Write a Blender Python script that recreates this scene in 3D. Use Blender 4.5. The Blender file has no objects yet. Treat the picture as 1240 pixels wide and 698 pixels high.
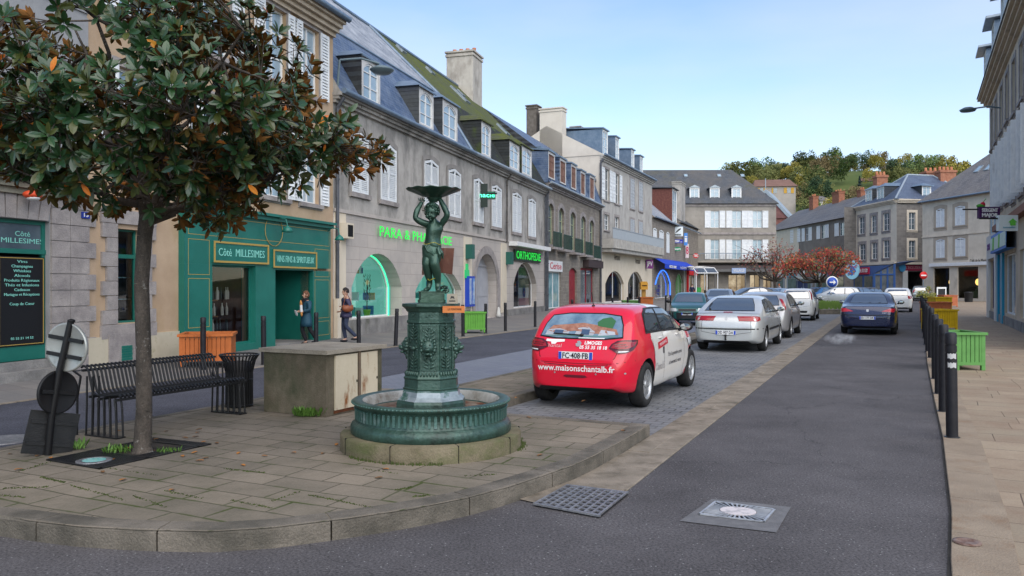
import bpy,bmesh,math,random
from mathutils import Vector,Matrix,Quaternion
from mathutils.geometry import tessellate_polygon
from mathutils.bvhtree import BVHTree
R=math.radians
scene=bpy.context.scene
COL=scene.collection
random.seed(7)

# ------------------------------------------------------------------ camera
F,CX,HY,CZ=964.0,620.0,345.0,1.72
cam_d=bpy.data.cameras.new('camera');cam=bpy.data.objects.new('camera',cam_d);COL.objects.link(cam)
cam.location=(0,0,CZ);cam.rotation_euler=(R(90),0,0)
cam_d.sensor_width=36;cam_d.lens=36 * F / 1240;cam_d.shift_y=-4 / 1240
cam_d.clip_end=5000;cam_d.clip_start=.1
scene.camera=cam
# ------------------------------------------------------------------ sky and sun
SUN_EL,SUN_AZ=R(46),R(162)         # veiled sun over the right-hand terrace (azimuth measured from +Y towards +X)
world=bpy.data.worlds.new('World');scene.world=world;world.use_nodes=True
nt=world.node_tree;nt.nodes.clear()
out=nt.nodes.new('ShaderNodeOutputWorld');bg=nt.nodes.new('ShaderNodeBackground')
sky=nt.nodes.new('ShaderNodeTexSky');sky.sky_type='NISHITA';sky.sun_disc=False
sky.sun_elevation=SUN_EL;sky.sun_rotation=SUN_AZ
sky.air_density=1.0;sky.dust_density=0.35;sky.ozone_density=2.2;sky.altitude=300
tc=nt.nodes.new('ShaderNodeTexCoord');mp=nt.nodes.new('ShaderNodeMapping');mp.inputs['Scale'].default_value=(1,1,3.5)
nz=nt.nodes.new('ShaderNodeTexNoise');nz.inputs['Scale'].default_value=1.6;nz.inputs['Detail'].default_value=5
cr=nt.nodes.new('ShaderNodeValToRGB');cr.color_ramp.elements[0].position=.47;cr.color_ramp.elements[1].position=.80
cr.color_ramp.elements[0].color=(.10,.10,.10,1);cr.color_ramp.elements[1].color=(.55,.55,.55,1)
mx=nt.nodes.new('ShaderNodeMixRGB');mx.inputs['Color2'].default_value=(3.7,3.75,3.8,1)
nt.links.new(tc.outputs['Generated'],mp.inputs[0]);nt.links.new(mp.outputs[0],nz.inputs['Vector'])
nt.links.new(nz.outputs['Fac'],cr.inputs[0]);nt.links.new(cr.outputs[0],mx.inputs['Fac'])
hs=nt.nodes.new('ShaderNodeHueSaturation');hs.inputs['Saturation'].default_value=1.06;hs.inputs['Value'].default_value=1.0;hs.inputs['Hue'].default_value=.503;nt.links.new(sky.outputs[0],hs.inputs['Color']);nt.links.new(hs.outputs[0],mx.inputs['Color1']);nt.links.new(mx.outputs[0],bg.inputs[0]);nt.links.new(bg.outputs[0],out.inputs[0])
bg.inputs[1].default_value=0.098
sun_d=bpy.data.lights.new('sun','SUN');sun=bpy.data.objects.new('sun',sun_d);COL.objects.link(sun)
sun_d.energy=1.7;sun_d.angle=R(85);sun_d.color=(1,.91,.78)
sd=Vector((math.sin(SUN_AZ) * math.cos(SUN_EL),math.cos(SUN_AZ) * math.cos(SUN_EL),math.sin(SUN_EL)))
sun.rotation_euler=sd.to_track_quat('Z','Y').to_euler()
scene.view_settings.view_transform='Standard';scene.view_settings.look='None'
scene.view_settings.gamma=1;scene.view_settings.exposure=1.38
scene.render.engine='CYCLES'

# ------------------------------------------------------------------ helpers
def at(u,v,z=0.0):
    """ground point under a sight line"""
    Y=F * (CZ - z) / (v - HY)
    return Vector(((u - CX) / F * Y,Y,z))
def atY(u,v,Y):
    return Vector(((u - CX) / F * Y,Y,CZ + (HY - v) / F * Y))
def tag(o,label=None,cat=None,group=None,kind=None):
    if label:o['label']=label
    if cat:o['category']=cat
    if group:o['group']=group
    if kind:o['kind']=kind
    return o
def empty(name,loc=(0,0,0),rz=0,label=None,cat=None,group=None,kind=None):
    o=bpy.data.objects.new(name,None);COL.objects.link(o)
    o.location=loc;o.rotation_euler=(0,0,rz);o.empty_display_size=.2
    return tag(o,label,cat,group,kind)
def children_of(o):return [c for c in bpy.data.objects if c.parent == o]
def copy_tree(o,parent=None,_kids=None):
    if _kids is None:
        _kids={}
        for c in bpy.data.objects:
            if c.parent:_kids.setdefault(c.parent.name,[]).append(c)
    c=o.copy();COL.objects.link(c);c.parent=parent
    for ch in _kids.get(o.name,[]):copy_tree(ch,c,_kids)
    return c
class MB:
    def __init__(s):s.v=[];s.f=[];s.m=[];s.sm=[]
    def add(s,vs,fs,m=0,smooth=False,T=None):
        b=len(s.v)
        s.v += [tuple(T @ Vector(p)) if T is not None else tuple(p) for p in vs]
        s.f += [tuple(i + b for i in f) for f in fs];s.m += [m] * len(fs);s.sm += [smooth] * len(fs)
        return s
    def quad(s,a,b,c,d,m=0):return s.add([a,b,c,d],[(0,1,2,3)],m)
    def box(s,c,d,m=0,rz=0,T=None,taper=0):
        x,y,z=d[0] / 2,d[1] / 2,d[2] / 2;t=1 - taper
        vs=[(-x,-y,-z),(x,-y,-z),(x,y,-z),(-x,y,-z),(-x*t,-y*t,z),(x*t,-y*t,z),(x*t,y*t,z),(-x*t,y*t,z)]
        M=Matrix.Translation(c) @ Matrix.Rotation(rz,4,'Z')
        if T is not None:M=T @ M
        return s.add(vs,[(0,3,2,1),(4,5,6,7),(0,1,5,4),(1,2,6,5),(2,3,7,6),(3,0,4,7)],m,T=M)
    def bb(s,x0,x1,y0,y1,z0,z1,m=0,T=None):
        return s.box(((x0+x1)/2,(y0+y1)/2,(z0+z1)/2),(abs(x1-x0),abs(y1-y0),abs(z1-z0)),m,T=T)
    def tube(s,p0,p1,r0,r1=None,n=8,m=0,caps=True,smooth=True):
        if r1 is None:r1=r0
        p0=Vector(p0);p1=Vector(p1);d=p1 - p0
        if d.length < 1e-6:return s
        q=d.to_track_quat('Z','Y');vs=[]
        for p,r in ((p0,r0),(p1,r1)):
            for i in range(n):
                a=2 * math.pi * i / n;vs.append(p + q @ Vector((r*math.cos(a),r*math.sin(a),0)))
        fs=[(i,(i+1) % n,n+(i+1) % n,n+i) for i in range(n)]
        s.add(vs,fs,m,smooth)
        if caps:s.add(vs,[tuple(range(n-1,-1,-1)),tuple(range(n,2*n))],m)
        return s
    def path(s,pts,r,n=6,m=0):
        for i in range(len(pts)-1):
            ra=r[i] if isinstance(r,(list,tuple)) else r;rb=r[i+1] if isinstance(r,(list,tuple)) else r
            s.tube(pts[i],pts[i+1],ra,rb,n,m)
        return s
    def lathe(s,prof,n=24,m=0,smooth=True,c=(0,0,0),a0=0,T=None,close=False):
        vs=[];k=len(prof)
        for r,z in prof:
            for i in range(n):
                a=a0 + 2*math.pi*i/n;vs.append((c[0]+r*math.cos(a),c[1]+r*math.sin(a),c[2]+z))
        fs=[(j*n+i,j*n+(i+1) % n,(j+1)*n+(i+1) % n,(j+1)*n+i) for j in range(k-1) for i in range(n)]
        s.add(vs,fs,m,smooth,T)
        if prof[0][0] > 1e-4 and not close:s.add(vs[:n],[tuple(range(n-1,-1,-1))],m,False,T)
        if prof[-1][0] > 1e-4 and not close:s.add(vs[-n:],[tuple(range(n))],m,False,T)
        return s
    def ell(s,c,r,m=0,nu=12,nv=8,T=None):
        prof=[(math.sin(math.pi*i/nv),-math.cos(math.pi*i/nv)) for i in range(nv+1)]
        M=Matrix.Translation(c) @ Matrix.Diagonal((r[0],r[1],r[2],1))
        if T is not None:M=T @ M
        return s.lathe(prof,nu,m,True,T=M)
    def prism(s,poly,z0,z1,m=0,T=None,mtop=None):
        n=len(poly)
        A=sum(poly[i][0]*poly[(i+1) % n][1] - poly[(i+1) % n][0]*poly[i][1] for i in range(n))
        if A < 0:poly=poly[::-1]
        vs=[(p[0],p[1],z0) for p in poly] + [(p[0],p[1],z1) for p in poly]
        s.add(vs,[(i,(i+1) % n,n+(i+1) % n,n+i) for i in range(n)],m,T=T)
        tris=tessellate_polygon([[Vector((p[0],p[1],0)) for p in poly]])
        top=[];bot=[]
        for t in tris:
            a,b,c=[Vector((poly[i][0],poly[i][1])) for i in t]
            cr_=(b-a).cross(c-a)
            if cr_ < 0:t=t[::-1]
            top.append(tuple(i+n for i in t));bot.append(tuple(reversed(t)))
        s.add(vs,top,m if mtop is None else mtop,T=T);s.add(vs,bot,m,T=T)
        return s
    def slab(s,poly,y0,y1,m=0):
        """polygon given in (x,z), thick along y"""
        T=Matrix(((1,0,0,0),(0,0,-1,0),(0,1,0,0),(0,0,0,1)))
        return s.prism(poly,-y1,-y0,m,T=T)
    def build(s,name,mats,parent=None,loc=(0,0,0),rz=0,**tags):
        me=bpy.data.meshes.new(name);me.from_pydata([tuple(p) for p in s.v],[],s.f)
        if not isinstance(mats,(list,tuple)):mats=[mats]
        for m_ in mats:me.materials.append(m_)
        me.polygons.foreach_set('material_index',s.m);me.polygons.foreach_set('use_smooth',s.sm)
        me.update()
        o=bpy.data.objects.new(name,me);COL.objects.link(o)
        o.parent=parent;o.location=loc;o.rotation_euler=(0,0,rz)
        if tags:tag(o,**tags)
        return o
def eval_mesh(o,name=None):
    dg=bpy.context.evaluated_depsgraph_get();dg.update()
    me=bpy.data.meshes.new_from_object(o.evaluated_get(dg));return me
def text_mb(txt,size,ext=.004,w=None,bold=0,align='CENTER',T=None,squash=None):
    cu=bpy.data.curves.new('lettering','FONT');cu.body=txt;cu.size=size;cu.extrude=ext
    cu.align_x=align;cu.align_y='CENTER';cu.offset=bold;cu.resolution_u=2
    o=bpy.data.objects.new('lettering',cu);COL.objects.link(o)
    me=eval_mesh(o)
    xs=[v.co.x for v in me.vertices] or [0,1]
    sx=1
    if w:sx=w / max(1e-6,max(xs) - min(xs))
    xc=(max(xs)+min(xs))/2 if align == 'CENTER' else 0
    vs=[((v.co.x-xc)*sx,v.co.y,v.co.z) for v in me.vertices];fs=[tuple(p.vertices) for p in me.polygons]
    bpy.data.objects.remove(o);bpy.data.meshes.remove(me);bpy.data.curves.remove(cu)
    mb=MB();mb.add(vs,fs,T=T);return mb
def face_T(x,y,z): # text standing on a facade (local x right, z up, facing -y)
    return Matrix.Translation((x,y,z)) @ Matrix.Rotation(R(90),4,'X')

# ------------------------------------------------------------------ materials
MATS={}
def nodes(name):
    m=bpy.data.materials.new(name);m.use_nodes=True;t=m.node_tree
    return m,t,t.nodes['Principled BSDF']
def pmat(name,c1,c2=None,scale=3,rough=.7,metal=0,bump=0,bscale=30,spec=.28,coat=0,stretch=(1,1,1),contrast=(.35,.65),
         stain=None,emit=0,detail=6,fine=0,alpha=1):
    if name in MATS:return MATS[name]
    m,t,b=nodes(name);N=t.nodes;L=t.links
    b.inputs['Roughness'].default_value=rough;b.inputs['Metallic'].default_value=metal
    b.inputs['Specular IOR Level'].default_value=spec;b.inputs['Coat Weight'].default_value=coat
    b.inputs['Coat Roughness'].default_value=.04
    b.inputs['Base Color'].default_value=(*c1,1)
    tc=N.new('ShaderNodeTexCoord');mp=N.new('ShaderNodeMapping');mp.inputs['Scale'].default_value=stretch
    L.new(tc.outputs['Object'],mp.inputs[0])
    last=None
    if c2 is not None:
        nz=N.new('ShaderNodeTexNoise');nz.inputs['Scale'].default_value=scale;nz.inputs['Detail'].default_value=detail
        nz.inputs['Roughness'].default_value=.62
        L.new(mp.outputs[0],nz.inputs['Vector'])
        r=N.new('ShaderNodeValToRGB');r.color_ramp.elements[0].position=contrast[0];r.color_ramp.elements[1].position=contrast[1]
        r.color_ramp.elements[0].color=(*c1,1);r.color_ramp.elements[1].color=(*c2,1)
        L.new(nz.outputs['Fac'],r.inputs[0]);last=r.outputs[0]
    if stain:
        sc,col,lo,hi,st=stain
        mp2=N.new('ShaderNodeMapping');mp2.inputs['Scale'].default_value=st;L.new(tc.outputs['Object'],mp2.inputs[0])
        n2=N.new('ShaderNodeTexNoise');n2.inputs['Scale'].default_value=sc;n2.inputs['Detail'].default_value=8;n2.inputs['Roughness'].default_value=.7
        L.new(mp2.outputs[0],n2.inputs['Vector'])
        r2=N.new('ShaderNodeValToRGB');r2.color_ramp.elements[0].position=lo;r2.color_ramp.elements[1].position=hi
        L.new(n2.outputs['Fac'],r2.inputs[0])
        mx=N.new('ShaderNodeMixRGB');mx.inputs['Color2'].default_value=(*col,1)
        if last:L.new(last,mx.inputs['Color1'])
        else:mx.inputs['Color1'].default_value=(*c1,1)
        L.new(r2.outputs[0],mx.inputs['Fac']);last=mx.outputs[0]
    if fine:
        n3=N.new('ShaderNodeTexNoise');n3.inputs['Scale'].default_value=bscale*2;n3.inputs['Detail'].default_value=2
        L.new(tc.outputs['Object'],n3.inputs['Vector'])
        hs=N.new('ShaderNodeMath');hs.operation='MULTIPLY_ADD';hs.inputs[1].default_value=fine*2;hs.inputs[2].default_value=1-fine
        L.new(n3.outputs['Fac'],hs.inputs[0])
        mm=N.new('ShaderNodeMixRGB');mm.blend_type='MULTIPLY';mm.inputs['Fac'].default_value=1
        if last:L.new(last,mm.inputs['Color1'])
        else:mm.inputs['Color1'].default_value=(*c1,1)
        L.new(hs.outputs[0],mm.inputs['Color2']);last=mm.outputs[0]
    if last:L.new(last,b.inputs['Base Color'])
    if bump:
        nb=N.new('ShaderNodeTexNoise');nb.inputs['Scale'].default_value=bscale;nb.inputs['Detail'].default_value=5
        L.new(tc.outputs['Object'],nb.inputs['Vector'])
        bp=N.new('ShaderNodeBump');bp.inputs['Strength'].default_value=bump;bp.inputs['Distance'].default_value=.02
        L.new(nb.outputs['Fac'],bp.inputs['Height']);L.new(bp.outputs[0],b.inputs['Normal'])
    if emit:
        b.inputs['Emission Strength'].default_value=emit
        if last:L.new(last,b.inputs['Emission Color'])
        else:b.inputs['Emission Color'].default_value=(*c1,1)
    MATS[name]=m;return m
def brickmat(name,c1,c2,mortar,bw,rh,ms=.01,axes='xz',rot=0,rough=.8,bump=.4,vary=None,vscale=1.5,moss=None,offset=.5,spec=.15,squash=1.0,fine=.25,bfine=60,warp=0,metal=0):
    """masonry, slates, slabs: cells in metres"""
    if name in MATS:return MATS[name]
    m,t,b=nodes(name);N=t.nodes;L=t.links
    b.inputs['Roughness'].default_value=rough;b.inputs['Specular IOR Level'].default_value=spec
    tc=N.new('ShaderNodeTexCoord');sp=N.new('ShaderNodeSeparateXYZ');cb=N.new('ShaderNodeCombineXYZ')
    src=tc.outputs['Object']
    if warp:
        nw=N.new('ShaderNodeTexNoise');nw.inputs['Scale'].default_value=.8;nw.inputs['Detail'].default_value=1
        L.new(src,nw.inputs['Vector'])
        vm=N.new('ShaderNodeVectorMath');vm.operation='MULTIPLY_ADD';vm.inputs[1].default_value=(warp,warp,warp)
        L.new(nw.outputs['Color'],vm.inputs[0]);L.new(src,vm.inputs[2]);src=vm.outputs[0]
    L.new(src,sp.inputs[0])
    if axes == 'xz':L.new(sp.outputs['X'],cb.inputs['X']);L.new(sp.outputs['Z'],cb.inputs['Y'])
    elif axes == 'yz':L.new(sp.outputs['Y'],cb.inputs['X']);L.new(sp.outputs['Z'],cb.inputs['Y'])
    elif axes == 'sz':
        ad=N.new('ShaderNodeMath');ad.operation='ADD';L.new(sp.outputs['X'],ad.inputs[0]);L.new(sp.outputs['Y'],ad.inputs[1])
        L.new(ad.outputs[0],cb.inputs['X']);L.new(sp.outputs['Z'],cb.inputs['Y'])
    else:L.new(sp.outputs['X'],cb.inputs['X']);L.new(sp.outputs['Y'],cb.inputs['Y'])
    mp=N.new('ShaderNodeMapping');mp.inputs['Rotation'].default_value=(0,0,rot);L.new(cb.outputs[0],mp.inputs[0])
    br=N.new('ShaderNodeTexBrick');br.inputs['Scale'].default_value=1;br.inputs['Brick Width'].default_value=bw
    br.inputs['Row Height'].default_value=rh;br.inputs['Mortar Size'].default_value=ms;br.inputs['Mortar Smooth'].default_value=.3
    br.inputs['Color1'].default_value=(*c1,1);br.inputs['Color2'].default_value=(*c2,1);br.inputs['Mortar'].default_value=(*mortar,1)
    br.offset=offset;br.squash=squash;br.squash_frequency=3
    L.new(mp.outputs[0],br.inputs['Vector']);last=br.outputs['Color']
    if vary:
        nz=N.new('ShaderNodeTexNoise');nz.inputs['Scale'].default_value=vscale;nz.inputs['Detail'].default_value=7;nz.inputs['Roughness'].default_value=.65
        L.new(tc.outputs['Object'],nz.inputs['Vector'])
        r=N.new('ShaderNodeValToRGB');r.color_ramp.elements[0].position=.4;r.color_ramp.elements[1].position=.68
        L.new(nz.outputs['Fac'],r.inputs[0])
        mx=N.new('ShaderNodeMixRGB');mx.inputs['Color2'].default_value=(*vary,1)
        ml=N.new('ShaderNodeMath');ml.operation='MULTIPLY';ml.inputs[1].default_value=.75
        L.new(r.outputs[0],ml.inputs[0]);L.new(ml.outputs[0],mx.inputs['Fac']);L.new(last,mx.inputs['Color1']);last=mx.outputs[0]
    if moss:
        col,sc,lo,hi,injoint=moss
        nz=N.new('ShaderNodeTexNoise');nz.inputs['Scale'].default_value=sc;nz.inputs['Detail'].default_value=8;nz.inputs['Roughness'].default_value=.7
        L.new(tc.outputs['Object'],nz.inputs['Vector'])
        r=N.new('ShaderNodeValToRGB');r.color_ramp.elements[0].position=lo;r.color_ramp.elements[1].position=hi
        L.new(nz.outputs['Fac'],r.inputs[0]);fac=r.outputs[0]
        if injoint:
            br2=N.new('ShaderNodeTexBrick');br2.inputs['Scale'].default_value=1
            for k,vv in (('Brick Width',bw),('Row Height',rh),('Mortar Size',ms*injoint),('Mortar Smooth',.6)):br2.inputs[k].default_value=vv
            br2.offset=offset;br2.squash=squash;br2.squash_frequency=3
            L.new(mp.outputs[0],br2.inputs['Vector'])
            mu=N.new('ShaderNodeMath');mu.operation='MULTIPLY';L.new(fac,mu.inputs[0]);L.new(br2.outputs['Fac'],mu.inputs[1]);fac=mu.outputs[0]
        mx=N.new('ShaderNodeMixRGB');mx.inputs['Color2'].default_value=(*col,1)
        L.new(fac,mx.inputs['Fac']);L.new(last,mx.inputs['Color1']);last=mx.outputs[0]
    n3=N.new('ShaderNodeTexNoise');n3.inputs['Scale'].default_value=bfine;n3.inputs['Detail'].default_value=4;n3.inputs['Roughness'].default_value=.7
    L.new(tc.outputs['Object'],n3.inputs['Vector'])
    hs=N.new('ShaderNodeMath');hs.operation='MULTIPLY_ADD';hs.inputs[1].default_value=fine*2;hs.inputs[2].default_value=1-fine
    L.new(n3.outputs['Fac'],hs.inputs[0])
    mm=N.new('ShaderNodeMixRGB');mm.blend_type='MULTIPLY';mm.inputs['Fac'].default_value=1
    L.new(last,mm.inputs['Color1']);L.new(hs.outputs[0],mm.inputs['Color2']);L.new(mm.outputs[0],b.inputs['Base Color'])
    if bump:
        iv=N.new('ShaderNodeMath');iv.operation='MULTIPLY_ADD';iv.inputs[1].default_value=-1;iv.inputs[2].default_value=1
        L.new(br.outputs['Fac'],iv.inputs[0])
        ad=N.new('ShaderNodeMath');ad.operation='MULTIPLY_ADD';ad.inputs[1].default_value=.35
        L.new(n3.outputs['Fac'],ad.inputs[0]);L.new(iv.outputs[0],ad.inputs[2])
        bp=N.new('ShaderNodeBump');bp.inputs['Strength'].default_value=bump;bp.inputs['Distance'].default_value=.012
        L.new(ad.outputs[0],bp.inputs['Height']);L.new(bp.outputs[0],b.inputs['Normal'])
    MATS[name]=m;return m
def asphalt(name,base,speck=.30,big=1.0):
    m,t,b=nodes(name);N=t.nodes;L=t.links
    b.inputs['Roughness'].default_value=.82;b.inputs['Specular IOR Level'].default_value=.12
    tc=N.new('ShaderNodeTexCoord')
    def nz(sc,det=3,ro=.6):
        n=N.new('ShaderNodeTexNoise');n.inputs['Scale'].default_value=sc;n.inputs['Detail'].default_value=det;n.inputs['Roughness'].default_value=ro
        L.new(tc.outputs['Object'],n.inputs['Vector']);return n
    a=nz(.5,8,.72);r=N.new('ShaderNodeValToRGB');r.color_ramp.elements[0].position=.35;r.color_ramp.elements[1].position=.7
    r.color_ramp.elements[0].color=(*[c*.72 for c in base],1);r.color_ramp.elements[1].color=(*[c*1.32 for c in base],1);L.new(a.outputs['Fac'],r.inputs[0])
    g=nz(55,4,.8);r2=N.new('ShaderNodeValToRGB');r2.color_ramp.elements[0].position=.3;r2.color_ramp.elements[1].position=.72
    r2.color_ramp.elements[0].color=(.25,.25,.26,1);r2.color_ramp.elements[1].color=(2.3,2.25,2.25,1);L.new(g.outputs['Fac'],r2.inputs[0])
    mm=N.new('ShaderNodeMixRGB');mm.blend_type='MULTIPLY';mm.inputs['Fac'].default_value=1;L.new(r.outputs[0],mm.inputs['Color1']);L.new(r2.outputs[0],mm.inputs['Color2'])
    vo=N.new('ShaderNodeTexVoronoi');vo.inputs['Scale'].default_value=34;L.new(tc.outputs['Object'],vo.inputs['Vector'])
    r3=N.new('ShaderNodeValToRGB');r3.color_ramp.elements[0].position=.10;r3.color_ramp.elements[0].color=(1,1,1,1)
    r3.color_ramp.elements[1].position=.22;r3.color_ramp.elements[1].color=(0,0,0,1);L.new(vo.outputs['Distance'],r3.inputs[0])
    vs_=N.new('ShaderNodeSeparateXYZ');L.new(vo.outputs['Color'],vs_.inputs[0])
    gt=N.new('ShaderNodeMath');gt.operation='GREATER_THAN';gt.inputs[1].default_value=.80;L.new(vs_.outputs['X'],gt.inputs[0])
    mu=N.new('ShaderNodeMath');mu.operation='MULTIPLY';L.new(r3.outputs[0],mu.inputs[0]);L.new(gt.outputs[0],mu.inputs[1])
    mu2=N.new('ShaderNodeMath');mu2.operation='MULTIPLY';mu2.inputs[1].default_value=speck*2;L.new(mu.outputs[0],mu2.inputs[0])
    mx=N.new('ShaderNodeMixRGB');mx.inputs['Color2'].default_value=(.27,.27,.27,1);L.new(mu2.outputs[0],mx.inputs['Fac']);L.new(mm.outputs[0],mx.inputs['Color1'])
    # thin hairline cracks
    wv=N.new('ShaderNodeTexVoronoi');wv.feature='DISTANCE_TO_EDGE';wv.inputs['Scale'].default_value=.22
    nn=nz(2.2,4);va=N.new('ShaderNodeVectorMath');va.operation='MULTIPLY_ADD';va.inputs[1].default_value=(.5,.5,.5)
    L.new(nn.outputs['Color'],va.inputs[0]);L.new(tc.outputs['Object'],va.inputs[2]);L.new(va.outputs[0],wv.inputs['Vector'])
    lt=N.new('ShaderNodeMath');lt.operation='LESS_THAN';lt.inputs[1].default_value=.0015;L.new(wv.outputs['Distance'],lt.inputs[0])
    lt2=N.new('ShaderNodeMath');lt2.operation='MULTIPLY';lt2.inputs[1].default_value=.4;L.new(lt.outputs[0],lt2.inputs[0])
    mk=N.new('ShaderNodeMixRGB');mk.inputs['Color2'].default_value=(.014,.014,.015,1);L.new(lt2.outputs[0],mk.inputs['Fac']);L.new(mx.outputs[0],mk.inputs['Color1'])
    L.new(mk.outputs[0],b.inputs['Base Color'])
    bp=N.new('ShaderNodeBump');bp.inputs['Strength'].default_value=.55;bp.inputs['Distance'].default_value=.01
    L.new(g.outputs['Fac'],bp.inputs['Height']);L.new(bp.outputs[0],b.inputs['Normal'])
    MATS[name]=m;return m
def glassmat(name,tint=(.85,.9,.9),refl=1.0,rough=.02):
    """shop glass: clear with a fresnel reflection"""
    if name in MATS:return MATS[name]
    m,t,b=nodes(name);N=t.nodes;L=t.links;N.remove(b)
    o=N['Material Output'];tr=N.new('ShaderNodeBsdfTransparent');tr.inputs[0].default_value=(*tint,1)
    gl=N.new('ShaderNodeBsdfGlossy');gl.inputs['Roughness'].default_value=rough
    fr=N.new('ShaderNodeFresnel');fr.inputs['IOR'].default_value=1.5
    mu=N.new('ShaderNodeMath');mu.operation='MULTIPLY';mu.inputs[1].default_value=refl;mu.use_clamp=True
    mx=N.new('ShaderNodeMixShader');L.new(fr.outputs[0],mu.inputs[0]);L.new(mu.outputs[0],mx.inputs[0])
    L.new(tr.outputs[0],mx.inputs[1]);L.new(gl.outputs[0],mx.inputs[2]);L.new(mx.outputs[0],o.inputs[0])
    MATS[name]=m;return m
def flat(name,c,rough=.6,**k):return pmat(name,c,rough=rough,**k)

ST_ROT=math.atan2(.904,.4275)   # direction the street runs in
M_asphalt=asphalt('asphalt',(.064,.062,.064),speck=.5)
M_asph_l=asphalt('asphalt_side',(.050,.053,.066),speck=.15)
M_patch=pmat('asphalt_patch',(.10,.10,.105),(.14,.14,.145),scale=8,rough=.85,bump=.3,bscale=120,fine=.3)
M_pave=brickmat('paving',(.215,.182,.142),(.165,.142,.112),(.07,.062,.045),.56,.29,.008,'xy',-ST_ROT+R(90),.85,.5,vary=(.085,.078,.058),vscale=1.1,moss=((.05,.065,.018),1.1,.50,.62,2.4),squash=.7,fine=.38,bfine=70,warp=.10)
M_pave_r=brickmat('paving_right',(.29,.235,.17),(.225,.185,.135),(.07,.055,.045),.95,.48,.006,'xy',-ST_ROT+R(92),.8,.4,vary=(.20,.14,.10),vscale=1.3,squash=.75,fine=.3,bfine=60,warp=.08)
M_pave_l=brickmat('paving_left',(.19,.175,.16),(.15,.14,.135),(.07,.065,.06),.7,.4,.006,'xy',-ST_ROT+R(93),.8,.3,vary=(.13,.13,.13),vscale=.8,fine=.25)
M_cobble=brickmat('cobbles',(.150,.155,.165),(.105,.11,.12),(.055,.055,.055),.24,.16,.012,'xy',-ST_ROT+R(90),.75,.8,vary=(.19,.19,.19),vscale=1.2,fine=.3,bfine=40)
M_bay=brickmat('bay_setts',(.165,.18,.215),(.13,.145,.18),(.09,.095,.10),.2,.1,.006,'xy',-ST_ROT+R(90),.75,.4,vary=(.12,.13,.17),vscale=1.0,fine=.2)
M_kerb=pmat('kerb_granite',(.075,.068,.055),(.155,.135,.11),scale=2.5,rough=.85,bump=.5,bscale=60,fine=.45,stain=(1.5,(.055,.05,.04),.5,.7,(1,1,2)))
M_gutter=pmat('gutter_stone',(.15,.128,.10),(.235,.20,.16),scale=3,rough=.85,bump=.4,bscale=70,fine=.35,stain=(2.4,(.07,.06,.045),.5,.72,(1,1,1)),spec=.2)
M_black=pmat('black_iron',(.007,.0075,.009),(.014,.014,.015),scale=9,rough=.42,spec=.35,bump=.1,bscale=60)
M_iron=pmat('cast_iron',(.16,.16,.17),(.28,.28,.29),scale=14,rough=.5,metal=.6,bump=.3,bscale=90)
M_dark=flat('dark_void',(.006,.006,.007),.9)
# ================================================================== GROUND
def pl(*pts,z=0.0):return [at(u,v,z) for u,v in pts]
def xy(ps):return [(p[0],p[1]) for p in ps]
g=MB();g.quad((-2500,-600,-.03),(2500,-600,-.03),(2500,4000,-.03),(-2500,4000,-.03))
g.build('ground',pmat('ground_earth',(.06,.07,.04),(.09,.09,.06),scale=.02,rough=1),kind='structure')
def sheet(name,poly,z,m,sub=0):
    mb=MB();n=len(poly)
    tris=tessellate_polygon([[Vector((p[0],p[1],0)) for p in poly]])
    fs=[]
    for t in tris:
        a,b,c=[Vector(poly[i][:2]) for i in t]
        fs.append(t if (b-a).cross(c-a) > 0 else t[::-1])
    mb.add([(p[0],p[1],z) for p in poly],fs);return mb.build(name,m,kind='structure')
sheet('road',[(-25,-8),(30,-8),(60,45),(75,135),(15,135),(-14,30),(-25,10)],0,M_asphalt)
# road running along the left-hand terrace (a separate, bluer asphalt)
LK=[(-14.5,-6)] + [(-10.2,4.4)] + xy(pl((0,491),(300,448),(456.8,423.6),(660,397.4))) + [(13.6,60),(22,80),(34,106)]
LI=[(-10,-6),(-6.6,4.6)] + xy(pl((0,543.4),(99.5,519.5),(300,483.7),z=.14)) + [(-2.95,12.5)] + xy(pl((459,458.4),(654,421.5))) + [(8.8,38),(19.2,60)]
sheet('side_road',LK[:-1] + LI[::-1],.004,M_asph_l)
# paved kerbside bay between side road and the strip
bayL=xy(pl((459,458.4),(654,421.5))) + [(8.8,38)]
stripL=[(-1.2,11.9)] + xy(pl((557,464.8),(650,443.9),z=.14)) + [(6.6,27.7),(11.0,37.2)]
sheet('parking_bay',[(-2.95,12.5)] + bayL + stripL[::-1],.009,M_bay)
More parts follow.
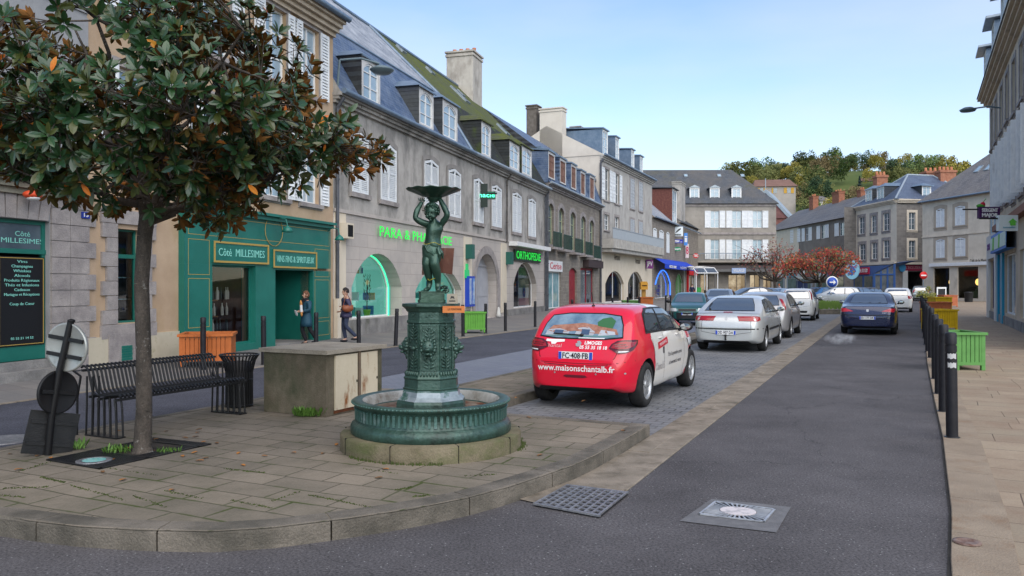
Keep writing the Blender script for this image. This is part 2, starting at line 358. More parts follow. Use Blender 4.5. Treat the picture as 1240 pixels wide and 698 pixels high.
# cobbled parking strip
PK=[(-.42,10.3)] + xy(pl((616.5,481.6),(654,471.5),z=.14)) + [(5.12,22.7),(11.6,37.2)]
def gi(Y):return 1.61 + .474*(Y-9.11)
def go(Y):return .92 + .473*(Y-6.55)
sheet('cobbled_parking',[(-.42,9.7),(gi(8.9),8.9),(gi(58),58),(19.5,58),(11.6,37.2)] + PK[:-1][::-1],.009,M_cobble)
def stones(poly_pts,width,z0,z1,name,m,length=1.0,gap=.008,side=1,seed=3,jit=.0):
    ch=min(.018,(z1-z0)*.13)
    """row of stones following a polyline; the stones lie to the left (side=1) of the line"""
    rnd=random.Random(seed);P=[Vector(p) for p in poly_pts];mb=MB()
    cum=[0]
    for i in range(len(P)-1):cum.append(cum[-1] + (P[i+1]-P[i]).length)
    def pt(t):
        t=max(0,min(cum[-1],t))
        for i in range(len(P)-1):
            if t <= cum[i+1] or i == len(P)-2:
                k=(t-cum[i])/max(1e-6,cum[i+1]-cum[i]);return P[i].lerp(P[i+1],k)
    def nrm(t):
        a=pt(t-.15);b=pt(t+.15);d=(b-a).normalized();return Vector((-d.y,d.x))*side
    t=0
    while t < cum[-1]-.05:
        l=min(length*rnd.uniform(.85,1.12),cum[-1]-t);ns=max(1,int(l/.3));dz=rnd.uniform(-jit,jit)
        ts=[t+gap/2+(l-gap)*i/ns for i in range(ns+1)]
        o_=[pt(q) for q in ts];i_=[pt(q)+nrm(q)*width for q in ts]
        oc=[pt(q)+nrm(q)*ch for q in ts]
        k=ns+1;vs=[]
        for arr,z in ((o_,z0),(o_,z1-ch),(oc,z1),(i_,z1),(i_,z0)):
            vs += [(p.x,p.y,z+dz) for p in arr]
        fs=[]
        for r in range(4):
            for j in range(ns):fs.append((r*k+j,r*k+j+1,(r+1)*k+j+1,(r+1)*k+j))
        fs += [(0,k,2*k,3*k,4*k),tuple(q*k+ns for q in (4,3,2,1,0))]
        if side < 0:fs=[f[::-1] for f in fs]
        mb.add(vs,fs);t += l
    return mb.build(name,m,kind='structure')
# ---- central island (foreground pavement)
front=[(34,629.8),(95.5,637),(171,641.5),(255,643),(330,638.5),(422.6,627.2),(500.7,615.5),(565,602.7),(615.7,589.5),(658.3,575.5),(693.5,563.5),(720,551.6),(759.7,530.5),(787,513.9)]
FR=[(-6.3,6.6),(-6.0,5.9),(-5.2,5.45),(-4.3,5.38)] + xy(pl((0,623),z=.14)) + xy(pl(*front,z=.14))
island=FR + [(-.42,9.98)] + PK + stripL[::-1] + [(-2.95,12.5)] + xy(pl((300,484),(99.5,519.5),(0,543.4),z=.14)) + [(-5.6,7.2)]
sheet('island_pavement',island,.1365,M_pave)
stones(FR,.19,-.01,.14,'kerb',M_kerb,1.0,.012,1)
stones([FR[-1],(-.42,9.98)],.16,-.01,.139,'kerb',M_kerb,1.2,.01,1,seed=5)
stones(PK,.16,-.01,.141,'kerb',M_kerb,1.1,.01,1,seed=6)
stones([(-.42,9.98),(-.42,10.3)],.16,-.01,.138,'kerb',M_kerb,1.1,.01,1,seed=6)
LE=xy(pl((0,543.4),(99.5,519.5),(300,484),z=.14)) + [(-2.95,12.5)]
stones([(-6.3,6.6),(-5.6,7.2)] + LE,.13,-.01,.141,'kerb',M_kerb,1.1,.01,-1,seed=8)
stones(stripL,.12,-.01,.141,'kerb',M_kerb,1.1,.01,-1,seed=9)
# ---- gutter: two rows of long stones
def line(f,a,b,n=30):return [(f(a+(b-a)*i/n),a+(b-a)*i/n) for i in range(n+1)]
mid=lambda Y:(gi(Y)+go(Y))/2 + .01
stones(line(go,6.62,60),.235,-.03,.013,'gutter',M_gutter,.85,.012,1,seed=11,jit=.003)
stones([(mid(y),y) for y in [8.1+i*1.0 for i in range(52)]],.235,-.03,.016,'gutter',M_gutter,.95,.012,1,seed=12,jit=.003)
kb=[at(u,v,0) for u,v in ((640,611),(700,588),(735,566),(770,541),(792,524))]
sheet('gutter_apron',[tuple(at(628,606)[:2]),tuple(at(650,611)[:2]),(go(6.62)-.02,6.60)] + [(go(y)-.215,y) for y in (7.0,7.6,8.1)] + [(gi(9.0)+.03,8.9),tuple(at(760,537)[:2]),tuple(at(720,560)[:2]),tuple(at(660,590)[:2])],.0105,M_gutter)
# ---- right-hand pavement
RK=[(4.9-3.1,-3.0),(2.1,3.6),(2.60,4.72),(3.27,5.92),(3.86,7.06),(4.80,8.87),(6.28,11.84),(9.1,17.45),(14.85,28.6),(25.6,49.5),(40,78)]
sheet('right_pavement',[(p[0]+.3,p[1]-.02) for p in RK] + [(60,110),(75,100),(40,30),(12,-3)],.027,M_pave_r)
stones(RK,.36,-.01,.032,'kerb',pmat('kerb_right',(.255,.205,.15),(.19,.15,.11),scale=2,rough=.85,bump=.4,bscale=60,fine=.35,stain=(2.2,(.17,.10,.055),.52,.8,(1,1,1))),1.0,.01,-1,seed=14)
st=MB();RKv=RK
for i in range(len(RK)-1):   # dark dirt line along the foot of the kerb
    a,b=Vector(RK[i]),Vector(RK[i+1]);d=(b-a).normalized();n=Vector((-d.y,d.x))
    st.quad((*(a+n*.018),.006),(*(a-n*.01),.006),(*(b-n*.01),.006),(*(b+n*.02),.006))
st.build('gutter_dirt',pmat('dirt',(.03,.028,.025),(.05,.045,.04),scale=6,rough=1,fine=.4),kind='structure')
# ---- left pavement, sloping gently up to the houses
LF=[(-5.42-.287*20,24.1-.958*20),(-5.42,24.1),(1.8,48.2),(7.1,64.3),(14.2,80.7),(25.5,108)]
lm=MB();LKs=[(LK[1]),LK[2],LK[4],LK[5],LK[6],LK[7],LK[8]]
rowK=[Vector((x,y,.012)) for x,y in [LK[1],LK[2],LK[3],LK[4],LK[5],LK[6],LK[7],LK[8]]]
rowF=[Vector((x-.6,y+.2,.125)) for x,y in [(-5.42-.287*20,24.1-.958*20),(-9.7,9.8),(-7.7,16.5),(-5.42,24.1),(1.8,48.2),(7.1,64.3),(14.2,80.7),(25.5,108)]]
vs=rowK + rowF;n=len(rowK)
lm.add(vs,[(i,i+1,n+i+1,n+i) for i in range(n-1)][::1])
lm.f=[f[::-1] if (Vector(lm.v[f[1]])-Vector(lm.v[f[0]])).cross(Vector(lm.v[f[2]])-Vector(lm.v[f[0]])).z < 0 else f for f in lm.f]
lm.build('left_pavement',M_pave_l,kind='structure')
def left_z(X,Y):
    """height of the sloping left pavement"""
    def xk(pts):
        for i in range(len(pts)-1):
            if pts[i][1] <= Y <= pts[i+1][1]:k=(Y-pts[i][1])/(pts[i+1][1]-pts[i][1]);return pts[i][0]+k*(pts[i+1][0]-pts[i][0])
        return pts[-1][0]
    a=xk([p[:2] for p in rowF]);b=xk([p[:2] for p in rowK]);t=max(0,min(1,(X-a)/(b-a)))
    return .125 + (.012-.125)*t
stones(LK[1:8],.22,-.02,.016,'kerb',M_gutter,1.0,.012,1,seed=21)
# far grass island in the square
ga=MB();gp=[at(u,v,0) for u,v in ((992,381),(1022,381),(1026,374),(1018,369),(990,370),(984,376))]
ga.prism(xy(gp),-.01,.28);ga.build('grass_verge_kerb',M_kerb,kind='structure')
gb=MB();rnd=random.Random(5);c0=sum((Vector(p[:2]) for p in xy(gp)),Vector((0,0)))/6
for i in range(1500):
    a=rnd.uniform(0,6.28);k=math.sqrt(rnd.random())*.93;e=Vector(xy(gp)[rnd.randrange(6)]);e2=Vector(xy(gp)[rnd.randrange(6)])
    p=c0.lerp(e.lerp(e2,rnd.random()),k);h=rnd.uniform(.1,.3);w=.06
    gb.add([(p.x-w,p.y,.28),(p.x+w,p.y,.28),(p.x+rnd.uniform(-.1,.1),p.y+.05,.28+h)],[(0,1,2)])
gb.build('grass',pmat('grass_green',(.05,.10,.015),(.08,.13,.025),scale=2,rough=.9),kind='stuff')
# ================================================================== BUILDING KIT
class Bld:
    def __init__(s,name,P0,P1,label,cat='building',group=None):
        s.P0=Vector(P0[:2]);s.d=(Vector(P1[:2])-s.P0).normalized();s.L=(Vector(P1[:2])-s.P0).length
        s.root=empty(name,(s.P0.x,s.P0.y,0),math.atan2(s.d.y,s.d.x),label,cat,group)
    def s_(s,u,y=0.0):
        k=(u-CX)/F;n=Vector((-s.d.y,s.d.x));P=s.P0+n*y
        return (k*P.y-P.x)/(s.d.x-k*s.d.y)
    def px(s,u,v,y=0.0):
        q=s.s_(u,y);n=Vector((-s.d.y,s.d.x));Y=s.P0.y+q*s.d.y+n.y*y
        return q,CZ+(HY-v)*Y/F
    def world(s,x,y,z):n=Vector((-s.d.y,s.d.x));p=s.P0+s.d*x+n*y;return Vector((p.x,p.y,z))
def rect(s0,s1,z0,z1,rise=0,n=8):
    """opening outline, optionally with a segmental arched top"""
    if rise <= 0:return [(s0,z0),(s1,z0),(s1,z1),(s0,z1)]
    w=(s1-s0)/2;c=(s0+s1)/2;zs=z1-rise
    pts=[(s0,z0),(s1,z0)]
    if rise >= w*.98:
        return pts+[(c+w*math.cos(math.pi*i/(2*n)),zs+rise*math.sin(math.pi*i/(2*n))) for i in range(2*n+1)]
    Rr=(w*w+rise*rise)/(2*rise);a=math.asin(w/Rr)
    return pts+[(c+Rr*math.sin(a-2*a*i/n),z1-Rr+Rr*math.cos(a-2*a*i/n)) for i in range(n+1)]
def grow(poly,t):
    xs=[p[0] for p in poly];zs=[p[1] for p in poly];cx,cz=(min(xs)+max(xs))/2,(min(zs)+max(zs))/2
    w,h=max(xs)-min(xs),max(zs)-min(zs);kx,kz=(w+2*t)/w,(h+2*t)/h
    return [(cx+(p[0]-cx)*kx,cz+(p[1]-cz)*kz) for p in poly]
def ring(mb,inner,outer,y0,y1,m=0):
    """frame between two outlines, front face at y0 and back at y1"""
    n=len(inner)
    I0=[(p[0],y0,p[1]) for p in inner];O0=[(p[0],y0,p[1]) for p in outer]
    I1=[(p[0],y1,p[1]) for p in inner];O1=[(p[0],y1,p[1]) for p in outer]
    vs=I0+O0+I1+O1;fs=[]
    for i in range(n):
        j=(i+1) % n
        fs += [(n+i,n+j,j,i),(i,j,2*n+j,2*n+i),(3*n+i,3*n+j,n+j,n+i)]
    mb.add(vs,fs,m)
def facepoly(mb,outer,holes,y,m=0):
    loops=[[Vector((p[0],p[1],0)) for p in L_] for L_ in [outer]+holes]
    flat_=[p for L_ in loops for p in L_];fs=[]
    for t in tessellate_polygon(loops):
        a,b,c=[flat_[i] for i in t]
        cr_=(b-a).cross(c-a).z
        if abs(cr_) < 1e-9:continue
        fs.append(tuple(t) if cr_ > 0 else tuple(reversed(t)))
    mb.add([(p[0],y,p[1]) for p in flat_],fs,m)
def wall(B,outer,holes,m,D=7,reveal=.24,name='wall',mside=None,backdrop=True,y0=0,sides=(1,1)):
    """street wall with real openings, reveals, and the side and back walls behind it"""
    mb=MB();facepoly(mb,outer,holes,y0)
    for h in holes:
        n=len(h)
        for i in range(n):
            a,b=h[i],h[(i+1) % n]
            mb.quad((a[0],y0,a[1]),(b[0],y0,b[1]),(b[0],y0+reveal,b[1]),(a[0],y0+reveal,a[1]))
            mb.f[-1]=mb.f[-1][::-1]
    xs=[p[0] for p in outer];zs=[p[1] for p in outer];x0,x1,z0,z1=min(xs),max(xs),min(zs),max(zs)
    if D:
        if sides[0]:mb.quad((x0,D,z0),(x0,y0,z0),(x0,y0,z1),(x0,D,z1),1 if mside else 0)
        if sides[1]:mb.quad((x1,y0,z0),(x1,D,z0),(x1,D,z1),(x1,y0,z1),1 if mside else 0)
        mb.quad((x1,D,z0),(x0,D,z0),(x0,D,z1),(x1,D,z1),1 if mside else 0)
    return mb.build(name,[m,mside] if mside else m,B.root)
M_white=pmat('white_paint',(.62,.63,.62),(.72,.72,.71),scale=6,rough=.55,bump=.05)
M_shut=pmat('shutter_white',(.60,.63,.65),(.70,.72,.72),scale=5,rough=.6,stain=(2.5,(.35,.35,.34),.55,.85,(1,1,.4)))
M_pane=pmat('window_glass',(.05,.075,.095),(.10,.14,.17),scale=.9,rough=.04,spec=.9)
M_paneb=pmat('window_glass_pale',(.20,.29,.36),(.30,.40,.47),scale=1.1,rough=.06,spec=.8)
M_clear=glassmat('shop_glass',(.9,.95,.95),1.3)
M_zinc=pmat('zinc',(.10,.15,.21),(.16,.21,.27),scale=3,rough=.4,metal=.3,spec=.5)
M_zincw=pmat('zinc_pale',(.24,.29,.33),(.33,.37,.40),scale=4,rough=.4,metal=.3)
M_pipe=pmat('grey_pipe',(.05,.055,.065),(.09,.095,.11),scale=4,rough=.5)
def shutter_leaf(s0,s1,z0,z1,rise_side=0,rise=0,slats=18,y=-.045,t=.035):
    """louvred leaf; rise_side -1/+1: the arched top falls towards that side"""
    mb=MB();f=min(.055,(s1-s0)*.14)
    zl=z1-(rise if rise_side < 0 else 0);zr=z1-(rise if rise_side > 0 else 0)
    mb.slab([(s0,z0),(s0+f,z0),(s0+f,zl+(zr-zl)*f/(s1-s0)),(s0,zl)],y-t,y)
    mb.slab([(s1-f,z0),(s1,z0),(s1,zr),(s1-f,zr+(zl-zr)*f/(s1-s0))],y-t,y)
    for zz in (z0,z0+(z1-z0)*.48):mb.bb(s0+f,s1-f,y-t+.003,y,zz,zz+f*1.3)
    mb.slab([(s0+f,zl-f*1.8),(s1-f,zr-f*1.8),(s1-f,zr),(s0+f,zl)],y-t+.003,y)
    zb=z0+f*1.3;zt=min(zl,zr)-f*1.8;n=slats
    for i in range(n):
        zc=zb+(zt-zb)*(i+.5)/n;h=(zt-zb)/n*.62
        mb.quad((s0+f,y-t+.006,zc-h/2),(s1-f,y-t+.006,zc-h/2),(s1-f,y-.006,zc+h/2),(s0+f,y-.006,zc+h/2))
    mb.quad((s0+f,y-.002,zb),(s1-f,y-.002,zb),(s1-f,y-.002,zt),(s0+f,y-.002,zt))
    return mb
def casement(B,poly,parent=None,y=.12,fm=None,pm=None,bars=3,mull=True,fw=.06,name='window',offx=0,shutters=None):
    """frame with glazing bars (a part) and its pane (a sub-part)"""
    fm=fm or M_white;pm=pm or M_pane;parent=parent or B.root
    xs=[p[0] for p in poly];zs=[p[1] for p in poly];x0,x1,z0,z1=min(xs),max(xs),min(zs),max(zs)
    inner=grow(poly,-fw);mb=MB();ring(mb,inner,poly,y,y+.06)
    xc=(x0+x1)/2
    if mull:mb.bb(xc-fw*.6,xc+fw*.6,y-.004,y+.05,z0+fw*.5,z1-fw*.5)
    for i in range(1,bars):
        zz=z0+(z1-z0)*i/bars
        if mull:mb.bb(x0+fw*.5,xc-fw*.6,y+.004,y+.045,zz-.018,zz+.018);mb.bb(xc+fw*.6,x1-fw*.5,y+.004,y+.045,zz-.018,zz+.018)
        else:mb.bb(x0+fw*.5,x1-fw*.5,y+.004,y+.045,zz-.018,zz+.018)
    w=mb.build(name,fm,parent);p=MB();facepoly(p,grow(poly,-.01),[],y+.035);p.build('pane',pm,w)
    return w
def closed_shutters(B,s0,s1,z0,z1,rise=.14,m=None,slats=18,y=-.01):
    c=(s0+s1)/2;m=m or M_shut
    a=shutter_leaf(s0+.01,c-.006,z0+.01,z1-.01,-1,rise,slats,y);a.build('shutter',m,B.root)
    b=shutter_leaf(c+.006,s1-.01,z0+.01,z1-.01,1,rise,slats,y);b.build('shutter',m,B.root)
def open_shutters(B,s0,s1,z0,z1,w=None,m=None,slats=10,rise=0):
    w=w or (s1-s0)/2;m=m or M_shut
    shutter_leaf(s0-w-.02,s0-.02,z0,z1,-1,rise,slats).build('shutter',m,B.root)
    shutter_leaf(s1+.02,s1+w+.02,z0,z1,1,rise,slats).build('shutter',m,B.root)
def surround(B,poly,t,m,proud=.02,name='window_surround',sill=True):
    mb=MB();ring(mb,poly,grow(poly,t),-proud,.002)
    xs=[p[0] for p in poly];zs=[p[1] for p in poly]
    if sill:mb.bb(min(xs)-t*.9,max(xs)+t*.9,-proud-.07,.01,min(zs)-.12,min(zs)-.005)
    return mb.build(name,m,B.root)
def roof(B,s0,s1,prof,m,name='roof',over=.0,thick=.12,parent=None,ends=True,mend=None):
    """prof: (y,z) points from the eave up over the ridge; slates on the outside, closed gable ends"""
    mb=MB();n=len(prof)
    for i in range(n-1):
        (ya,za),(yb,zb)=prof[i],prof[i+1]
        mb.quad((s0,ya,za),(s1,ya,za),(s1,yb,zb),(s0,yb,zb))
    T=Matrix(((0,0,1,0),(1,0,0,0),(0,1,0,0),(0,0,0,1)))
    if ends:
        for s in (s0,s1):
            loops=[[Vector((p[0],p[1],0)) for p in prof]]
            for t in tessellate_polygon(loops):mb.add([(s,prof[i][0],prof[i][1]) for i in t],[(0,1,2)],1)
    return mb.build(name,[m,mend or m],parent or B.root)
def dormer(B,sc,w,z0,z1,y0,y1,style='arch',wallm=None,roofm=None,facem=None,fm=None,pm=None,over=.1,cheek=None,rise=.16,shut=False):
    """dormer > window, roof; front at y0, running back to y1"""
    wallm=wallm or M_slate;facem=facem or M_dface;cheek=cheek or wallm
    t=.13;mb=MB();h=(z1-z0)
    op=rect(sc-w/2+t,sc+w/2-t,z0+.08,z1-.16,rise if style == 'arch' else 0)
    facepoly(mb,[(sc-w/2,z0),(sc+w/2,z0),(sc+w/2,z1),(sc-w/2,z1)],[op],y0,0)
    for i in range(len(op)):
        a,b=op[i],op[(i+1) % len(op)];mb.quad((a[0],y0+.1,a[1]),(b[0],y0+.1,b[1]),(b[0],y0,b[1]),(a[0],y0,a[1]))
    for sx in (-1,1):
        x=sc+sx*w/2
        mb.quad((x,y0,z0-.3),(x,y1,z0-.3),(x,y1,z1),(x,y0,z1),1)
    d=mb.build('dormer',[facem,cheek],B.root)
    r=MB();rh=w*.28;x0,x1=sc-w/2-over,sc+w/2+over;yf=y0-over;zt=z1
    if style in ('arch','hip'):
        apf=(sc,y0+w*.35,zt+rh);apb=(sc,y1,zt+rh)
        r.add([(x0,yf,zt),(x1,yf,zt),(x1,y1,zt),(x0,y1,zt),apf,apb],[(0,1,4),(1,2,5,4),(3,0,4,5),(0,3,2,1)])
        r.bb(x0,x1,yf,yf+.05,zt-.06,zt)
    elif style == 'gable':
        r.add([(x0,yf,zt),(x1,yf,zt),(sc,yf,zt+rh),(x0,y1,zt),(x1,y1,zt),(sc,y1,zt+rh)],[(0,1,2),(1,4,5,2),(3,0,2,5),(0,3,4,1)])
    else:
        r.add([(x0,yf,zt),(x1,yf,zt),(x1,y1,zt+.25),(x0,y1,zt+.25),(x0,yf,zt+.1),(x1,yf,zt+.1),(x1,y1,zt+.35),(x0,y1,zt+.35)],[(0,3,2,1),(4,5,6,7),(0,1,5,4),(1,2,6,5),(3,0,4,7)])
    r.build('dormer_roof',roofm or M_zinc,d)
    c=MB();ring(c,grow(op,-.05),op,y0+.03,y0+.07);c.bb(sc-.03,sc+.03,y0+.025,y0+.07,z0+.1,z1-.2)
    for k in (1,2):c.bb(sc-w/2+t,sc+w/2-t,y0+.032,y0+.068,z0+h*k/3-.015,z0+h*k/3+.015)
    c.build('window',fm or M_white,d)
    p=MB();facepoly(p,op,[],y0+.06);p.build('pane',pm or M_paneb,d)
    return d
def chimney(B,x0,x1,y0,y1,z0,z1,m,pots=4,name='chimney',parent=None,potm=None,cap=True):
    mb=MB();mb.bb(x0,x1,y0,y1,z0,z1)
    if cap:mb.bb(x0-.06,x1+.06,y0-.06,y1+.06,z1-.25,z1-.12);mb.bb(x0-.09,x1+.09,y0-.09,y1+.09,z1-.02,z1+.08)
    o=mb.build(name,m,parent or B.root)
    if pots:
        p=MB();L_=max(x1-x0,y1-y0);alongx=(x1-x0) > (y1-y0)
        for i in range(pots):
            k=(i+.5)/pots
            cx,cy=(x0+(x1-x0)*k,(y0+y1)/2) if alongx else ((x0+x1)/2,y0+(y1-y0)*k)
            p.lathe([(.13,z1+.05),(.11,z1+.3),(.13,z1+.42),(.09,z1+.42)],8,c=(cx,cy,0))
        p.build('chimney_pot',potm or M_terra,o)
    return o
def cornice(B,s0,s1,z,m,h=.3,d=.28,name='cornice',steps=3,y=0):
    mb=MB()
    for i in range(steps):mb.bb(s0-.02*i,s1+.02*i,y-d*(i+1)/steps,y+.01-.001*i,z-h+h*i/steps,z-h+h*(i+1)/steps-.002)
    return mb.build(name,m,B.root)
def gutterpipe(B,s0,s1,z,y=-.38,r=.075,m=None):
    mb=MB();mb.tube((s0,y,z),(s1,y,z),r,n=8);return mb.build('gutter',m or M_zinc,B.root)
def downpipe(B,s,z0,z1,m=None,r=.055,y=-.09):
    mb=MB();mb.tube((s,y,z0),(s,y,z1),r,n=8)
    k=z0+1
    while k < z1:mb.tube((s,y,k),(s,y,k+.05),r*1.3,n=8);k += 1.9
    mb.tube((s,y,z1),(s,y-.22,z1+.3),r,n=8)
    return mb.build('downpipe',m or M_pipe,B.root)
def letters(B,txt,s0,s1,z,size,m,y=-.03,ext=.02,parent=None,name='lettering',bold=0.0):
    mb=text_mb(txt,size,ext,w=abs(s1-s0),bold=bold,T=face_T((s0+s1)/2,y,z));return mb.build(name,m,parent or B.root)
def room(B,s0,s1,z0,z1,depth,mwall,mfloor=None,parent=None,name='shop_interior',y=.3,mback=None):
    mb=MB()
    mb.quad((s0,y+depth,z0),(s1,y+depth,z0),(s1,y+depth,z1),(s0,y+depth,z1),1)
    mb.quad((s0,y,z0),(s0,y+depth,z0),(s0,y+depth,z1),(s0,y,z1));mb.quad((s1,y+depth,z0),(s1,y,z0),(s1,y,z1),(s1,y+depth,z1))
    mb.quad((s0,y,z1),(s0,y+depth,z1),(s1,y+depth,z1),(s1,y,z1));mb.quad((s0,y,z0),(s1,y,z0),(s1,y+depth,z0),(s0,y+depth,z0))
    return mb.build(name,[mwall,mback or mwall],parent or B.root)

M_dface=pmat('dormer_face',(.46,.46,.45),(.58,.57,.55),scale=4,rough=.7,stain=(3,(.30,.27,.24),.55,.8,(1,1,.4)))
M_terra=pmat('terracotta',(.30,.11,.05),(.40,.17,.09),scale=5,rough=.8)
M_slate=brickmat('slate_blue',(.045,.080,.155),(.085,.125,.21),(.018,.03,.06),.22,.13,.008,'xz',0,.55,.8,vary=(.16,.20,.26),vscale=1.6,fine=.3,bfine=9)
M_slateg=brickmat('slate_grey',(.16,.18,.215),(.25,.27,.30),(.07,.075,.09),.24,.17,.010,'xz',0,.6,.8,vary=(.40,.42,.45),vscale=1.5,fine=.3,bfine=9)
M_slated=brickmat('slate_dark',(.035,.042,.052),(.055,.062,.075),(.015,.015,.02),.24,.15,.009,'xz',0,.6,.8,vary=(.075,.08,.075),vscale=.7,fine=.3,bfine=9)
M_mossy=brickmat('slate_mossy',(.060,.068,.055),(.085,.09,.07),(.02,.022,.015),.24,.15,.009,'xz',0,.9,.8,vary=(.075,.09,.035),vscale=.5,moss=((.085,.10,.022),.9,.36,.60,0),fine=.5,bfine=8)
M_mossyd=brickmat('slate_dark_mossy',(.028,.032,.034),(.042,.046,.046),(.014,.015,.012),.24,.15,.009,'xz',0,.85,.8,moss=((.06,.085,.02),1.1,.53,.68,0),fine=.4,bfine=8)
M_render=pmat('weathered_render',(.30,.285,.26),(.42,.395,.36),scale=.9,rough=.9,bump=.25,bscale=25,fine=.16,
                stain=(.9,(.10,.097,.092),.46,.74,(1.2,1,.55)))
M_beige=pmat('beige_render',(.35,.25,.165),(.44,.325,.22),scale=1.1,rough=.9,bump=.2,bscale=30,fine=.12,stain=(1.2,(.33,.23,.12),.5,.75,(1,1,.5)))
M_quoin=pmat('quoin_granite',(.21,.19,.185),(.33,.30,.28),scale=2.3,rough=.9,bump=.5,bscale=35,fine=.4,stain=(2,(.13,.12,.115),.55,.8,(1,1,1)))
M_ashlar=brickmat('ashlar',(.48,.43,.385),(.42,.38,.345),(.27,.245,.22),1.15,.42,.008,'xz',0,.85,.25,vary=(.32,.30,.28),vscale=.7,fine=.18,bfine=40)
M_plinth=pmat('plinth_stone',(.16,.155,.15),(.25,.24,.225),scale=2,rough=.9,bump=.4,bscale=30,fine=.35,stain=(1.5,(.08,.08,.06),.5,.72,(1,1,.6)))
M_cream=pmat('cream_render',(.55,.48,.37),(.62,.55,.44),scale=1,rough=.85,stain=(1.3,(.42,.36,.28),.58,.8,(1,1,.4)))
M_stone=brickmat('rubble_stone',(.25,.22,.185),(.19,.165,.14),(.29,.26,.22),.42,.24,.02,'xz',0,.9,.6,vary=(.16,.145,.125),vscale=1.2,fine=.4,bfine=20,warp=.25)
M_green=pmat('green_shopfront',(.006,.115,.088),(.010,.14,.108),scale=2,rough=.42,spec=.5)
M_greend=pmat('green_shopfront_dark',(.006,.085,.06),rough=.45)
M_gold=pmat('gold_line',(.38,.26,.07),rough=.45)
M_cyan=pmat('pale_cyan_lettering',(.22,.56,.48),rough=.5)
# ================================================================== LEFT TERRACE
L0,LD=Vector((-5.42,24.1)),Vector((7.22,24.1)).normalized()
def L1(s):return L0+LD*s
def emis(name,c,e,rough=.5):return pmat(name,c,rough=rough,emit=e)
M_int_dark=pmat('interior_dark',(.03,.03,.03),(.09,.08,.07),scale=3,rough=.9)
M_led_green=emis('green_sign_light',(.015,.55,.05),.42);M_neon_green=emis('green_neon',(.04,.9,.35),.7)

# ---------------- grey house at the far left
H0=Bld('grey_house',L1(-18),L1(-9.33),'grey rendered house at the left edge with wine shop door and granite quoins')
s1=H0.L;d0,dz0=H0.px(-14,430);d1,_=H0.px(60,430);dtop=H0.px(30,266)[1];dbot=H0.px(30,437)[1]
M_grey_r=pmat('grey_render',(.22,.225,.235),(.29,.295,.30),scale=1.2,rough=.85,bump=.15,bscale=30,fine=.1,stain=(1.2,(.15,.15,.15),.5,.75,(1,1,.4)))
wz=[(1.2,2.3,4.9,6.9),(3.6,4.7,4.9,6.9)]
holes=[rect(d0,d1,dbot,dtop)] + [rect(d0-2.9,d0-1.3,1.1,dtop)] + [rect(a,b,c,d) for a,b,c,d in wz]
wall(H0,[(0,0),(s1,0),(s1,12),(0,12)],holes,M_grey_r,D=8)
cornice(H0,0,s1,H0.px(30,214)[1],pmat('moulding_stone',(.17,.165,.12),(.26,.24,.19),scale=3,rough=.9,bump=.3,fine=.2),.32,.26)
mb=MB()   # grooves of the upper wall
for k in range(9):mb.bb(0,s1,-.035,-.004,H0.px(30,214)[1]+.15+k*.78,H0.px(30,214)[1]+.84+k*.78)
mb2=MB()
for k in range(9):
    z0_,z1_=H0.px(30,214)[1]+.15+k*.78,H0.px(30,214)[1]+.84+k*.78
    xs=[0]+[x for a,b,c,d in wz for x in (a-.15,b+.15) if c < z1_ and d > z0_]+[s1]
    for i in range(0,len(xs),2):mb2.bb(xs[i],xs[i+1],-.035,-.003,z0_,z1_)
mb2.build('stone_course',M_grey_r,H0.root)
mb=MB()   # voussoirs above the door, quoins beside it
n=7
for k in range(n):
    a=d0-.35+(d1+.3-d0)*k/n;b=d0-.35+(d1+.3-d0)*(k+1)/n
    mb.slab([(a+.005,dtop+.01),(b-.005,dtop+.01),(b-.005+(k-3)*.03,dtop+.47),(a+.005+(k-3)*.03,dtop+.47)],-.03,.002)
mb.build('lintel',M_quoin,H0.root)
mb=MB();z=.12;k=0;rnd=random.Random(4)
while z < dtop+.35:
    h=.30;wq=s1-d1-(.16 if k % 2 else .0);mb.bb(d1+.012,d1+.012+(s1-d1)*.48,-.045,.0,z+.006,z+h-.006)
    mb.bb(d1+.02+(s1-d1)*.48,s1+(.18 if k % 2 else .02),-.045,.0,z+.006,z+h-.006);z += h;k += 1
mb.build('quoin',M_quoin,H0.root)
fr=MB();fr.bb(d0,d0+.07,.10,.17,dbot,dtop);fr.bb(d1-.07,d1,.10,.17,dbot,dtop);fr.bb(d0,d1,.101,.169,dtop-.07,dtop)
tb=H0.px(30,303)[1];fr.bb(d0,d1,.08,.16,tb-.06,tb+.02);fr.bb(d0,d1,.101,.17,dbot,dbot+.25)
dr=fr.build('door',M_green,H0.root)
p=MB();p.bb(d0+.07,d1-.07,.13,.14,tb+.02,dtop-.07);p.build('pane',M_pane,dr)
bd=MB();b0,b1=H0.px(2,380)[0],H0.px(58,380)[0];bz1,bz0=H0.px(30,311)[1],H0.px(30,419)[1]
bd.bb(b0,b1,.08,.125,bz0,bz1);board=bd.build('menu_board',flat('board_black',(.008,.009,.011),.5),dr)
gl=MB();ring(gl,[(b0+.03,bz0+.03),(b1-.03,bz0+.03),(b1-.03,bz1-.03),(b0+.03,bz1-.03)],[(b0+.018,bz0+.018),(b1-.018,bz0+.018),(b1-.018,bz1-.018),(b0+.018,bz1-.018)],.074,.08)
gl.build('board_border',M_gold,dr)
lines=['Vins','Champagnes','Whiskies','Alcools','Produits Régionaux','Thés et Infusions','Cadeaux','Mariages et Réceptions','','Coup de Cœur']
mb=MB()
for i,tx in enumerate(lines):
    if tx:
        zz=H0.px(30,317+i*5.7)[1];w=min(b1-b0-.22,.055*len(tx)*.66+.06)
        t_=text_mb(tx,.070,.002,w=w,bold=.0,T=face_T((b0+b1)/2,.072,zz));mb.add(t_.v,t_.f)
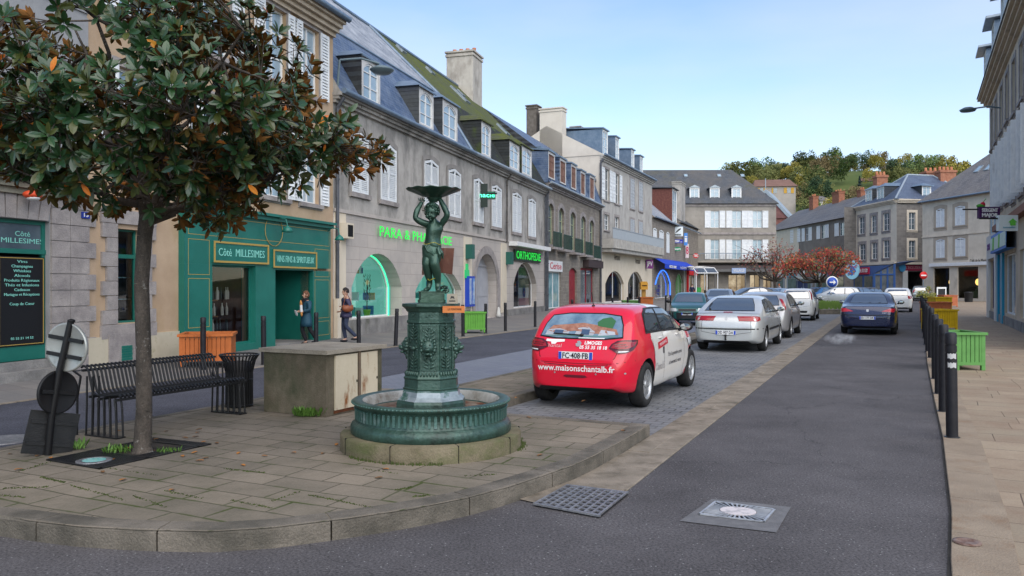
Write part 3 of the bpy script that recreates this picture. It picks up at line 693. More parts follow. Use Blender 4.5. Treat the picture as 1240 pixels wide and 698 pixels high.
zz=H0.px(30,410)[1];t_=text_mb('05 55 21 14 52',.06,.002,w=.45,T=face_T((b0+b1)/2,.072,zz));mb.add(t_.v,t_.f)
mb.build('lettering',M_cyan,dr)
mb=MB()
for tx,v,w in (('Côté',283.5,.30),('MILLESIMES',292,.84)):
    zz=H0.px(33,v)[1];t_=text_mb(tx,.125,.002,w=w,bold=.0,T=face_T(H0.px(34,290)[0],.122,zz));mb.add(t_.v,t_.f)
mb.build('lettering',M_cyan,dr)
st_=MB();st_.bb(d0-1.2,d1+.25,-.32,.0,0,dbot*.62);st_.bb(d0-1.0,d1+.12,-.14,.24,0,dbot);st_.build('doorstep',M_plinth,H0.root)
for a,b,c,d in wz:casement(H0,rect(a,b,c,d));open_shutters(H0,a,b,c,d,w=.45)
casement(H0,rect(d0-2.9,d0-1.3,1.1,dtop),fm=M_green,mull=False,bars=1)
roof(H0,-.2,s1,[(-.35,11.95),(4,16),(8.3,11.95)],M_slateg)
q=H0.px(24,237);mb=MB();mb.ell((q[0],-.28,q[1]),(.17,.13,.08));mb.ell((q[0],-.29,q[1]-.05),(.12,.1,.05),1);mb.build('door_lamp',[pmat('lamp_orange',(.5,.06,.02),rough=.4),M_white],H0.root)
npl=MB();q=H0.px(100.5,261);npl.bb(q[0]-.09,q[0]+.09,-.075,-.045,q[1]-.06,q[1]+.06)
pln=npl.build('house_number',flat('enamel_blue',(.02,.04,.25),.25),H0.root)
letters(H0,'13',q[0]-.055,q[0]+.055,q[1],.1,M_white,y=-.079,ext=.002,parent=pln,bold=.002)

# ---------------- beige house with the green shopfront
A=Bld('beige_house',L1(-9.33),L1(0),'beige rendered house behind the tree with a green wooden shopfront')
sA=A.L;w0,w1=A.px(140.5,300)[0],A.px(170,300)[0];wt,wb=A.px(155,278)[1],A.px(155,391)[1]
up=[]
fl1=(4.05,6.1);fl2=(7.15,9.1)
g0=A.px(216,400)[0]
cols=[(.75,1.8),(3.3,4.35),(5.75,6.8),(7.55,8.5)]
for a,b in cols:up += [(a,b,*fl1),(a,b,*fl2)]
gw=(A.px(250,370)[0],A.px(303,370)[0],A.px(276,418)[1],A.px(276,321.5)[1]);gd=(A.px(327,370)[0],A.px(373,370)[0],.13,A.px(350,327.5)[1])
holes=[rect(w0,w1,wb,wt)]+[rect(*h) for h in up]+[rect(gw[0],gw[1],gw[2],gw[3]),rect(gd[0],gd[1],.1,gd[3])]
ztopA=A.px(403,27)[1]
wall(A,[(0,0),(sA,0),(sA,ztopA),(0,ztopA)],holes,M_beige,D=8,sides=(0,1))
mb=MB();mb.bb(.0,g0-.02,-.05,0,0,A.px(150,405)[1]-.02);mb.build('plinth',pmat('plinth_beige',(.40,.36,.27),(.48,.43,.33),scale=2,rough=.9,stain=(2,(.2,.2,.1),.55,.75,(1,1,1))),A.root)
mb=MB();z=.85;k=0   # granite blocks round the window
for i in range(9):
    h=(wt+.38-wb+.3)/9;z=wb-.3+h*i;e=.12 if i % 2 else 0
    if i in (0,8):mb.bb(w0-.42,w1+.42,-.055,-.002,z+.005,z+h-.005)
    else:mb.bb(w0-.28-e,w0-.004,-.055,.0,z+.005,z+h-.005);mb.bb(w1+.004,w1+.28+e,-.055,.0,z+.005,z+h-.005)
mb.build('window_surround',M_quoin,A.root)
mb=MB();ve=A.px(145,430);mb.bb(ve[0]-.35,ve[0]+.35,-.075,-.05,.12,.75);mb.build('vent_block',M_quoin,A.root)
mb=MB();[mb.bb(ve[0]-.03,ve[0]+.25,-.09+.006*(i % 2),-.075,.2+i*.05,.245+i*.05) for i in range(6)];mb.build('vent_grille',M_green,A.root)
casement(A,rect(w0,w1,wb,wt),fm=M_green,pm=M_clear,mull=False,bars=1,fw=.04)
zz=A.px(155,310)[1];mb=MB();mb.bb(w0,w1,.11,.19,zz-.05,zz+.03);mb.build('transom',M_green,A.root)
room(A,w0-.3,w1+.3,wb-.1,wt+.1,1.4,M_int_dark,mback=emis('window_scene',(.12,.20,.19),.25))
mb=MB();rnd=random.Random(2)
for i in range(12):
    x=rnd.uniform(w0,w1-.1);mb.lathe([(.04,0),(.045,.2),(.015,.28),(.015,.36)],8,c=(x,.5+rnd.uniform(-.1,.3),wb+rnd.choice([.02,.5,.95])))
for zz in (wb+.01,wb+.48,wb+.93):mb.bb(w0-.2,w1+.2,.4,.9,zz-.02,zz)
mb.build('bottle_display',pmat('bottle_glass',(.05,.12,.12),(.3,.45,.5),scale=6,rough=.15),A.root)
for (a,b,c,d) in up:
    casement(A,rect(a,b,c,d),pm=M_paneb);surround(A,rect(a,b,c,d),.16,M_quoin,.03)
    open_shutters(A,a,b,c,d,w=.46,slats=20)
cornice(A,0,sA,ztopA+.02,pmat('cornice_stone',(.36,.29,.21),(.45,.38,.29),scale=2,rough=.85,fine=.15),.5,.42,steps=4)
gutterpipe(A,0,sA+.1,ztopA+.05,-.5,.09)
roof(A,0,sA,[(-.45,ztopA+.03),(1.5,ztopA+2.6),(4,ztopA+3.6),(8.2,ztopA)],M_slateg,mend=M_beige)
mb=MB();mb.bb(sA-1.3,sA-.1,.9,1.9,ztopA,ztopA+3.2);mb.build('chimney',M_render,A.root)
# shopfront: fascia, pilasters, signs
zc=A.px(300,259)[1];zf=A.px(283,290)[1];s9=A.px(394.5,350)[0];y0=-.16
fr=MB()
def fbox(x0,x1,z0_,z1_,y=y0,m=0):fr.bb(x0,x1,y,-.002,z0_,z1_,m)
fbox(g0,s9,gw[3],zc-.04)                                   # fascia
fbox(g0,gw[0],.1,gw[3]-.001);fbox(gw[1],gd[0],.1,gw[3]-.001);fbox(gd[1],s9,.1,gd[3]);
fbox(gw[0],gw[1],.1,gw[2]);fr.bb(gd[0],gd[1],y0,-.002,gd[3],gw[3]+.01) if gd[3] < gw[3] else None
fr.bb(g0-.03,s9+.03,-.36,-.002,zc-.03,zc+.04);fr.bb(g0-.01,s9+.01,-.27,-.002,zc-.13,zc-.034)
sf=fr.build('shopfront',M_green,A.root)
gl=MB()
def grect(x0,x1,z0_,z1_,t=.012,y=y0-.004):
    gl.bb(x0,x1,y,y0+.001,z0_,z0_+t);gl.bb(x0,x1,y,y0+.001,z1_-t,z1_);gl.bb(x0,x0+t,y+.001,y0+.001,z0_+t,z1_-t);gl.bb(x1-t,x1,y+.001,y0+.001,z0_+t,z1_-t)
zs1,zs0=A.px(283,299)[1],A.px(283,319)[1]
for x0,x1 in ((g0+.12,gw[0]-.1),(gd[1]+.1,s9-.08)):
    grect(x0,x1,zs0-.3,zs1+.1);grect(x0,x1,.75,zs0-.38);grect(x0,x1,.25,.66)
grect(g0+.12,s9-.08,zs1+.2,zc-.2)
gl.build('gold_line',M_gold,sf)
for (ua,ub,va,vb,tx,wk) in ((250,317,292.5,319,'Côté  MILLESIMES',.84),(323,376,302,325,'VINS FINS & SPIRITUEUX',.86)):
    xa,xb=A.px(ua,300)[0],A.px(ub,300)[0];um=(ua+ub)/2;za,zb=A.px(um,vb+.3)[1],A.px(um,va+2)[1]
    sg=MB();sg.bb(xa,xb,y0-.04,y0-.001,za,zb);so=sg.build('sign_panel',M_green,sf)
    fg=MB();ring(fg,[(xa+.045,za+.045),(xb-.045,za+.045),(xb-.045,zb-.045),(xa+.045,zb-.045)],[(xa,za),(xb,za),(xb,zb),(xa,zb)],y0-.06,y0-.04);fg.build('sign_frame',M_gold,so)
    letters(A,tx,(xa+xb)/2-(xb-xa)*wk/2,(xa+xb)/2+(xb-xa)*wk/2,(za+zb)/2-.01,(zb-za)*.52,M_cyan,y=y0-.043,ext=.004,parent=so)
cs=casement(A,rect(gw[0],gw[1],gw[2],gw[3]),parent=sf,y=-.02,fm=M_green,pm=M_clear,mull=False,bars=1,fw=.05)
room(A,gw[0]-.2,gw[1]+.05,.12,gw[3]+.1,2.2,pmat('wine_shop_wall',(.10,.03,.02),(.05,.02,.015),scale=2,rough=.7),mback=pmat('wine_shop_back',(.14,.03,.02),(.05,.05,.05),scale=.9,rough=.8))
mb=MB();rnd=random.Random(12)
for zz in (.55,.95,1.35):
    mb.bb(gw[0],gw[1]-.6,.5,.85,zz-.03,zz,1)
    for i in range(14):
        x=gw[0]+.1+i*.13;mb.lathe([(.035,0),(.037,.18),(.012,.25),(.012,.31)],8,rnd.choice([0,2]),c=(x,.65+rnd.uniform(-.08,.08),zz))
mb.bb(gw[0]+.3,gw[0]+.9,1.0,1.05,1.5,2.4,3);mb.bb(gw[1]-.85,gw[1]-.45,.9,.95,1.3,2.6,4)
mb.build('wine_display',[pmat('bottle_dark',(.012,.02,.015),rough=.15),pmat('shelf_wood',(.18,.08,.03),rough=.6),pmat('bottle_label',(.5,.45,.38),rough=.5),pmat('poster_grey',(.3,.3,.32),rough=.6),pmat('poster_olive',(.12,.14,.10),rough=.6)],A.root)
# recessed entrance
rec=MB();rec.quad((gd[0],-.05,.13),(gd[0],1.1,.13),(gd[0],1.1,gd[3]),(gd[0],-.05,gd[3]));rec.quad((gd[1],1.1,.13),(gd[1],-.05,.13),(gd[1],-.05,gd[3]),(gd[1],1.1,gd[3]))
rec.quad((gd[0],1.1,.13),(gd[1],1.1,.13),(gd[1],1.1,gd[3]),(gd[0],1.1,gd[3]));rec.quad((gd[0],-.05,gd[3]),(gd[0],1.1,gd[3]),(gd[1],1.1,gd[3]),(gd[1],-.05,gd[3]))
rec.build('entrance_recess',M_green,sf)
dd=MB();xm=gd[0]+(gd[1]-gd[0])*.33;dd.bb(xm,gd[1]-.1,.98,1.05,.15,gd[3]-.25);dd.bb(xm+.15,gd[1]-.25,.95,.98,.5,1.0);dd.bb(xm+.15,gd[1]-.25,.95,.98,1.2,gd[3]-.5)
dd.bb(gd[0]+.03,gd[0]+.08,.4,1.0,.15,gd[3]-.2)
de=dd.build('door',M_greend,sf);nn=MB();nn.bb(gd[1]-.62,gd[1]-.32,.935,.949,1.75,2.05);nn.build('notice',flat('paper',(.55,.6,.68),.6),de)
th=MB();th.bb(gd[0]+.002,gd[1]-.002,-.2,1.09,0,.145);th.build('doorstep',M_plinth,sf)
for (u,v,rg) in ((326,281,1),(391,291,0)):              # swan-neck lamps
    x,z=A.px(u,v);lb=MB();pts=[(x,-.15,z-.15),(x,-.3,z-.17),(x,-.42,z-.08),(x,-.47,z+.05)]
    pts=[(x,-.16,z+.25),(x,-.3,z+.36),(x,-.5,z+.32),(x,-.55,z+.15)]
    lb.path(pts,.014,8);lb.lathe([(.02,.12),(.05,.09),(.10,.05),(.15,-.04),(.14,-.045),(.05,.02)],14,c=(x,-.55,z+.03))
    if rg:
        for i in range(18):
            a,b=2*math.pi*i/18,2*math.pi*(i+1)/18;lb.tube((x-.05+.4*math.cos(a),-.18,z+.02+.4*math.sin(a)),(x-.05+.4*math.cos(b),-.18,z+.02+.4*math.sin(b)),.009,n=5,m=1)
    lb.build('wall_lamp',[M_green,M_gold],sf)

# ---------------- pharmacy building
B=Bld('pharmacy_building',L1(0),L1(26),'long grey weathered building with the pharmacy shops and slate mansard roof')
sB=B.L;HB=7.5
sh=[(425.8,445.5,161,234.5),(460.5,479.5,175,243.8),(513.5,530.4,193.7,252),(542.9,557.6,204.8,263.5),(573.3,585.1,216.2,270),(595.2,607,224.5,275.3),(620.2,631,233.4,281.8),(639.6,648.5,240.6,287)]
ups=[]
for ua,ub,va,vb in sh:
    um=(ua+ub)/2;ups.append((B.s_(ua),B.s_(ub),B.px(um,vb)[1],B.px(um,va)[1]))
wn1=(B.s_(425.8),B.s_(486.7),.62,B.px(456,307)[1]);wn2=(B.s_(503),B.s_(559),.62,B.px(528,322)[1])
dra=(B.s_(574.5),B.s_(601),.12,B.px(588,307.5)[1]);osh=(B.s_(622),B.s_(649.6),.45,B.px(636,318)[1])
zc1=3.95
holes=[rect(wn1[0],wn1[1],wn1[2],wn1[3],1.15,12),rect(wn2[0],wn2[1],wn2[2],wn2[3],1.0,12),rect(*dra,1.3,12),rect(*osh,1.2,12)]
lowp=[(0,0),(sB,0),(sB,zc1),(0,zc1)]
wall(B,lowp,holes,M_ashlar,D=0,reveal=.45,name='ground_floor_wall')
wall(B,[(0,zc1),(sB,zc1),(sB,HB),(0,HB)],[rect(*u_,.12) for u_ in ups],M_render,D=9,name='upper_wall',y0=.02)
mb=MB();mb.bb(0,sB,-.06,.02,zc1-.01,zc1+.1);mb.build('string_course',M_ashlar,B.root)
for u_ in ups:
    closed_shutters(B,*u_,rise=.13,slats=26 if u_[0] < 14 else 16,y=0.0)
    mb=MB();mb.bb(u_[0]-.12,u_[1]+.12,-.08,.02,u_[2]-.15,u_[2]-.01);mb.build('window_sill',M_quoin,B.root)
    surround(B,rect(*u_,.12),.17,pmat('surround_grey',(.22,.205,.19),(.29,.27,.25),scale=2,rough=.9,fine=.2),.012,sill=False)
    casement(B,rect(*u_,.12),y=.1,pm=M_pane)
for a,b,c,d in ((.05,B.s_(418),.55,B.px(410,258)[1]),(B.s_(561.5),B.s_(571),.3,3.85),(B.s_(606.5),B.s_(613),.3,3.85)):mb=MB();mb.bb(a,b,-.03,0,c,d);mb.build('cream_pilaster',M_cream,B.root)
mb=MB();mb.bb(.02,wn2[1]+.9,-.09,0,0,.6);mb.bb(B.s_(613),sB-.1,-.07,0,0,.42);mb.bb(.05,B.s_(418),-.13,-.09,.0,1.05);mb.build('plinth',M_plinth,B.root)
mb=MB();ring(mb,rect(*dra,1.3,12),grow(rect(*dra,1.3,12),.38),-.07,0);mb.build('door_arch',M_quoin,B.root)
xm=(dra[0]+dra[1])/2;mb=MB();facepoly(mb,rect(*dra,1.3,12),[],.42)
for a,b in ((dra[0]+.12,xm-.05),(xm+.05,dra[1]-.12)):
    mb.bb(a,b,.395,.42,.35,1.0);mb.bb(a,b,.395,.42,1.15,2.5)
mb.bb(dra[0],dra[1],.37,.42,2.6,2.68);mb.bb(xm-.03,xm+.03,.38,.42,.15,2.6)
mb.build('door',pmat('door_grey',(.30,.31,.34),(.36,.37,.40),scale=2,rough=.5),B.root)
mb=MB();mb.lathe([(.0,0),(.13,0),(.11,.1),(.05,.45),(.0,.5)],12,c=(dra[1]-.1,-.15,.13));mb.build('guard_stone',flat('stone_white',(.5,.5,.47),.7),B.root)
# roofs: slate on the left, moss on the right
profB=[(-.3,HB),(1.45,10.35),(4.9,13.75)];back=[(9,7.8)]
sv=12.0
mb=MB();
def strip(mb,s0,s1,pr,m):
    for i in range(len(pr)-1):
        (ya,za),(yb,zb)=pr[i],pr[i+1];mb.quad((s0,ya,za),(s1,ya,za),(s1,yb,zb),(s0,yb,zb),m[min(i,len(m)-1)])
strip(mb,0,sv,profB+back,[0,1]);strip(mb,sv,sB,profB+back,[2,3])
for s in (0,sB):
    pts=profB+back
    for t in tessellate_polygon([[Vector((p[0],p[1],0)) for p in pts]]):mb.add([(s,pts[i][0],pts[i][1]) for i in t],[(0,1,2)],4)
rf=mb.build('roof',[M_slate,M_slateg,M_mossyd,M_mossy,M_render],B.root)
mb=MB()   # lead flashing between the two roofs, along the ridge and at the break
for i in range(2):
    a,b=profB[i],profB[i+1];T0=Vector((sv,a[0],a[1]+.03));T1=Vector((sv,b[0],b[1]+.03));mb.tube(T0,T1,.09,n=6)
mb.tube((0,4.9,13.78),(sB,4.9,13.78),.09,n=6);mb.tube((0,1.45,10.37),(sv,1.45,10.37),.05,n=6)
mb.build('lead_flashing',M_zinc,rf)
def skylight(B,sc,prof,k,w,h,parent,m=None,i=1):
    a=Vector((0,prof[i][0],prof[i][1]));b=Vector((0,prof[i+1][0],prof[i+1][1]));d=(b-a);ln=d.length;d.normalize();nrm=Vector((0,-d.z,d.y));nrm=Vector((0,-abs(d.z),abs(d.y)))
    o=a+d*ln*k;p=[o+Vector((sc-w/2,0,0)),o+Vector((sc+w/2,0,0)),o+Vector((sc+w/2,0,0))+d*h,o+Vector((sc-w/2,0,0))+d*h]
    mb=MB();q=[x+nrm*.10 for x in p];mb.add(p+q,[(0,1,5,4),(1,2,6,5),(2,3,7,6),(3,0,4,7)]);
    inn=[x+nrm*.10 for x in [p[0]+Vector((.07,0,0))+d*.07,p[1]+Vector((-.07,0,0))+d*.07,p[2]+Vector((-.07,0,0))-d*.07,p[3]+Vector((.07,0,0))-d*.07]]
    mb.add(q+inn,[(0,1,5,4),(1,2,6,5),(2,3,7,6),(3,0,4,7)]);o_=mb.build('skylight',M_zincw,parent)
    g_=MB();g_.add([x-nrm*.02 for x in inn],[(0,1,2,3)]);g_.build('pane',m or M_paneb,o_)
for sc,k,w,h in ((6.2,.55,.7,1.6),(14.6,.82,.5,.5),(17.5,.72,.5,.5),(20,.42,.75,1.3),(21.2,.62,.45,.5),(23.8,.08,.7,.9)):skylight(B,sc,profB,k,w,h,rf)
for ua,ub,va,vb,mossy in ((438,460.5,72,125,0),(507.5,525,108,155,0),(536,554,123,170,0),(583,594.5,148,190,1),(617,629,172,206,1),(632,644,178,213,1)):
    yd=-.22
    n_=yd;sa,sb_=B.s_(ua,yd),B.s_(ub,yd);um=(ua+ub)/2;z1_=B.px(um,va,yd)[1];z0_=B.px(um,vb,yd)[1]
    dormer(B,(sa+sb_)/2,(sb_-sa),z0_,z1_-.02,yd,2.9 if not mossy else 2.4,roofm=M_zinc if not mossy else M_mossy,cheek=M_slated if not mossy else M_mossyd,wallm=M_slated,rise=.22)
cornice(B,0,sB,HB+.05,M_render,.3,.3);gutterpipe(B,0,sv,HB+.08,-.38,.09);gutterpipe(B,sv,sB,HB+.08,-.38,.09,M_zincw)
chimney(B,sB-2.3,sB-.6,3.9,5.6,12,B.px(576,78,4.7)[1],pmat('chimney_render',(.36,.33,.29),(.46,.43,.38),scale=1.5,rough=.9,stain=(1.2,(.15,.13,.11),.5,.8,(1,1,.4))),4)
downpipe(B,.12,.1,HB-.4);downpipe(B,sB-.25,.1,HB-.4);downpipe(B,B.s_(612),3.9,HB-.4,M_int_dark,.04)
mb=MB();mb.bb(.0,.22,-.16,-.02,.1,1.3);mb.build('pipe_guard',M_cream,B.root)
bx=B.px(414.5,280);mb=MB();mb.bb(bx[0]-.22,bx[0]+.22,-.28,-.03,bx[1]-.24,bx[1]+.24);o_=mb.build('wall_box',M_cream,B.root)
mb=MB();mb.bb(bx[0]-.16,bx[0]+.16,-.29,-.281,bx[1]-.18,bx[1]+.18);mb.build('box_grille',M_dark,o_)
# lettering of the pharmacy (lit green letters)
za,zb=B.px(459,279)[1],B.px(540,294.5)[1];zt=(za+zb)/2
ps=empty('pharmacy_sign',B.world(B.s_(500),0,zt),math.atan2(B.d.y,B.d.x),'green illuminated letters PARA & PHARMACIE on the grey wall','sign')
sa,sb_=B.s_(456),B.s_(544)
text_mb('PARA & PHARMACIE',.50,.004,w=sb_-sa,bold=0,T=face_T(((sa+sb_)/2)-B.s_(500),-.12,0)).build('lettering',M_led_green,ps)
os_=empty('orthopaedic_sign',B.world(B.s_(638),0,B.px(638,311)[1]),math.atan2(B.d.y,B.d.x),'green illuminated letters ORTHOPEDIE above the arched shop window','sign')
text_mb('ORTHOPEDIE',.62,.004,w=(B.s_(654)-B.s_(622.7))*.93,bold=.001,T=face_T(0,-.14,0)).build('lettering',M_led_green,os_)
mb=MB();w_=(B.s_(654)-B.s_(622.7))/2;mb.bb(-w_,w_,-.1,-.02,-.3,.3);mb.build('sign_board',flat('sign_dark',(.015,.03,.02),.5),os_)
mb=MB();x0_,x1_=B.s_(615.5),B.s_(657.5);z0_=B.px(636,301)[1];mb.bb(x0_,x1_,-.5,-.02,z0_,z0_+.22);mb.build('awning_case',M_white,B.root)
# lit pharmacy windows
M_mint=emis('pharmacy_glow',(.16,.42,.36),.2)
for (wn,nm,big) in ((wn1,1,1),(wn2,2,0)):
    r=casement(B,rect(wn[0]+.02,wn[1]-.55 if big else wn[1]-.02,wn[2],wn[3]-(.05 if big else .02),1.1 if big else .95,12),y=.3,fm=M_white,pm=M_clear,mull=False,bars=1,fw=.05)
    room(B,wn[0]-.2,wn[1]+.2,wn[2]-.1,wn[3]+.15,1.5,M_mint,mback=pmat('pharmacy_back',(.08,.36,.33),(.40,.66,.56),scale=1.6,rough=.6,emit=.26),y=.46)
nb=MB();op=rect(wn1[0]+.02,wn1[1]-.55,wn1[2],wn1[3]-.05,1.1,14)
for i in range(1,len(op)-4):nb.tube((op[i][0],.27,op[i][1]),(op[i+1][0],.27,op[i+1][1]),.017,n=6)
nb.build('neon_tube',M_neon_green,B.root)
mb=MB();rnd=random.Random(3)      # things on show
for wn in (wn1,wn2):
    for i in range(26):
        x=rnd.uniform(wn[0]+.15,wn[1]-.3);zz=wn[2]+rnd.choice([.02,.02,.55,1.0,1.5]);h=rnd.uniform(.12,.35);w=rnd.uniform(.06,.2)
        mb.bb(x,x+w,1.1+rnd.uniform(-.2,.2),1.35,zz,zz+h,rnd.randrange(4))
    mb.bb(wn[0]+1.2,wn[0]+2.0,1.6,1.62,1.5,2.9,2)
mb.build('window_display',[flat('pack_white',(.6,.7,.7),.5),flat('pack_blue',(.03,.15,.35),.5),flat('pack_gold',(.45,.32,.10),.5),flat('pack_teal',(.03,.30,.28),.5)],B.root)
mb=MB();x,z=B.px(466.5,386);mb.lathe([(.10,0),(.14,.22)],10,c=(x,.7,.64));mb.tube((x,.7,.8),(x+.02,.7,1.9),.02,n=6,m=1)
for i in range(60):
    a=random.uniform(0,6.28);q=Vector((x+.12*math.cos(a)*random.random(),.7+.12*math.sin(a),random.uniform(1.1,2.0)));mb.add([q,q+Vector((.08,.02,.05)),q+Vector((.02,.02,.13))],[(0,1,2)],2)
mb.build('potted_topiary',[flat('lime_pot',(.25,.5,.05),.5),flat('stem',(.08,.05,.03),.8),flat('leaf_dark',(.02,.09,.03),.6)],B.root)
room(B,osh[0]-.2,osh[1]+.2,.35,osh[3]+.1,1.3,M_int_dark,mback=pmat('ortho_back',(.16,.17,.17),(.30,.33,.33),scale=1.5,rough=.6),y=.46)
casement(B,rect(*osh,1.2,12),y=.3,pm=M_clear,mull=False,bars=1,fw=.05)
mb=MB();xa=osh[0]+(osh[1]-osh[0])*.48;xb=osh[1]-.25;mb.bb(xa,xb,.4,.43,.5,2.75);mb.bb(xa+.05,xb-.05,.385,.4,2.25,2.7,1);mb.bb(xa+.05,xb-.05,.385,.4,1.55,2.1,3);mb.bb(xa+.05,xb-.05,.385,.4,.55,.95,4)
T=Matrix.Translation(((xa+xb)/2,.375,1.28)) @ Matrix.Rotation(R(90),4,'X')
mb.lathe([(0,0),(.28,0),(.28,.01)],16,5,T=T);mb.lathe([(0,.012),(.1,.012)],12,4,T=T)
mb.lathe([(.16,0),(.2,.4),(.22,.42)],12,2,c=(osh[0]+.6,.8,.46))
mb.build('poster_stand',[flat('poster_white',(.65,.68,.68),.5),flat('poster_green',(.02,.25,.06),.5),flat('pot_purple',(.28,.03,.28),.5),flat('poster_photo',(.12,.18,.10),.5),flat('poster_pink',(.6,.25,.28),.5),flat('poster_blue',(.05,.08,.30),.5)],B.root)
# vending machine and small boxes beside the door
mb=MB();x,z=B.px(565.5,356);mb.bb(x-.35,x+.45,-.22,-.03,.75,2.1);vm_=mb.build('condom_dispenser',flat('dispenser_blue',(.02,.06,.40),.35),B.root)
vm_.name='wall_dispenser';mb=MB();mb.bb(x-.28,x-.05,-.235,-.221,.85,2.0);mb.bb(x+.12,x+.4,-.235,-.221,.85,2.0);mb.build('dispenser_panel',pmat('dispenser_panel',(.5,.55,.6),(.05,.2,.5),scale=3,rough=.4),vm_)
mb=MB();x,z=B.px(563.5,332);mb.bb(x-.2,x+.2,-.12,-.03,z-.18,z+.18);mb.bb(x-.075,x+.075,-.121,-.029,z-.45,z+.45);mb.build('pharmacy_cross',pmat('cross_green',(.02,.30,.10),rough=.4,emit=.3),B.root)
for u,v in ((564.5,305),(613,313)):
    x,z=B.px(u,v);mb=MB();mb.bb(x-.17,x+.17,-.35,-.02,z-.32,z+.32);mb.build('alarm_box',flat('box_green',(.02,.10,.08),.5),B.root)
# projecting LED cross
x,z=B.px(582,237);cr_=empty('pharmacy_cross_sign',B.world(x,0,z),math.atan2(B.d.y,B.d.x),'black projecting cross with a lit green display high on the pharmacy wall','sign')
# faces the camera: panel perpendicular to the wall, sticking out to the street
Y_=B.world(x,0,z).y;W_=34.5/F*Y_;hh=9/F*Y_
mb=MB();mb.tube((0,0,hh*.2),(0,-W_*.6,hh*.2),.04);cr_m=mb.build('bracket',M_black,cr_)
T=Matrix.Rotation(-math.atan2(B.d.y,B.d.x),4,'Z')
fx=lambda u:(u-582)/F*Y_
mb=MB();mb.bb(fx(565),fx(600),-.1,.1,-hh/2,hh/2,T=T);mb.bb(fx(582.5),fx(590.5),-.12,.12,-14/F*Y_,14/F*Y_,T=T);mb.build('cross_body',flat('cross_black',(.008,.02,.015),.4),cr_)
text_mb('rmacie',hh*.85,.01,w=fx(599)-fx(573),bold=.004,T=T @ Matrix.Translation(((fx(600)+fx(573))/2,-.125,0)) @ Matrix.Rotation(R(90),4,'X')).build('lettering',emis('led_text',(.10,.95,.55),.6),cr_)
mb=MB();mb.bb(fx(565.5),fx(599.6),-.105,-.1,-hh/2+.02,hh/2-.02,T=T);mb.build('led_panel',emis('led_panel',(.006,.10,.055),.15),cr_)
# street lamp on the facade, high left
x,z=B.px(424,88);lb=MB();lb.path([(.05,-.1,z-1.0),(.05,-.2,z+.1),(x*.6,-.6,z+.28),(x,-1.0,z+.2)],.035,8)
lb.lathe([(.0,.12),(.2,.1),(.38,.0),(.36,-.03),(.25,-.12),(0,-.16)],18,c=(x,-1.1,z));lb.build('street_lamp',pmat('lamp_grey',(.10,.14,.16),rough=.35),None,label='grey saucer street lamp bracketed high beside the first slate dormer',cat='lamp')
o=bpy.data.objects[-1] if False else [q for q in bpy.data.objects if q.name == 'street_lamp'][0]
o.location=B.root.location;o.rotation_euler=B.root.rotation_euler
# ================================================================== further houses on the left
def win_px(Bd,ua,ub,va,vb):um=(ua+ub)/2;return (Bd.s_(ua),Bd.s_(ub),Bd.px(um,vb)[1],Bd.px(um,va)[1])
C_=Bld('narrow_stone_house',L1(26)+Vector((.02,.05)),(7.1,64.3),'stone house with red shop doors, green balconies and a row of rusty dormers')
sC=C_.L;HC=7.95
wc=[win_px(C_,*q) for q in ((663.5,670.5,246.5,296),(676.3,683,252,299),(690.4,697,257,303),(703.2,709.2,262,306),(713.6,719.3,267,310))]
shp=win_px(C_,663,679,329.5,373.5);drd=win_px(C_,689,698.5,324.5,371.5);sh2=win_px(C_,703,718.5,325,368)
wall(C_,[(0,0),(sC,0),(sC,HC),(0,HC)],[rect(*w,.35) for w in wc]+[rect(*shp),rect(drd[0],drd[1],.1,drd[3],.3),rect(sh2[0],sh2[1],.1,sh2[3])],M_stone,D=8,mside=M_cream)
for w in wc:
    casement(C_,rect(*w,.35),y=.15,fm=pmat('pale_green_paint',(.35,.40,.25),rough=.6));surround(C_,rect(*w,.35),.3,M_quoin,.03,sill=False)
    mb=MB();mb.bb(w[0]-.35,w[1]+.35,-.5,-.02,w[2]-.35,w[2]-.2,1)
    for i in range(9):x=w[0]-.3+(w[1]-w[0]+.6)*i/8;mb.tube((x,-.45,w[2]-.2),(x,-.45,w[2]+.75),.03,n=5)
    mb.bb(w[0]-.32,w[1]+.32,-.47,-.43,w[2]+.7,w[2]+.76)
    mb.build('balcony',[pmat('balcony_green',(.012,.04,.032),(.02,.06,.048),scale=5,rough=.5),M_quoin],C_.root)
M_redp=pmat('dark_red_paint',(.22,.012,.02),(.28,.02,.03),scale=3,rough=.45)
casement(C_,rect(*shp),y=.1,pm=pmat('pane_teal',(.10,.25,.28),(.28,.42,.45),scale=1.5,rough=.08),fm=M_white,bars=1)
mb=MB();x0_,x1_=shp[0]-.1,shp[1]+.1;mb.bb(x0_,x1_,-.1,-.002,shp[3]+.02,shp[3]+.7);o_=mb.build('sign_panel',M_white,C_.root)
letters(C_,'Cerise',x0_+.3,x1_-.3,shp[3]+.36,.6,flat('sign_red',(.5,.02,.05),.5),y=-.11,ext=.003,parent=o_,bold=.003)
mb=MB();facepoly(mb,rect(drd[0],drd[1],.12,drd[3],.3),[],.15);mb.bb(drd[0]+.2,drd[1]-.2,.12,.15,1.4,2.7);mb.build('door',M_redp,C_.root)
cs=casement(C_,rect(sh2[0],sh2[1],.12,sh2[3]),y=.1,fm=M_redp,pm=M_pane,bars=1,fw=.16);mb=MB();mb.bb(B.s_(700)-sB+.3,C_.s_(724),-.45,-.002,sh2[3]+.05,sh2[3]+.6);mb.build('shop_canopy',pmat('canopy_dark',(.05,.035,.035),rough=.8),C_.root)
mb=MB();mb.bb(sh2[0]+2.0,sh2[0]+2.7,.3,.5,.6,2.3);mb.build('dress_display',flat('dress_pale',(.4,.5,.55),.7),C_.root)
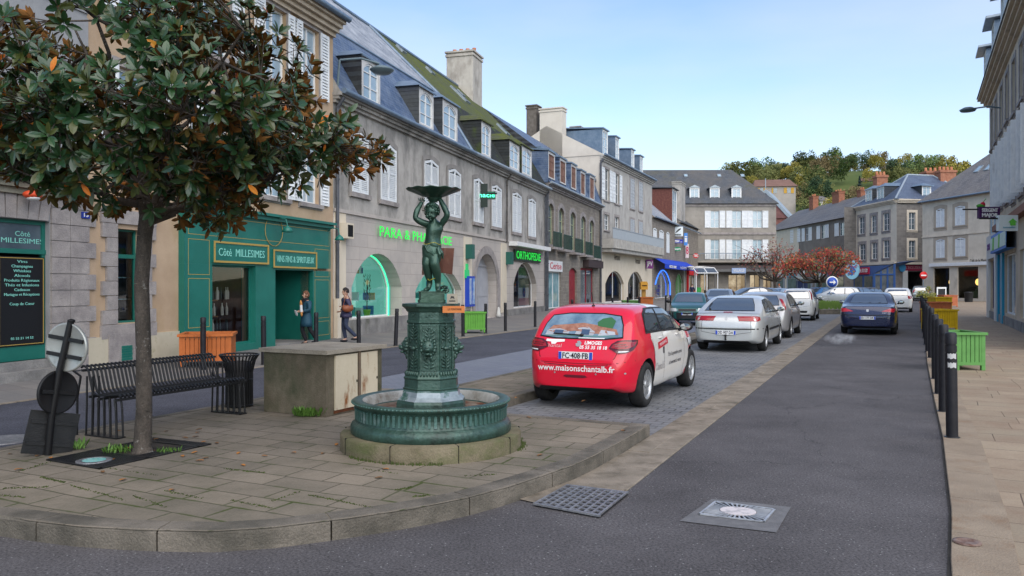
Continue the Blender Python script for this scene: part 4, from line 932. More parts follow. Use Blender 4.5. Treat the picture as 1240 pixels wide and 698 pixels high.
profC=[(-.3,HC),(.55,10.2),(4.2,13.0)]
roof(C_,0,sC,profC+[(8,8.2)],M_slate,mend=M_slated)
mb=MB();mb.bb(0,sC,.3,.62,10.1,10.28);mb.build('lead_flashing',M_zinc,C_.root)
M_rust=pmat('rusty_shutter',(.16,.085,.06),(.23,.13,.10),scale=3,rough=.8)
for ua,ub,va,vb in ((664.5,671.5,188,217),(678.5,685,196,223),(692,697.5,203,229.5),(703.5,708.5,211,236.5),(714.5,719.5,216.5,242)):
    w=(C_.s_(ua,-.22),C_.s_(ub,-.22));um=(ua+ub)/2;dormer(C_,sum(w)/2,(w[1]-w[0])*1.15,C_.px(um,vb,-.22)[1],C_.px(um,va-3,-.22)[1],-.22,2.2,style='flat',facem=M_dface,cheek=M_slate,fm=M_rust,pm=M_rust,over=.08)
cornice(C_,0,sC,HC+.05,M_quoin,.3,.3);gutterpipe(C_,0,sC,HC+.08,-.38,.08,M_zincw);downpipe(C_,.1,.1,HC-.4,M_pipe,.09);downpipe(C_,sC-.1,.1,HC+3.6,M_pipe,.09)
# lamp bracket
# ---------------- tall pale house with the long balcony
Dd=Bld('tall_pale_house',(7.1,64.3),(14.2,80.7),'tall pale house with a long balcony over two cream arched shop windows')
sD=Dd.L;HD=12.2
wt_=[win_px(Dd,*q) for q in ((731.5,737.5,205,243),(744.5,749.5,211,247),(763,768,217,253),(773.5,778,221,256))]
wm_=[win_px(Dd,*q) for q in ((731.5,737.5,260,279),(744.5,749.5,263,281),(763,768,266,285),(773.5,778,269,287))]
ar=[win_px(Dd,733,755.5,328.5,366),win_px(Dd,760.5,778.5,329,364)]
M_dwall=pmat('pale_weathered',(.34,.325,.30),(.43,.41,.375),scale=1,rough=.9,fine=.15,bump=.2,stain=(1.0,(.22,.21,.195),.48,.72,(1,1,.4)))
M_gable=pmat('gable_cream',(.52,.47,.40),(.60,.55,.47),scale=.6,rough=.9,stain=(.7,(.40,.36,.30),.55,.8,(1,1,.4)))
zb=5.0
wall(Dd,[(0,zb),(sD,zb),(sD,HD),(0,HD)],[rect(*w) for w in wt_+wm_],M_dwall,D=9,mside=M_gable)
wall(Dd,[(0,0),(sD,0),(sD,zb-.01),(0,zb-.01)],[rect(*w,1.1,10) for w in ar],M_cream,D=9,mside=M_gable,name='ground_floor_wall')
for w in wt_+wm_:casement(Dd,rect(*w));surround(Dd,rect(*w),.2,M_quoin,.02)
for w in wt_[:2]:open_shutters(Dd,*w,w=.8,slats=8)
for w in wt_[2:]+wm_[2:]:closed_shutters(Dd,*w,rise=0,slats=8,m=pmat('shutter_grey',(.36,.38,.40),rough=.6))
rnd=random.Random(9)
for w in ar:
    casement(Dd,rect(*w,1.1,10),y=.2,pm=M_clear,fm=M_white,mull=True,bars=1);room(Dd,w[0]-.2,w[1]+.2,.2,w[3]+.2,2.5,M_int_dark,mback=pmat('clothes_back',(.16,.15,.15),(.28,.26,.25),scale=1,rough=.8))
    mb=MB()
    for i in range(9):x=w[0]+.3+(w[1]-w[0]-.6)*i/8;mb.bb(x-.18,x+.18,1.0+rnd.random()*.4,1.5,.7+rnd.random()*.3,2.4+rnd.random()*.5,rnd.randrange(4))
    mb.build('clothes_display',[flat('cloth_blue',(.03,.08,.35),.8),flat('cloth_red',(.45,.04,.04),.8),flat('cloth_pale',(.5,.5,.5),.8),flat('cloth_dark',(.03,.03,.04),.8)],Dd.root)
for u in (747,772):x,z=Dd.px(u,312 if u < 760 else 316.5);letters(Dd,'Armand',x-.9,x+.9,z,.8,flat('bronze_letter',(.05,.04,.03),.5),y=-.03,ext=.003)
mb=MB();za=Dd.px(728,300)[1];mb.bb(.1,sD+.6,-1.1,-.01,za-.05,za+.7);mb.bb(.3,sD+.4,-.95,-.01,za-.35,za-.051)
for i in range(36):x=.2+(sD+.3)*i/36;mb.bb(x,x+.1,-1.13,-1.1,za-.03,za+.68)
mb.build('balcony',pmat('balcony_concrete',(.42,.40,.36),(.30,.29,.27),scale=2,rough=.8),Dd.root)
mb=MB()
for i in range(60):x=.15+(sD+.35)*i/59;mb.tube((x,-1.05,za+.7),(x,-1.05,za+1.55),.022,n=4)
mb.bb(.1,sD+.55,-1.08,-1.02,za+1.53,za+1.6);mb.bb(.1,sD+.55,-1.056,-1.05,za+.75,za+1.5,1)
mb.build('railing',[M_zincw,flat('railing_infill',(.35,.38,.40),.5)],Dd.root)
roof(Dd,-.05,sD+.2,[(-.4,HD),(4.6,14.9),(9.3,HD)],M_slate,mend=M_gable)
for ua,ub,va,vb in ((730,735.8,158,189),(745.5,749.5,167,196),(764.5,768,182,206),(775,778.5,190,213)):
    w=(Dd.s_(ua,.1),Dd.s_(ub,.1));um=(ua+ub)/2;dormer(Dd,sum(w)/2,(w[1]-w[0])*1.1,Dd.px(um,vb,.1)[1],Dd.px(um,va,.1)[1],.1,4.0,style='flat',facem=M_white,cheek=M_zinc,over=.12)
cornice(Dd,0,sD,HD,M_dwall,.4,.35);gutterpipe(Dd,0,sD,HD+.05,-.45,.1)
# party-wall chimneys seen above the neighbour
x0_=-.6;k0=Dd.px(654,135,5)
chimney(Dd,-.05,.9,3.2,5.2,10,16.3,M_gable,0,cap=True)
chimney(Dd,.2,1.2,5.6,6.5,11,16.75,pmat('chimney_dark',(.10,.085,.07),(.16,.14,.12),scale=3,rough=.9,fine=.3),0)
chimney(Dd,sD*.45,sD*.45+1.3,4.4,5.3,13,16.3,M_quoin,0)

# ---------------- low house with the blue awning
E=Bld('low_stone_house',(14.2,80.7),(25.0,107),'lower grey stone house with blue shop awning and hanging shop signs')
sE=E.L
we=[win_px(E,*q) for q in ((790.5,795,276,301.5),(798,803.4,278.7,304),(806.8,810.3,281,306.5))]
blu=win_px(E,793,811,327.5,357.5);grn=win_px(E,818,827.5,331,356);red_=win_px(E,832,840.5,334,356.5)
wall(E,[(0,0),(sE,0),(sE,8.6),(0,8.6)],[rect(*w,.2) for w in we]+[rect(blu[0],blu[1],.3,blu[3],1.5,10),rect(grn[0],grn[1],.3,grn[3],1.2,10),rect(red_[0],red_[1],.2,red_[3])],M_stone,D=8)
for w in we:closed_shutters(E,*w,rise=.15,slats=9)
rnd=random.Random(19)
for w,c,e,cols_ in ((blu,(.25,.3,.38),.12,[(.03,.1,.6),(.6,.6,.6),(.5,.3,.05)]),(grn,(.05,.30,.08),.15,[(.3,.5,.05),(.6,.3,.05),(.05,.3,.1)]),(red_,(.30,.25,.22),.12,[(.5,.05,.03),(.5,.5,.5),(.05,.05,.1)])):
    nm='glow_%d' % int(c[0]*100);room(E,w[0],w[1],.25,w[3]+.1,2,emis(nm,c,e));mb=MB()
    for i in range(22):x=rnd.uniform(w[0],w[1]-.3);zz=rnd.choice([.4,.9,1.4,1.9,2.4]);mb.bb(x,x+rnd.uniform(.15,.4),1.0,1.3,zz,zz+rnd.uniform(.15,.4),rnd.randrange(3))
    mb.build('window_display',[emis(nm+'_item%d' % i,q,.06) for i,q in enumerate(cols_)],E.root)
    casement(E,rect(w[0],w[1],.3,w[3],{blu:1.5,grn:1.2}.get(w,0),10),y=.15,pm=M_clear,bars=1)
mb=MB();op=rect(blu[0],blu[1],.3,blu[3],1.5,12)
for i in range(1,len(op)-1):mb.tube((op[i][0],-.05,op[i][1]),(op[i+1][0],-.05,op[i+1][1]),.055,n=6)
mb.build('neon_tube',emis('blue_neon',(.03,.16,1),.9),E.root)
mb=MB();x0_,x1_=E.s_(791),E.s_(831);mb.bb(x0_,x1_,-.02,-.001,.1,E.px(800,326)[1]);
z_=E.px(812,326)[1];aw=MB();aw.add([(x0_,0,z_+1.0),(x1_,0,z_+1.0),(x1_,-1.2,z_+.35),(x0_,-1.2,z_+.35),(x1_,-1.2,z_-.1),(x0_,-1.2,z_-.1)],[(0,3,2,1),(3,5,4,2)])
a_o=aw.build('awning',flat('awning_blue',(.012,.05,.42),.7),E.root)
for xx,tx in ((.22,'PRESSE  TABAC'),(.55,'LOTO'),(.8,'LIBRAIRIE')):letters(E,tx,x0_+(x1_-x0_)*(xx-.1),x0_+(x1_-x0_)*(xx+.1),z_+.12,.38,M_white,y=-1.23,ext=.01,parent=a_o)
mb=MB();x0_,x1_=E.s_(831.4),E.s_(842);z_=red_[3];mb.bb(x0_,x1_,-.3,-.01,z_+.05,z_+.8);mb.bb(x0_,x0_+.5,-.2,-.01,.1,z_);mb.build('shop_fascia',flat('fascia_red',(.5,.015,.02),.5),E.root)
roof(E,0,sE*.52,[(-.3,8.55),(4,12.3),(8,8.6)],M_slateg,mend=M_stone)
roof(E,sE*.52,sE,[(-.3,9.1),(4,11.9),(8,9.1)],M_slated,mend=M_stone)
wb_=MB();wb_.bb(sE*.52,sE,0.01,.3,8.5,9.15);wb_.build('parapet',M_stone,E.root)
M_brown=pmat('brown_tile_hanging',(.10,.035,.03),(.15,.06,.045),scale=5,rough=.85,bump=.3,bscale=12)
sa=E.s_(813,.3);sb_=E.s_(818.5,.3);dormer(E,(sa+sb_)/2,sb_-sa,8.9,E.px(816,230,.3)[1],.2,5,style='flat',cheek=M_brown,facem=M_white,over=.25,roofm=M_slated)
chimney(E,E.s_(820,1),E.s_(826,1),.6,1.6,9,E.px(822,222,1)[1],M_render,0)
gutterpipe(E,0,sE,8.6,-.4,.09)
# antenna
mb=MB();x=sE*.2;mb.tube((x,4,12),(x,4,14.6),.03,n=5);mb.tube((x-1,4,14.3),(x+1,4,14.5),.02,n=4)
for i in range(7):mb.tube((x-.9+i*.3,3.6,14.31+i*.03),(x-.9+i*.3,4.4,14.31+i*.03),.015,n=4)
mb.build('antenna',M_zinc,E.root)
def hang_sign(u,v,w,h,Y,color,label,txt=None,tcol=None,shape='rect',name='hanging_sign',icon=None,rough=.4):
    """projecting sign, facing down the street"""
    c=atY(u,v,Y);W_,H_=w/F*Y,h/F*Y;r=empty(name,c,0,label,'sign','projecting shop signs')
    mb=MB()
    if shape == 'rect':mb.bb(-W_/2,W_/2,-.08,.08,-H_/2,H_/2)
    else:mb.slab([(W_/2*math.cos(6.283*i/24),H_/2*math.sin(6.283*i/24)) for i in range(24)],-.08,.08)
    mb.build('sign_board',flat('signcol_%d_%d_%d' % tuple(int(q*99) for q in color),color,rough),r)
    mb=MB();mb.tube((-W_/2-.6,0,H_*.3),(W_/2,.0,H_*.3),.03,n=5);mb.build('bracket',M_black,r)
    if txt:text_mb(txt,H_*.75,.01,w=W_*.82,bold=.01,T=face_T(0,-.1,0)).build('lettering',tcol or M_white,r)
    if icon == 'feather':
        mb=MB();mb.slab([(-W_*.3,-H_*.22),(-W_*.1,-H_*.1),(W_*.28,H_*.22),(W_*.3,H_*.34),(W_*.1,H_*.28),(-W_*.12,H_*.05)],-.1,-.08);mb.build('emblem',M_black,r)
        text_mb('MAISON',H_*.2,.01,w=W_*.6,bold=.01,T=face_T(0,-.1,-H_*.36)).build('lettering',M_black,r)
    return r
hang_sign(820.7,280.5,12.5,11.5,92,(.60,.66,.68),'square pale sign with a black feather on the low stone house',icon='feather')
hang_sign(821,292.5,12,4.5,92,(.015,.03,.30),'narrow navy sign just below the feather sign','S.',None)
hang_sign(820.3,301.8,9.5,5,92,(.01,.22,.09),'green oval sign below the navy sign','vert',shape='oval')
hang_sign(830.3,290,4.2,15,96,(.05,.22,.60),'tall blue and white upright sign beside the feather sign','i')
hang_sign(832,304,4,17,97,(.60,.50,.50),'tall pale upright sign with red symbols below the blue upright one','8',flat('sign_redt',(.5,.02,.08),.5))
hang_sign(842.5,310,6.5,6,100,(.50,.02,.02),'round red sign above the red shop','TABAC',shape='oval')
hang_sign(786.5,320,8.5,11,78,(.14,.02,.15),'square purple sign beside the blue awning','JPV')

# ---------------- big house closing the square
G=Bld('large_slate_roofed_house',(21.5,108),(35.8,107.9),'large grey house facing down the square with three white dormers and white shutters')
sG=G.L;HG=G.px(900,247)[1];M_gw=pmat('grey_ashlar_far',(.24,.22,.19),(.31,.285,.25),scale=.8,rough=.9,fine=.2,bump=.2,stain=(.6,(.15,.14,.13),.5,.75,(1,1,.7)))
w2=[(860.5,871),(886.5,898),(911.5,923)];holes=[]
t2=[win_px(G,a,b,255.5,276) for a,b in w2];t1=[win_px(G,a,b,290.5,314) for a,b in w2]
gs=[win_px(G,848,858,333,360),win_px(G,882,903,333,360),win_px(G,908,920,333,360),win_px(G,924,934,333,360)]
wall(G,[(0,0),(sG,0),(sG,HG),(0,HG)],[rect(*w) for w in t2+t1]+[rect(w[0],w[1],.3,w[3]) for w in gs],M_gw,D=11)
for w in t2+t1:casement(G,rect(*w),pm=M_paneb,bars=2);open_shutters(G,*w,w=.78,slats=12)
for z0_ in (G.px(900,283)[1],G.px(900,249)[1]):mb=MB();mb.bb(0,sG,-.12,-.002,z0_-.15,z0_+.15);mb.build('string_course',M_quoin,G.root)
mb=MB();za=G.px(900,316)[1];mb.bb(2.0,sG-.2,-1.0,-.01,za-.25,za);mb.build('balcony_slab',M_gw,G.root)
mb=MB()
for i in range(60):x=2.0+(sG-2.2)*i/59;mb.tube((x,-.95,za),(x,-.95,za+.95),.018,n=4)
mb.bb(2.0,sG-.2,-.98,-.92,za+.93,za+1.0);mb.build('railing',M_zinc,G.root)
for w in gs:
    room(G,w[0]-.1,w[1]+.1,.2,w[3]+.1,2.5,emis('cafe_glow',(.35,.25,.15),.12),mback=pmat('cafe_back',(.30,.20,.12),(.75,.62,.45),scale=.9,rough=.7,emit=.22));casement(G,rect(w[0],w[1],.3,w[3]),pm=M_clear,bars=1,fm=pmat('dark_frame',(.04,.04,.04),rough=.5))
mb=MB();zf_=G.px(900,331)[1];mb.add([(1.5,0,zf_+1.3),(sG-.5,0,zf_+1.3),(sG-.5,-2.2,zf_+.5),(1.5,-2.2,zf_+.5)],[(0,3,2,1)]);mb.bb(1.5,sG-.5,-2.22,-2.1,zf_+.15,zf_+.5,1)
for x in (1.6,5.5,9.5,sG-.6):mb.bb(x-.06,x+.06,-2.2,-2.1,0,zf_+.5,1)
mb.build('veranda',[flat('veranda_roof',(.05,.045,.045),.7),flat('veranda_frame',(.10,.10,.10),.5)],G.root)
mb=MB();xa,xb=G.s_(886,-2.3),G.s_(903,-2.3);za=G.px(895,328,-2.3)[1];mb.bb(xa,xb,-2.4,-2.25,za-.35,za+.35);o_=mb.build('sign_panel',flat('sign_bluegrey',(.25,.33,.5),.5),G.root)
letters(G,'VILLAGE',xa+.2,xb-.2,za,.5,M_white,y=-2.42,ext=.01,parent=o_)
# hipped roof
rz=G.px(860,206,5.5)[1];rl,rr=-4.0,G.s_(886,5.5)
mb=MB();mb.add([(-5,-.4,HG),(sG+.3,-.4,HG),(sG+.3,11.4,HG),(-5,11.4,HG),(-4,5.5,rz),(rr,5.5,rz)],[(0,1,5,4),(1,2,5),(2,3,4,5),(3,0,4)])
rf=mb.build('roof',brickmat('slate_worn',(.06,.07,.085),(.085,.095,.11),(.04,.04,.045),.3,.22,.012,'xz',0,.7,.6,vary=(.11,.10,.09),vscale=.35,moss=((.09,.085,.06),.3,.52,.72,0),fine=.3,bfine=4),G.root)
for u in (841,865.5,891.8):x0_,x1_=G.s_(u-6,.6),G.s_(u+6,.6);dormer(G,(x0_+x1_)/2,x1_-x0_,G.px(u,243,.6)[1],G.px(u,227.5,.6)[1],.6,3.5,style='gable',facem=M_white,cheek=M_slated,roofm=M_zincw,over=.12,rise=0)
for s in (3.0,7.7,11.0):skylight(G,s,[(0,HG),(-.4,HG),(5.5,rz)],.78,.5,.6,rf)
wb_=MB();wb_.bb(-5,0,0,10,0,HG);wb_.build('side_wing',M_gw,G.root)
# ---------------- row on the right of the square
Hh=Bld('grey_brown_row_house',(44.6,136),(45.4,106.2),'grey brown row house behind the red-leaved tree with open white shutters')
sH=Hh.L;HH_=10.9
wh=[(963.4,286,5),(977.3,284,5),(996.5,281,6),(1019.5,277.5,7)];ws=[]
for u,v,w in wh:ws.append(win_px(Hh,u-w*.45,u+w*.45,v-8,v+8))
ws2=[(a,b,c-3.9,d-3.9) for a,b,c,d in ws]
wall(Hh,[(0,0),(sH,0),(sH,HH_),(0,HH_)],[rect(*w) for w in ws+ws2],pmat('brown_grey_render',(.17,.15,.13),(.23,.205,.18),scale=.6,rough=.9,fine=.2),D=9)
mb=MB();mb.bb(0,sH*.38,-.05,-.001,0,HH_-.2);mb.build('pale_bay',M_cream,Hh.root)
for w in ws:casement(Hh,rect(*w),bars=2);open_shutters(Hh,*w,w=(w[1]-w[0])*.85,slats=7)
for w in ws2:casement(Hh,rect(*w),bars=2)
roof(Hh,-3,sH,[(-.4,HH_-.05),(5.5,14.6),(10,HH_)],brickmat('slate_far',(.10,.10,.105),(.14,.14,.145),(.05,.05,.055),.3,.22,.012,'yz',0,.6,.5,vary=(.15,.14,.13),vscale=.4,fine=.2,bfine=5))
for s,y,w,h in ((4,4.6,1.6,2.0),(12,5.0,2.4,1.8),(20,5.2,1.2,1.2),(25.5,5.0,2.0,2.4)):chimney(Hh,s,s+w,y,y+.9,13,14.2+h,pmat('brick_chimney',(.22,.085,.05),(.30,.13,.08),scale=3,rough=.9,fine=.3),3)
mb=MB();rnd=random.Random(8)
for i,c in enumerate([0,1,2,0,3]):mb.bb(1+i*5.6,5.6+i*5.6,-.12,-.003,.1,3.3,4);mb.bb(1.3+i*5.6,5.3+i*5.6,-.25,-.121,2.9,3.5,c);mb.bb(1.6+i*5.6,5.0+i*5.6,-.16,-.121,.4,2.7,5)
mb.build('shopfront',[flat('fascia_pale',(.5,.5,.5),.5),flat('fascia_teal',(.05,.2,.25),.5),flat('fascia_redbrown',(.3,.05,.04),.5),flat('fascia_navy',(.02,.03,.12),.5),flat('front_grey',(.25,.26,.28),.6),M_pane],Hh.root)
# red gabled house peeping over it
Q=Bld('brick_gabled_house',(44,150),(52,146),'small house with a red brick gable rising behind the row of roofs')
mb=MB();mb.bb(-8,8,0,8,0,14);mb.build('wall',pmat('brick_red',(.17,.07,.06),(.24,.11,.09),scale=2,rough=.9,fine=.3),Q.root)
mb=MB();mb.slab([(-.5,14),(8,14),(3.7,19)],-.3,8.3);mb.build('gable',pmat('brick_red2',(.16,.07,.07),(.20,.10,.09),scale=2,rough=.9),Q.root)
mb=MB();mb.slab([(-1.1,13.8),(-.5,13.8),(3.7,18.8),(7.9,13.8),(8.6,13.8),(3.7,19.5)],-.5,8.5);mb.tube((3.7,-.4,19.4),(3.7,-.4,21.5),.08);mb.build('roof',M_zincw,Q.root)
roof(Q,-9,0,[(-.3,13.5),(4,17),(8,13.5)],M_slated)
# ---------------- pale corner house with blue fish shop
I1=Bld('pale_corner_house',(45.4,106),(45.9,95),'pale corner house with blue slate roof, white dormers and blue shopfront')
HI=11.95;sI=I1.L
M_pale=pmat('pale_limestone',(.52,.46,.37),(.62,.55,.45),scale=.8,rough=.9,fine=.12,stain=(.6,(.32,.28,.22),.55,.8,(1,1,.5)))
iw=[win_px(I1,*q) for q in ((1040,1047,263,283.5),(1055,1061.5,261,282),(1069.3,1077,258,279.4),(1040.5,1048,295.7,315.3),(1055.5,1062,294,314),(1069.5,1077,291,312.6))]
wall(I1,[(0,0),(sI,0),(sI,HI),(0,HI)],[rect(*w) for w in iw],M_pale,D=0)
for w in iw:casement(I1,rect(*w));surround(I1,rect(*w),.35,M_quoin,.04)
I2=Bld('temporary',(45.9,95),(57.5,97.6),'temporary')
iw2=[win_px(I2,1100.5,1108.3,257.5,278.5),win_px(I2,1100.5,1108.3,291.5,312.5)];dk=(I2.s_(1098),I2.s_(1119),.1,I2.px(1108,329.5)[1])
wall(I2,[(0,0),(I2.L,0),(I2.L,HI),(0,HI)],[rect(*w) for w in iw2]+[rect(*dk)],brickmat('grey_rubble',(.20,.185,.17),(.14,.13,.12),(.19,.18,.165),.5,.3,.02,'xz',0,.9,.5,fine=.4,bfine=15,warp=.3),D=10,sides=(0,1))
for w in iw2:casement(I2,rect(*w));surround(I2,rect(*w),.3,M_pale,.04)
room(I2,*dk[:2],dk[2],dk[3],3,M_int_dark)
mb=MB();xa,xb=I2.s_(1094.5),I2.s_(1119);za=I2.px(1107,324.5)[1];mb.bb(xa,xb,-.15,-.002,za-.35,za+.35);o_=mb.build('sign_panel',flat('sign_crimson',(.25,.015,.05),.5),I2.root);letters(I2,"L'ECLUSERIE",xa+.2,xb-.3,za,.45,flat('pale_red_letter',(.5,.25,.28),.5),y=-.16,ext=.01,parent=o_)
mb=MB();mb.bb(I2.s_(1083.6),I2.s_(1098),-.1,-.002,.0,4.1);mb.bb(I2.s_(1092),I2.s_(1098),-.2,-.101,0,3.4,1);mb.build('pilaster',[M_quoin,M_white],I2.root)
mb=MB();x,z=I2.px(1091.5,324.5);mb.slab([(x+.45*math.cos(6.283*i/16),z+.5*math.sin(6.283*i/16)) for i in range(16)],-.22,-.11);mb.build('emblem',flat('emblem_blue',(.06,.3,.55),.4),I2.root)
def merge(Ba,Bb):
    M=Matrix.Translation(Ba.root.location) @ Matrix.Rotation(Ba.root.rotation_euler.z,4,'Z');N_=Matrix.Translation(Bb.root.location) @ Matrix.Rotation(Bb.root.rotation_euler.z,4,'Z')
    for c in children_of(Bb.root):c.parent=Ba.root;c.matrix_basis=M.inverted() @ N_ @ c.matrix_basis
    bpy.data.objects.remove(Bb.root)
M1=Matrix.Translation(I1.root.location) @ Matrix.Rotation(I1.root.rotation_euler.z,4,'Z');M1i=M1.inverted()
mb=MB();W=[Vector(p) for p in ((45.1,106,HI),(45.6,94.7,HI),(58,97.4,HI),(57.6,108.5,HI),(50.3,101.2,15.7),(54,102.2,15.7))]
mb.add([M1i @ p for p in W],[(0,4,1),(1,4,5,2),(2,5,3),(3,5,4,0)]);mb.f=[f[::-1] for f in mb.f]
rfi=mb.build('roof',brickmat('slate_blue_far',(.055,.075,.12),(.08,.10,.15),(.03,.035,.05),.3,.22,.012,'sz',0,.45,.5,vary=(.10,.13,.18),vscale=.4,fine=.2,bfine=5),I1.root)
mb=MB();[mb.tube(M1i @ W[a],M1i @ W[b],.13,n=6) for a,b in ((1,4),(4,5),(0,4),(2,5))];mb.build('ridge_lead',M_zincw,rfi)
for ua,ub,va,vb in ((1048,1056,229.5,246),(1061.8,1070.5,226.5,244)):
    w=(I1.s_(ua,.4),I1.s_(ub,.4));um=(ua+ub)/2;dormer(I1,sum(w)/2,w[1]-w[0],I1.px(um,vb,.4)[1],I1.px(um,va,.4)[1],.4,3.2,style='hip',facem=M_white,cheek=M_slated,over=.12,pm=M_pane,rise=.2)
w=(I2.s_(1116.5,.6),I2.s_(1127.5,.6));dormer(I2,sum(w)/2,w[1]-w[0],I2.px(1122,240,.6)[1],I2.px(1122,225,.6)[1],.6,3.5,style='hip',facem=M_white,cheek=M_slated,over=.25,rise=.2)
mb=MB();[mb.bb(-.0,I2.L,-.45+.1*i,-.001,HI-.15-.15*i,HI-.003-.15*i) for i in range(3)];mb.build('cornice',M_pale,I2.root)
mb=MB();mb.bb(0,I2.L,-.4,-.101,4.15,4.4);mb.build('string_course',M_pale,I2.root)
merge(I1,I2)
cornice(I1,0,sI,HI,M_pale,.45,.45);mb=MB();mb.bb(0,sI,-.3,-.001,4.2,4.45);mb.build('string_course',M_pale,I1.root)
M_brk=pmat('brick_chimney2',(.25,.10,.06),(.34,.16,.10),scale=3,rough=.9,fine=.3)
def wchim(u0,u1,v0,v1,Y,d,pots):a,b=atY(u0,v0,Y),atY(u1,v1,Y);x0,x1=sorted((a.x,b.x));mb=MB();mb.bb(x0,x1,Y,Y+d,b.z-1.5,a.z);mb.bb(x0-.1,x1+.1,Y-.1,Y+d+.1,a.z-.3,a.z-.05);mb.v=[tuple(M1i @ Vector(p)) for p in mb.v];o=mb.build('chimney',M_brk,I1.root);q=MB();[q.lathe([(.18,0),(.15,.5),(.12,.5)],8,c=(x0+(x1-x0)*(i+.5)/pots,Y+d/2,a.z)) for i in range(pots)];q.v=[tuple(M1i @ Vector(p)) for p in q.v];q.build('chimney_pot',M_terra,o)
wchim(1062,1075,212,228,104,1.2,3);wchim(1122,1139,207,233,103,1.6,3);wchim(1139,1158,206,232,101,1.4,4)
# blue shop front and glass veranda
M_bluef=pmat('blue_frame',(.04,.10,.27),rough=.45)
mb=MB();mb.bb(-7,sI-.1,-.35,-.051,.1,4.1);vz=I1.px(1035,330,-.35)[1]
mb.build('shopfront',M_bluef,I1.root)
mb=MB();[mb.bb(-6.5+i*2.6,-4.5+i*2.6,-.4,-.351,.5,2.8) for i in range(6)];mb.build('shop_window',pmat('shop_pane',(.06,.08,.09),(.18,.17,.12),scale=1.2,rough=.08),I1.root)
mb=MB();mb.bb(-6.5,5.2,-.5,-.351,3.05,3.95);o_=mb.build('sign_panel',flat('sign_crimson2',(.40,.015,.05),.5),I1.root)
letters(I1,'A. CH. DU SUD',2.2,5.0,3.5,.7,M_white,y=-.53,ext=.01,parent=o_);letters(I1,'LA MER',-4,-2.2,3.5,.7,M_white,y=-.53,ext=.01,parent=o_)
c=atY(1032,327,97);lo=empty('fish_shop_sign',c,R(-40),'round pale blue projecting sign above the blue shopfront','sign','projecting shop signs')
mb=MB();mb.slab([(.85*math.cos(6.283*i/24),1.15*math.sin(6.283*i/24)) for i in range(24)],-.1,.1);mb.build('sign_board',flat('sign_paleblue',(.25,.5,.62),.4),lo)
mb=MB();mb.slab([(-.5,-.5),(0,-.7),(.5,-.2),(.3,.2),(.55,.6),(.1,.4),(-.3,.6),(-.2,0)],-.13,-.1);mb.build('emblem',flat('emblem_navy',(.03,.12,.35),.4),lo)
va=MB();gl=MB();Va=[atY(1059,0,92),atY(1083,0,90)];z0_,z1_,z2_=.12,4.0,2.9
a_,b_=Vector((Va[0].x,Va[0].y)),Vector((Va[1].x,Va[1].y));n_=3
ve=empty('glass_veranda',(a_.x,a_.y,0),math.atan2((b_-a_).y,(b_-a_).x),'blue framed glass veranda at the corner of the pale house','veranda');Lv=(b_-a_).length
for i in range(n_+1):x=Lv*i/n_;va.bb(x-.09,x+.09,-.05,.1,.12,2.95+1.1*i/n_)
va.bb(-.1,Lv+.1,-.06,.11,2.8,2.98);va.add([(-.1,-.1,3.0),(Lv+.1,-.1,4.15),(Lv+.1,5,4.6),(-.1,5,4.4)],[(0,1,2,3)]);va.bb(-.1,Lv,-.06,.1,.1,.5)
va.build('frame',M_bluef,ve);gl.quad((0,.02,.5),(Lv,.02,.5),(Lv,.02,2.85),(0,.02,2.85));gl.quad((0,.02,2.9),(Lv,.02,2.9),(Lv,.02,4.05),(0,.02,3.0));gl.build('pane',pmat('shop_pane2',(.08,.10,.11),(.22,.22,.20),scale=.9,rough=.06),ve)
# ---------------- pale house with white shutters
J=Bld('pale_shuttered_house',(46.4,90),(48.5,76.6),'pale stone house with closed white shutters and a large grey slate roof')
sJ=J.L;HJ=11
jw=[win_px(J,*q) for q in ((1133.8,1144,252.7,275.3),(1156.8,1169,249.3,273),(1133.5,1144.3,290,312.6),(1157,1169.3,288,310.7))]
js=[win_px(J,1130.5,1149.5,325,356),win_px(J,1159.5,1184.5,323.5,356)]
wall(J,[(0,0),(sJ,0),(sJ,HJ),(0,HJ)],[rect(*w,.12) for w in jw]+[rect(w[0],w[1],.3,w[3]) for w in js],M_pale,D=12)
for w in jw:closed_shutters(J,*w,rise=.12,slats=12);surround(J,rect(*w,.12),.4,pmat('surround_tan',(.33,.28,.22),(.40,.34,.27),scale=1,rough=.9,fine=.2),.03)
for w in js:
    casement(J,rect(w[0],w[1],.3,w[3]),pm=M_clear,bars=1,mull=False,fm=M_black);room(J,w[0]-.3,w[1]+.3,.2,w[3]+.2,4,pmat('cafe_dark',(.04,.045,.04),(.10,.09,.06),scale=.8,rough=.8))
    mb=MB();x=(w[0]+w[1])/2;mb.ell((x,1.2,2.0),(.25,.25,.35));mb.ell((x+.3,1.0,1.2),(.3,.3,.3),1);mb.bb(x-1,x+.9,1.2,1.9,.3,1.05,1);mb.build('window_display',[emis('lamp_warm',(.9,.55,.15),.8),flat('counter',(.10,.13,.05),.6)],J.root)
mb=MB();z_=js[1][3]+.15;mb.bb(js[0][0]-.3,sJ-1.2,-.35,-.002,z_,z_+.35);mb.build('shop_canopy',M_white,J.root)
letters(J,'Café de la Mairie',J.s_(1175),J.s_(1196),J.px(1185,316)[1],.5,flat('script_dark',(.06,.05,.04),.6),y=-.05,ext=.01)
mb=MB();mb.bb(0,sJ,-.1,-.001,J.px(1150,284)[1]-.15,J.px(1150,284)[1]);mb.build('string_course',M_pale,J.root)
mb=MB();mb.add([(0-.4,-.5,HJ),(sJ+.4,-.5,HJ),(sJ+.4,12,HJ),(-.4,12,HJ),(6.5,6,17.4),(sJ-1.5,6,17.4)],[(0,1,5,4),(1,2,5),(2,3,4,5),(3,0,4)])
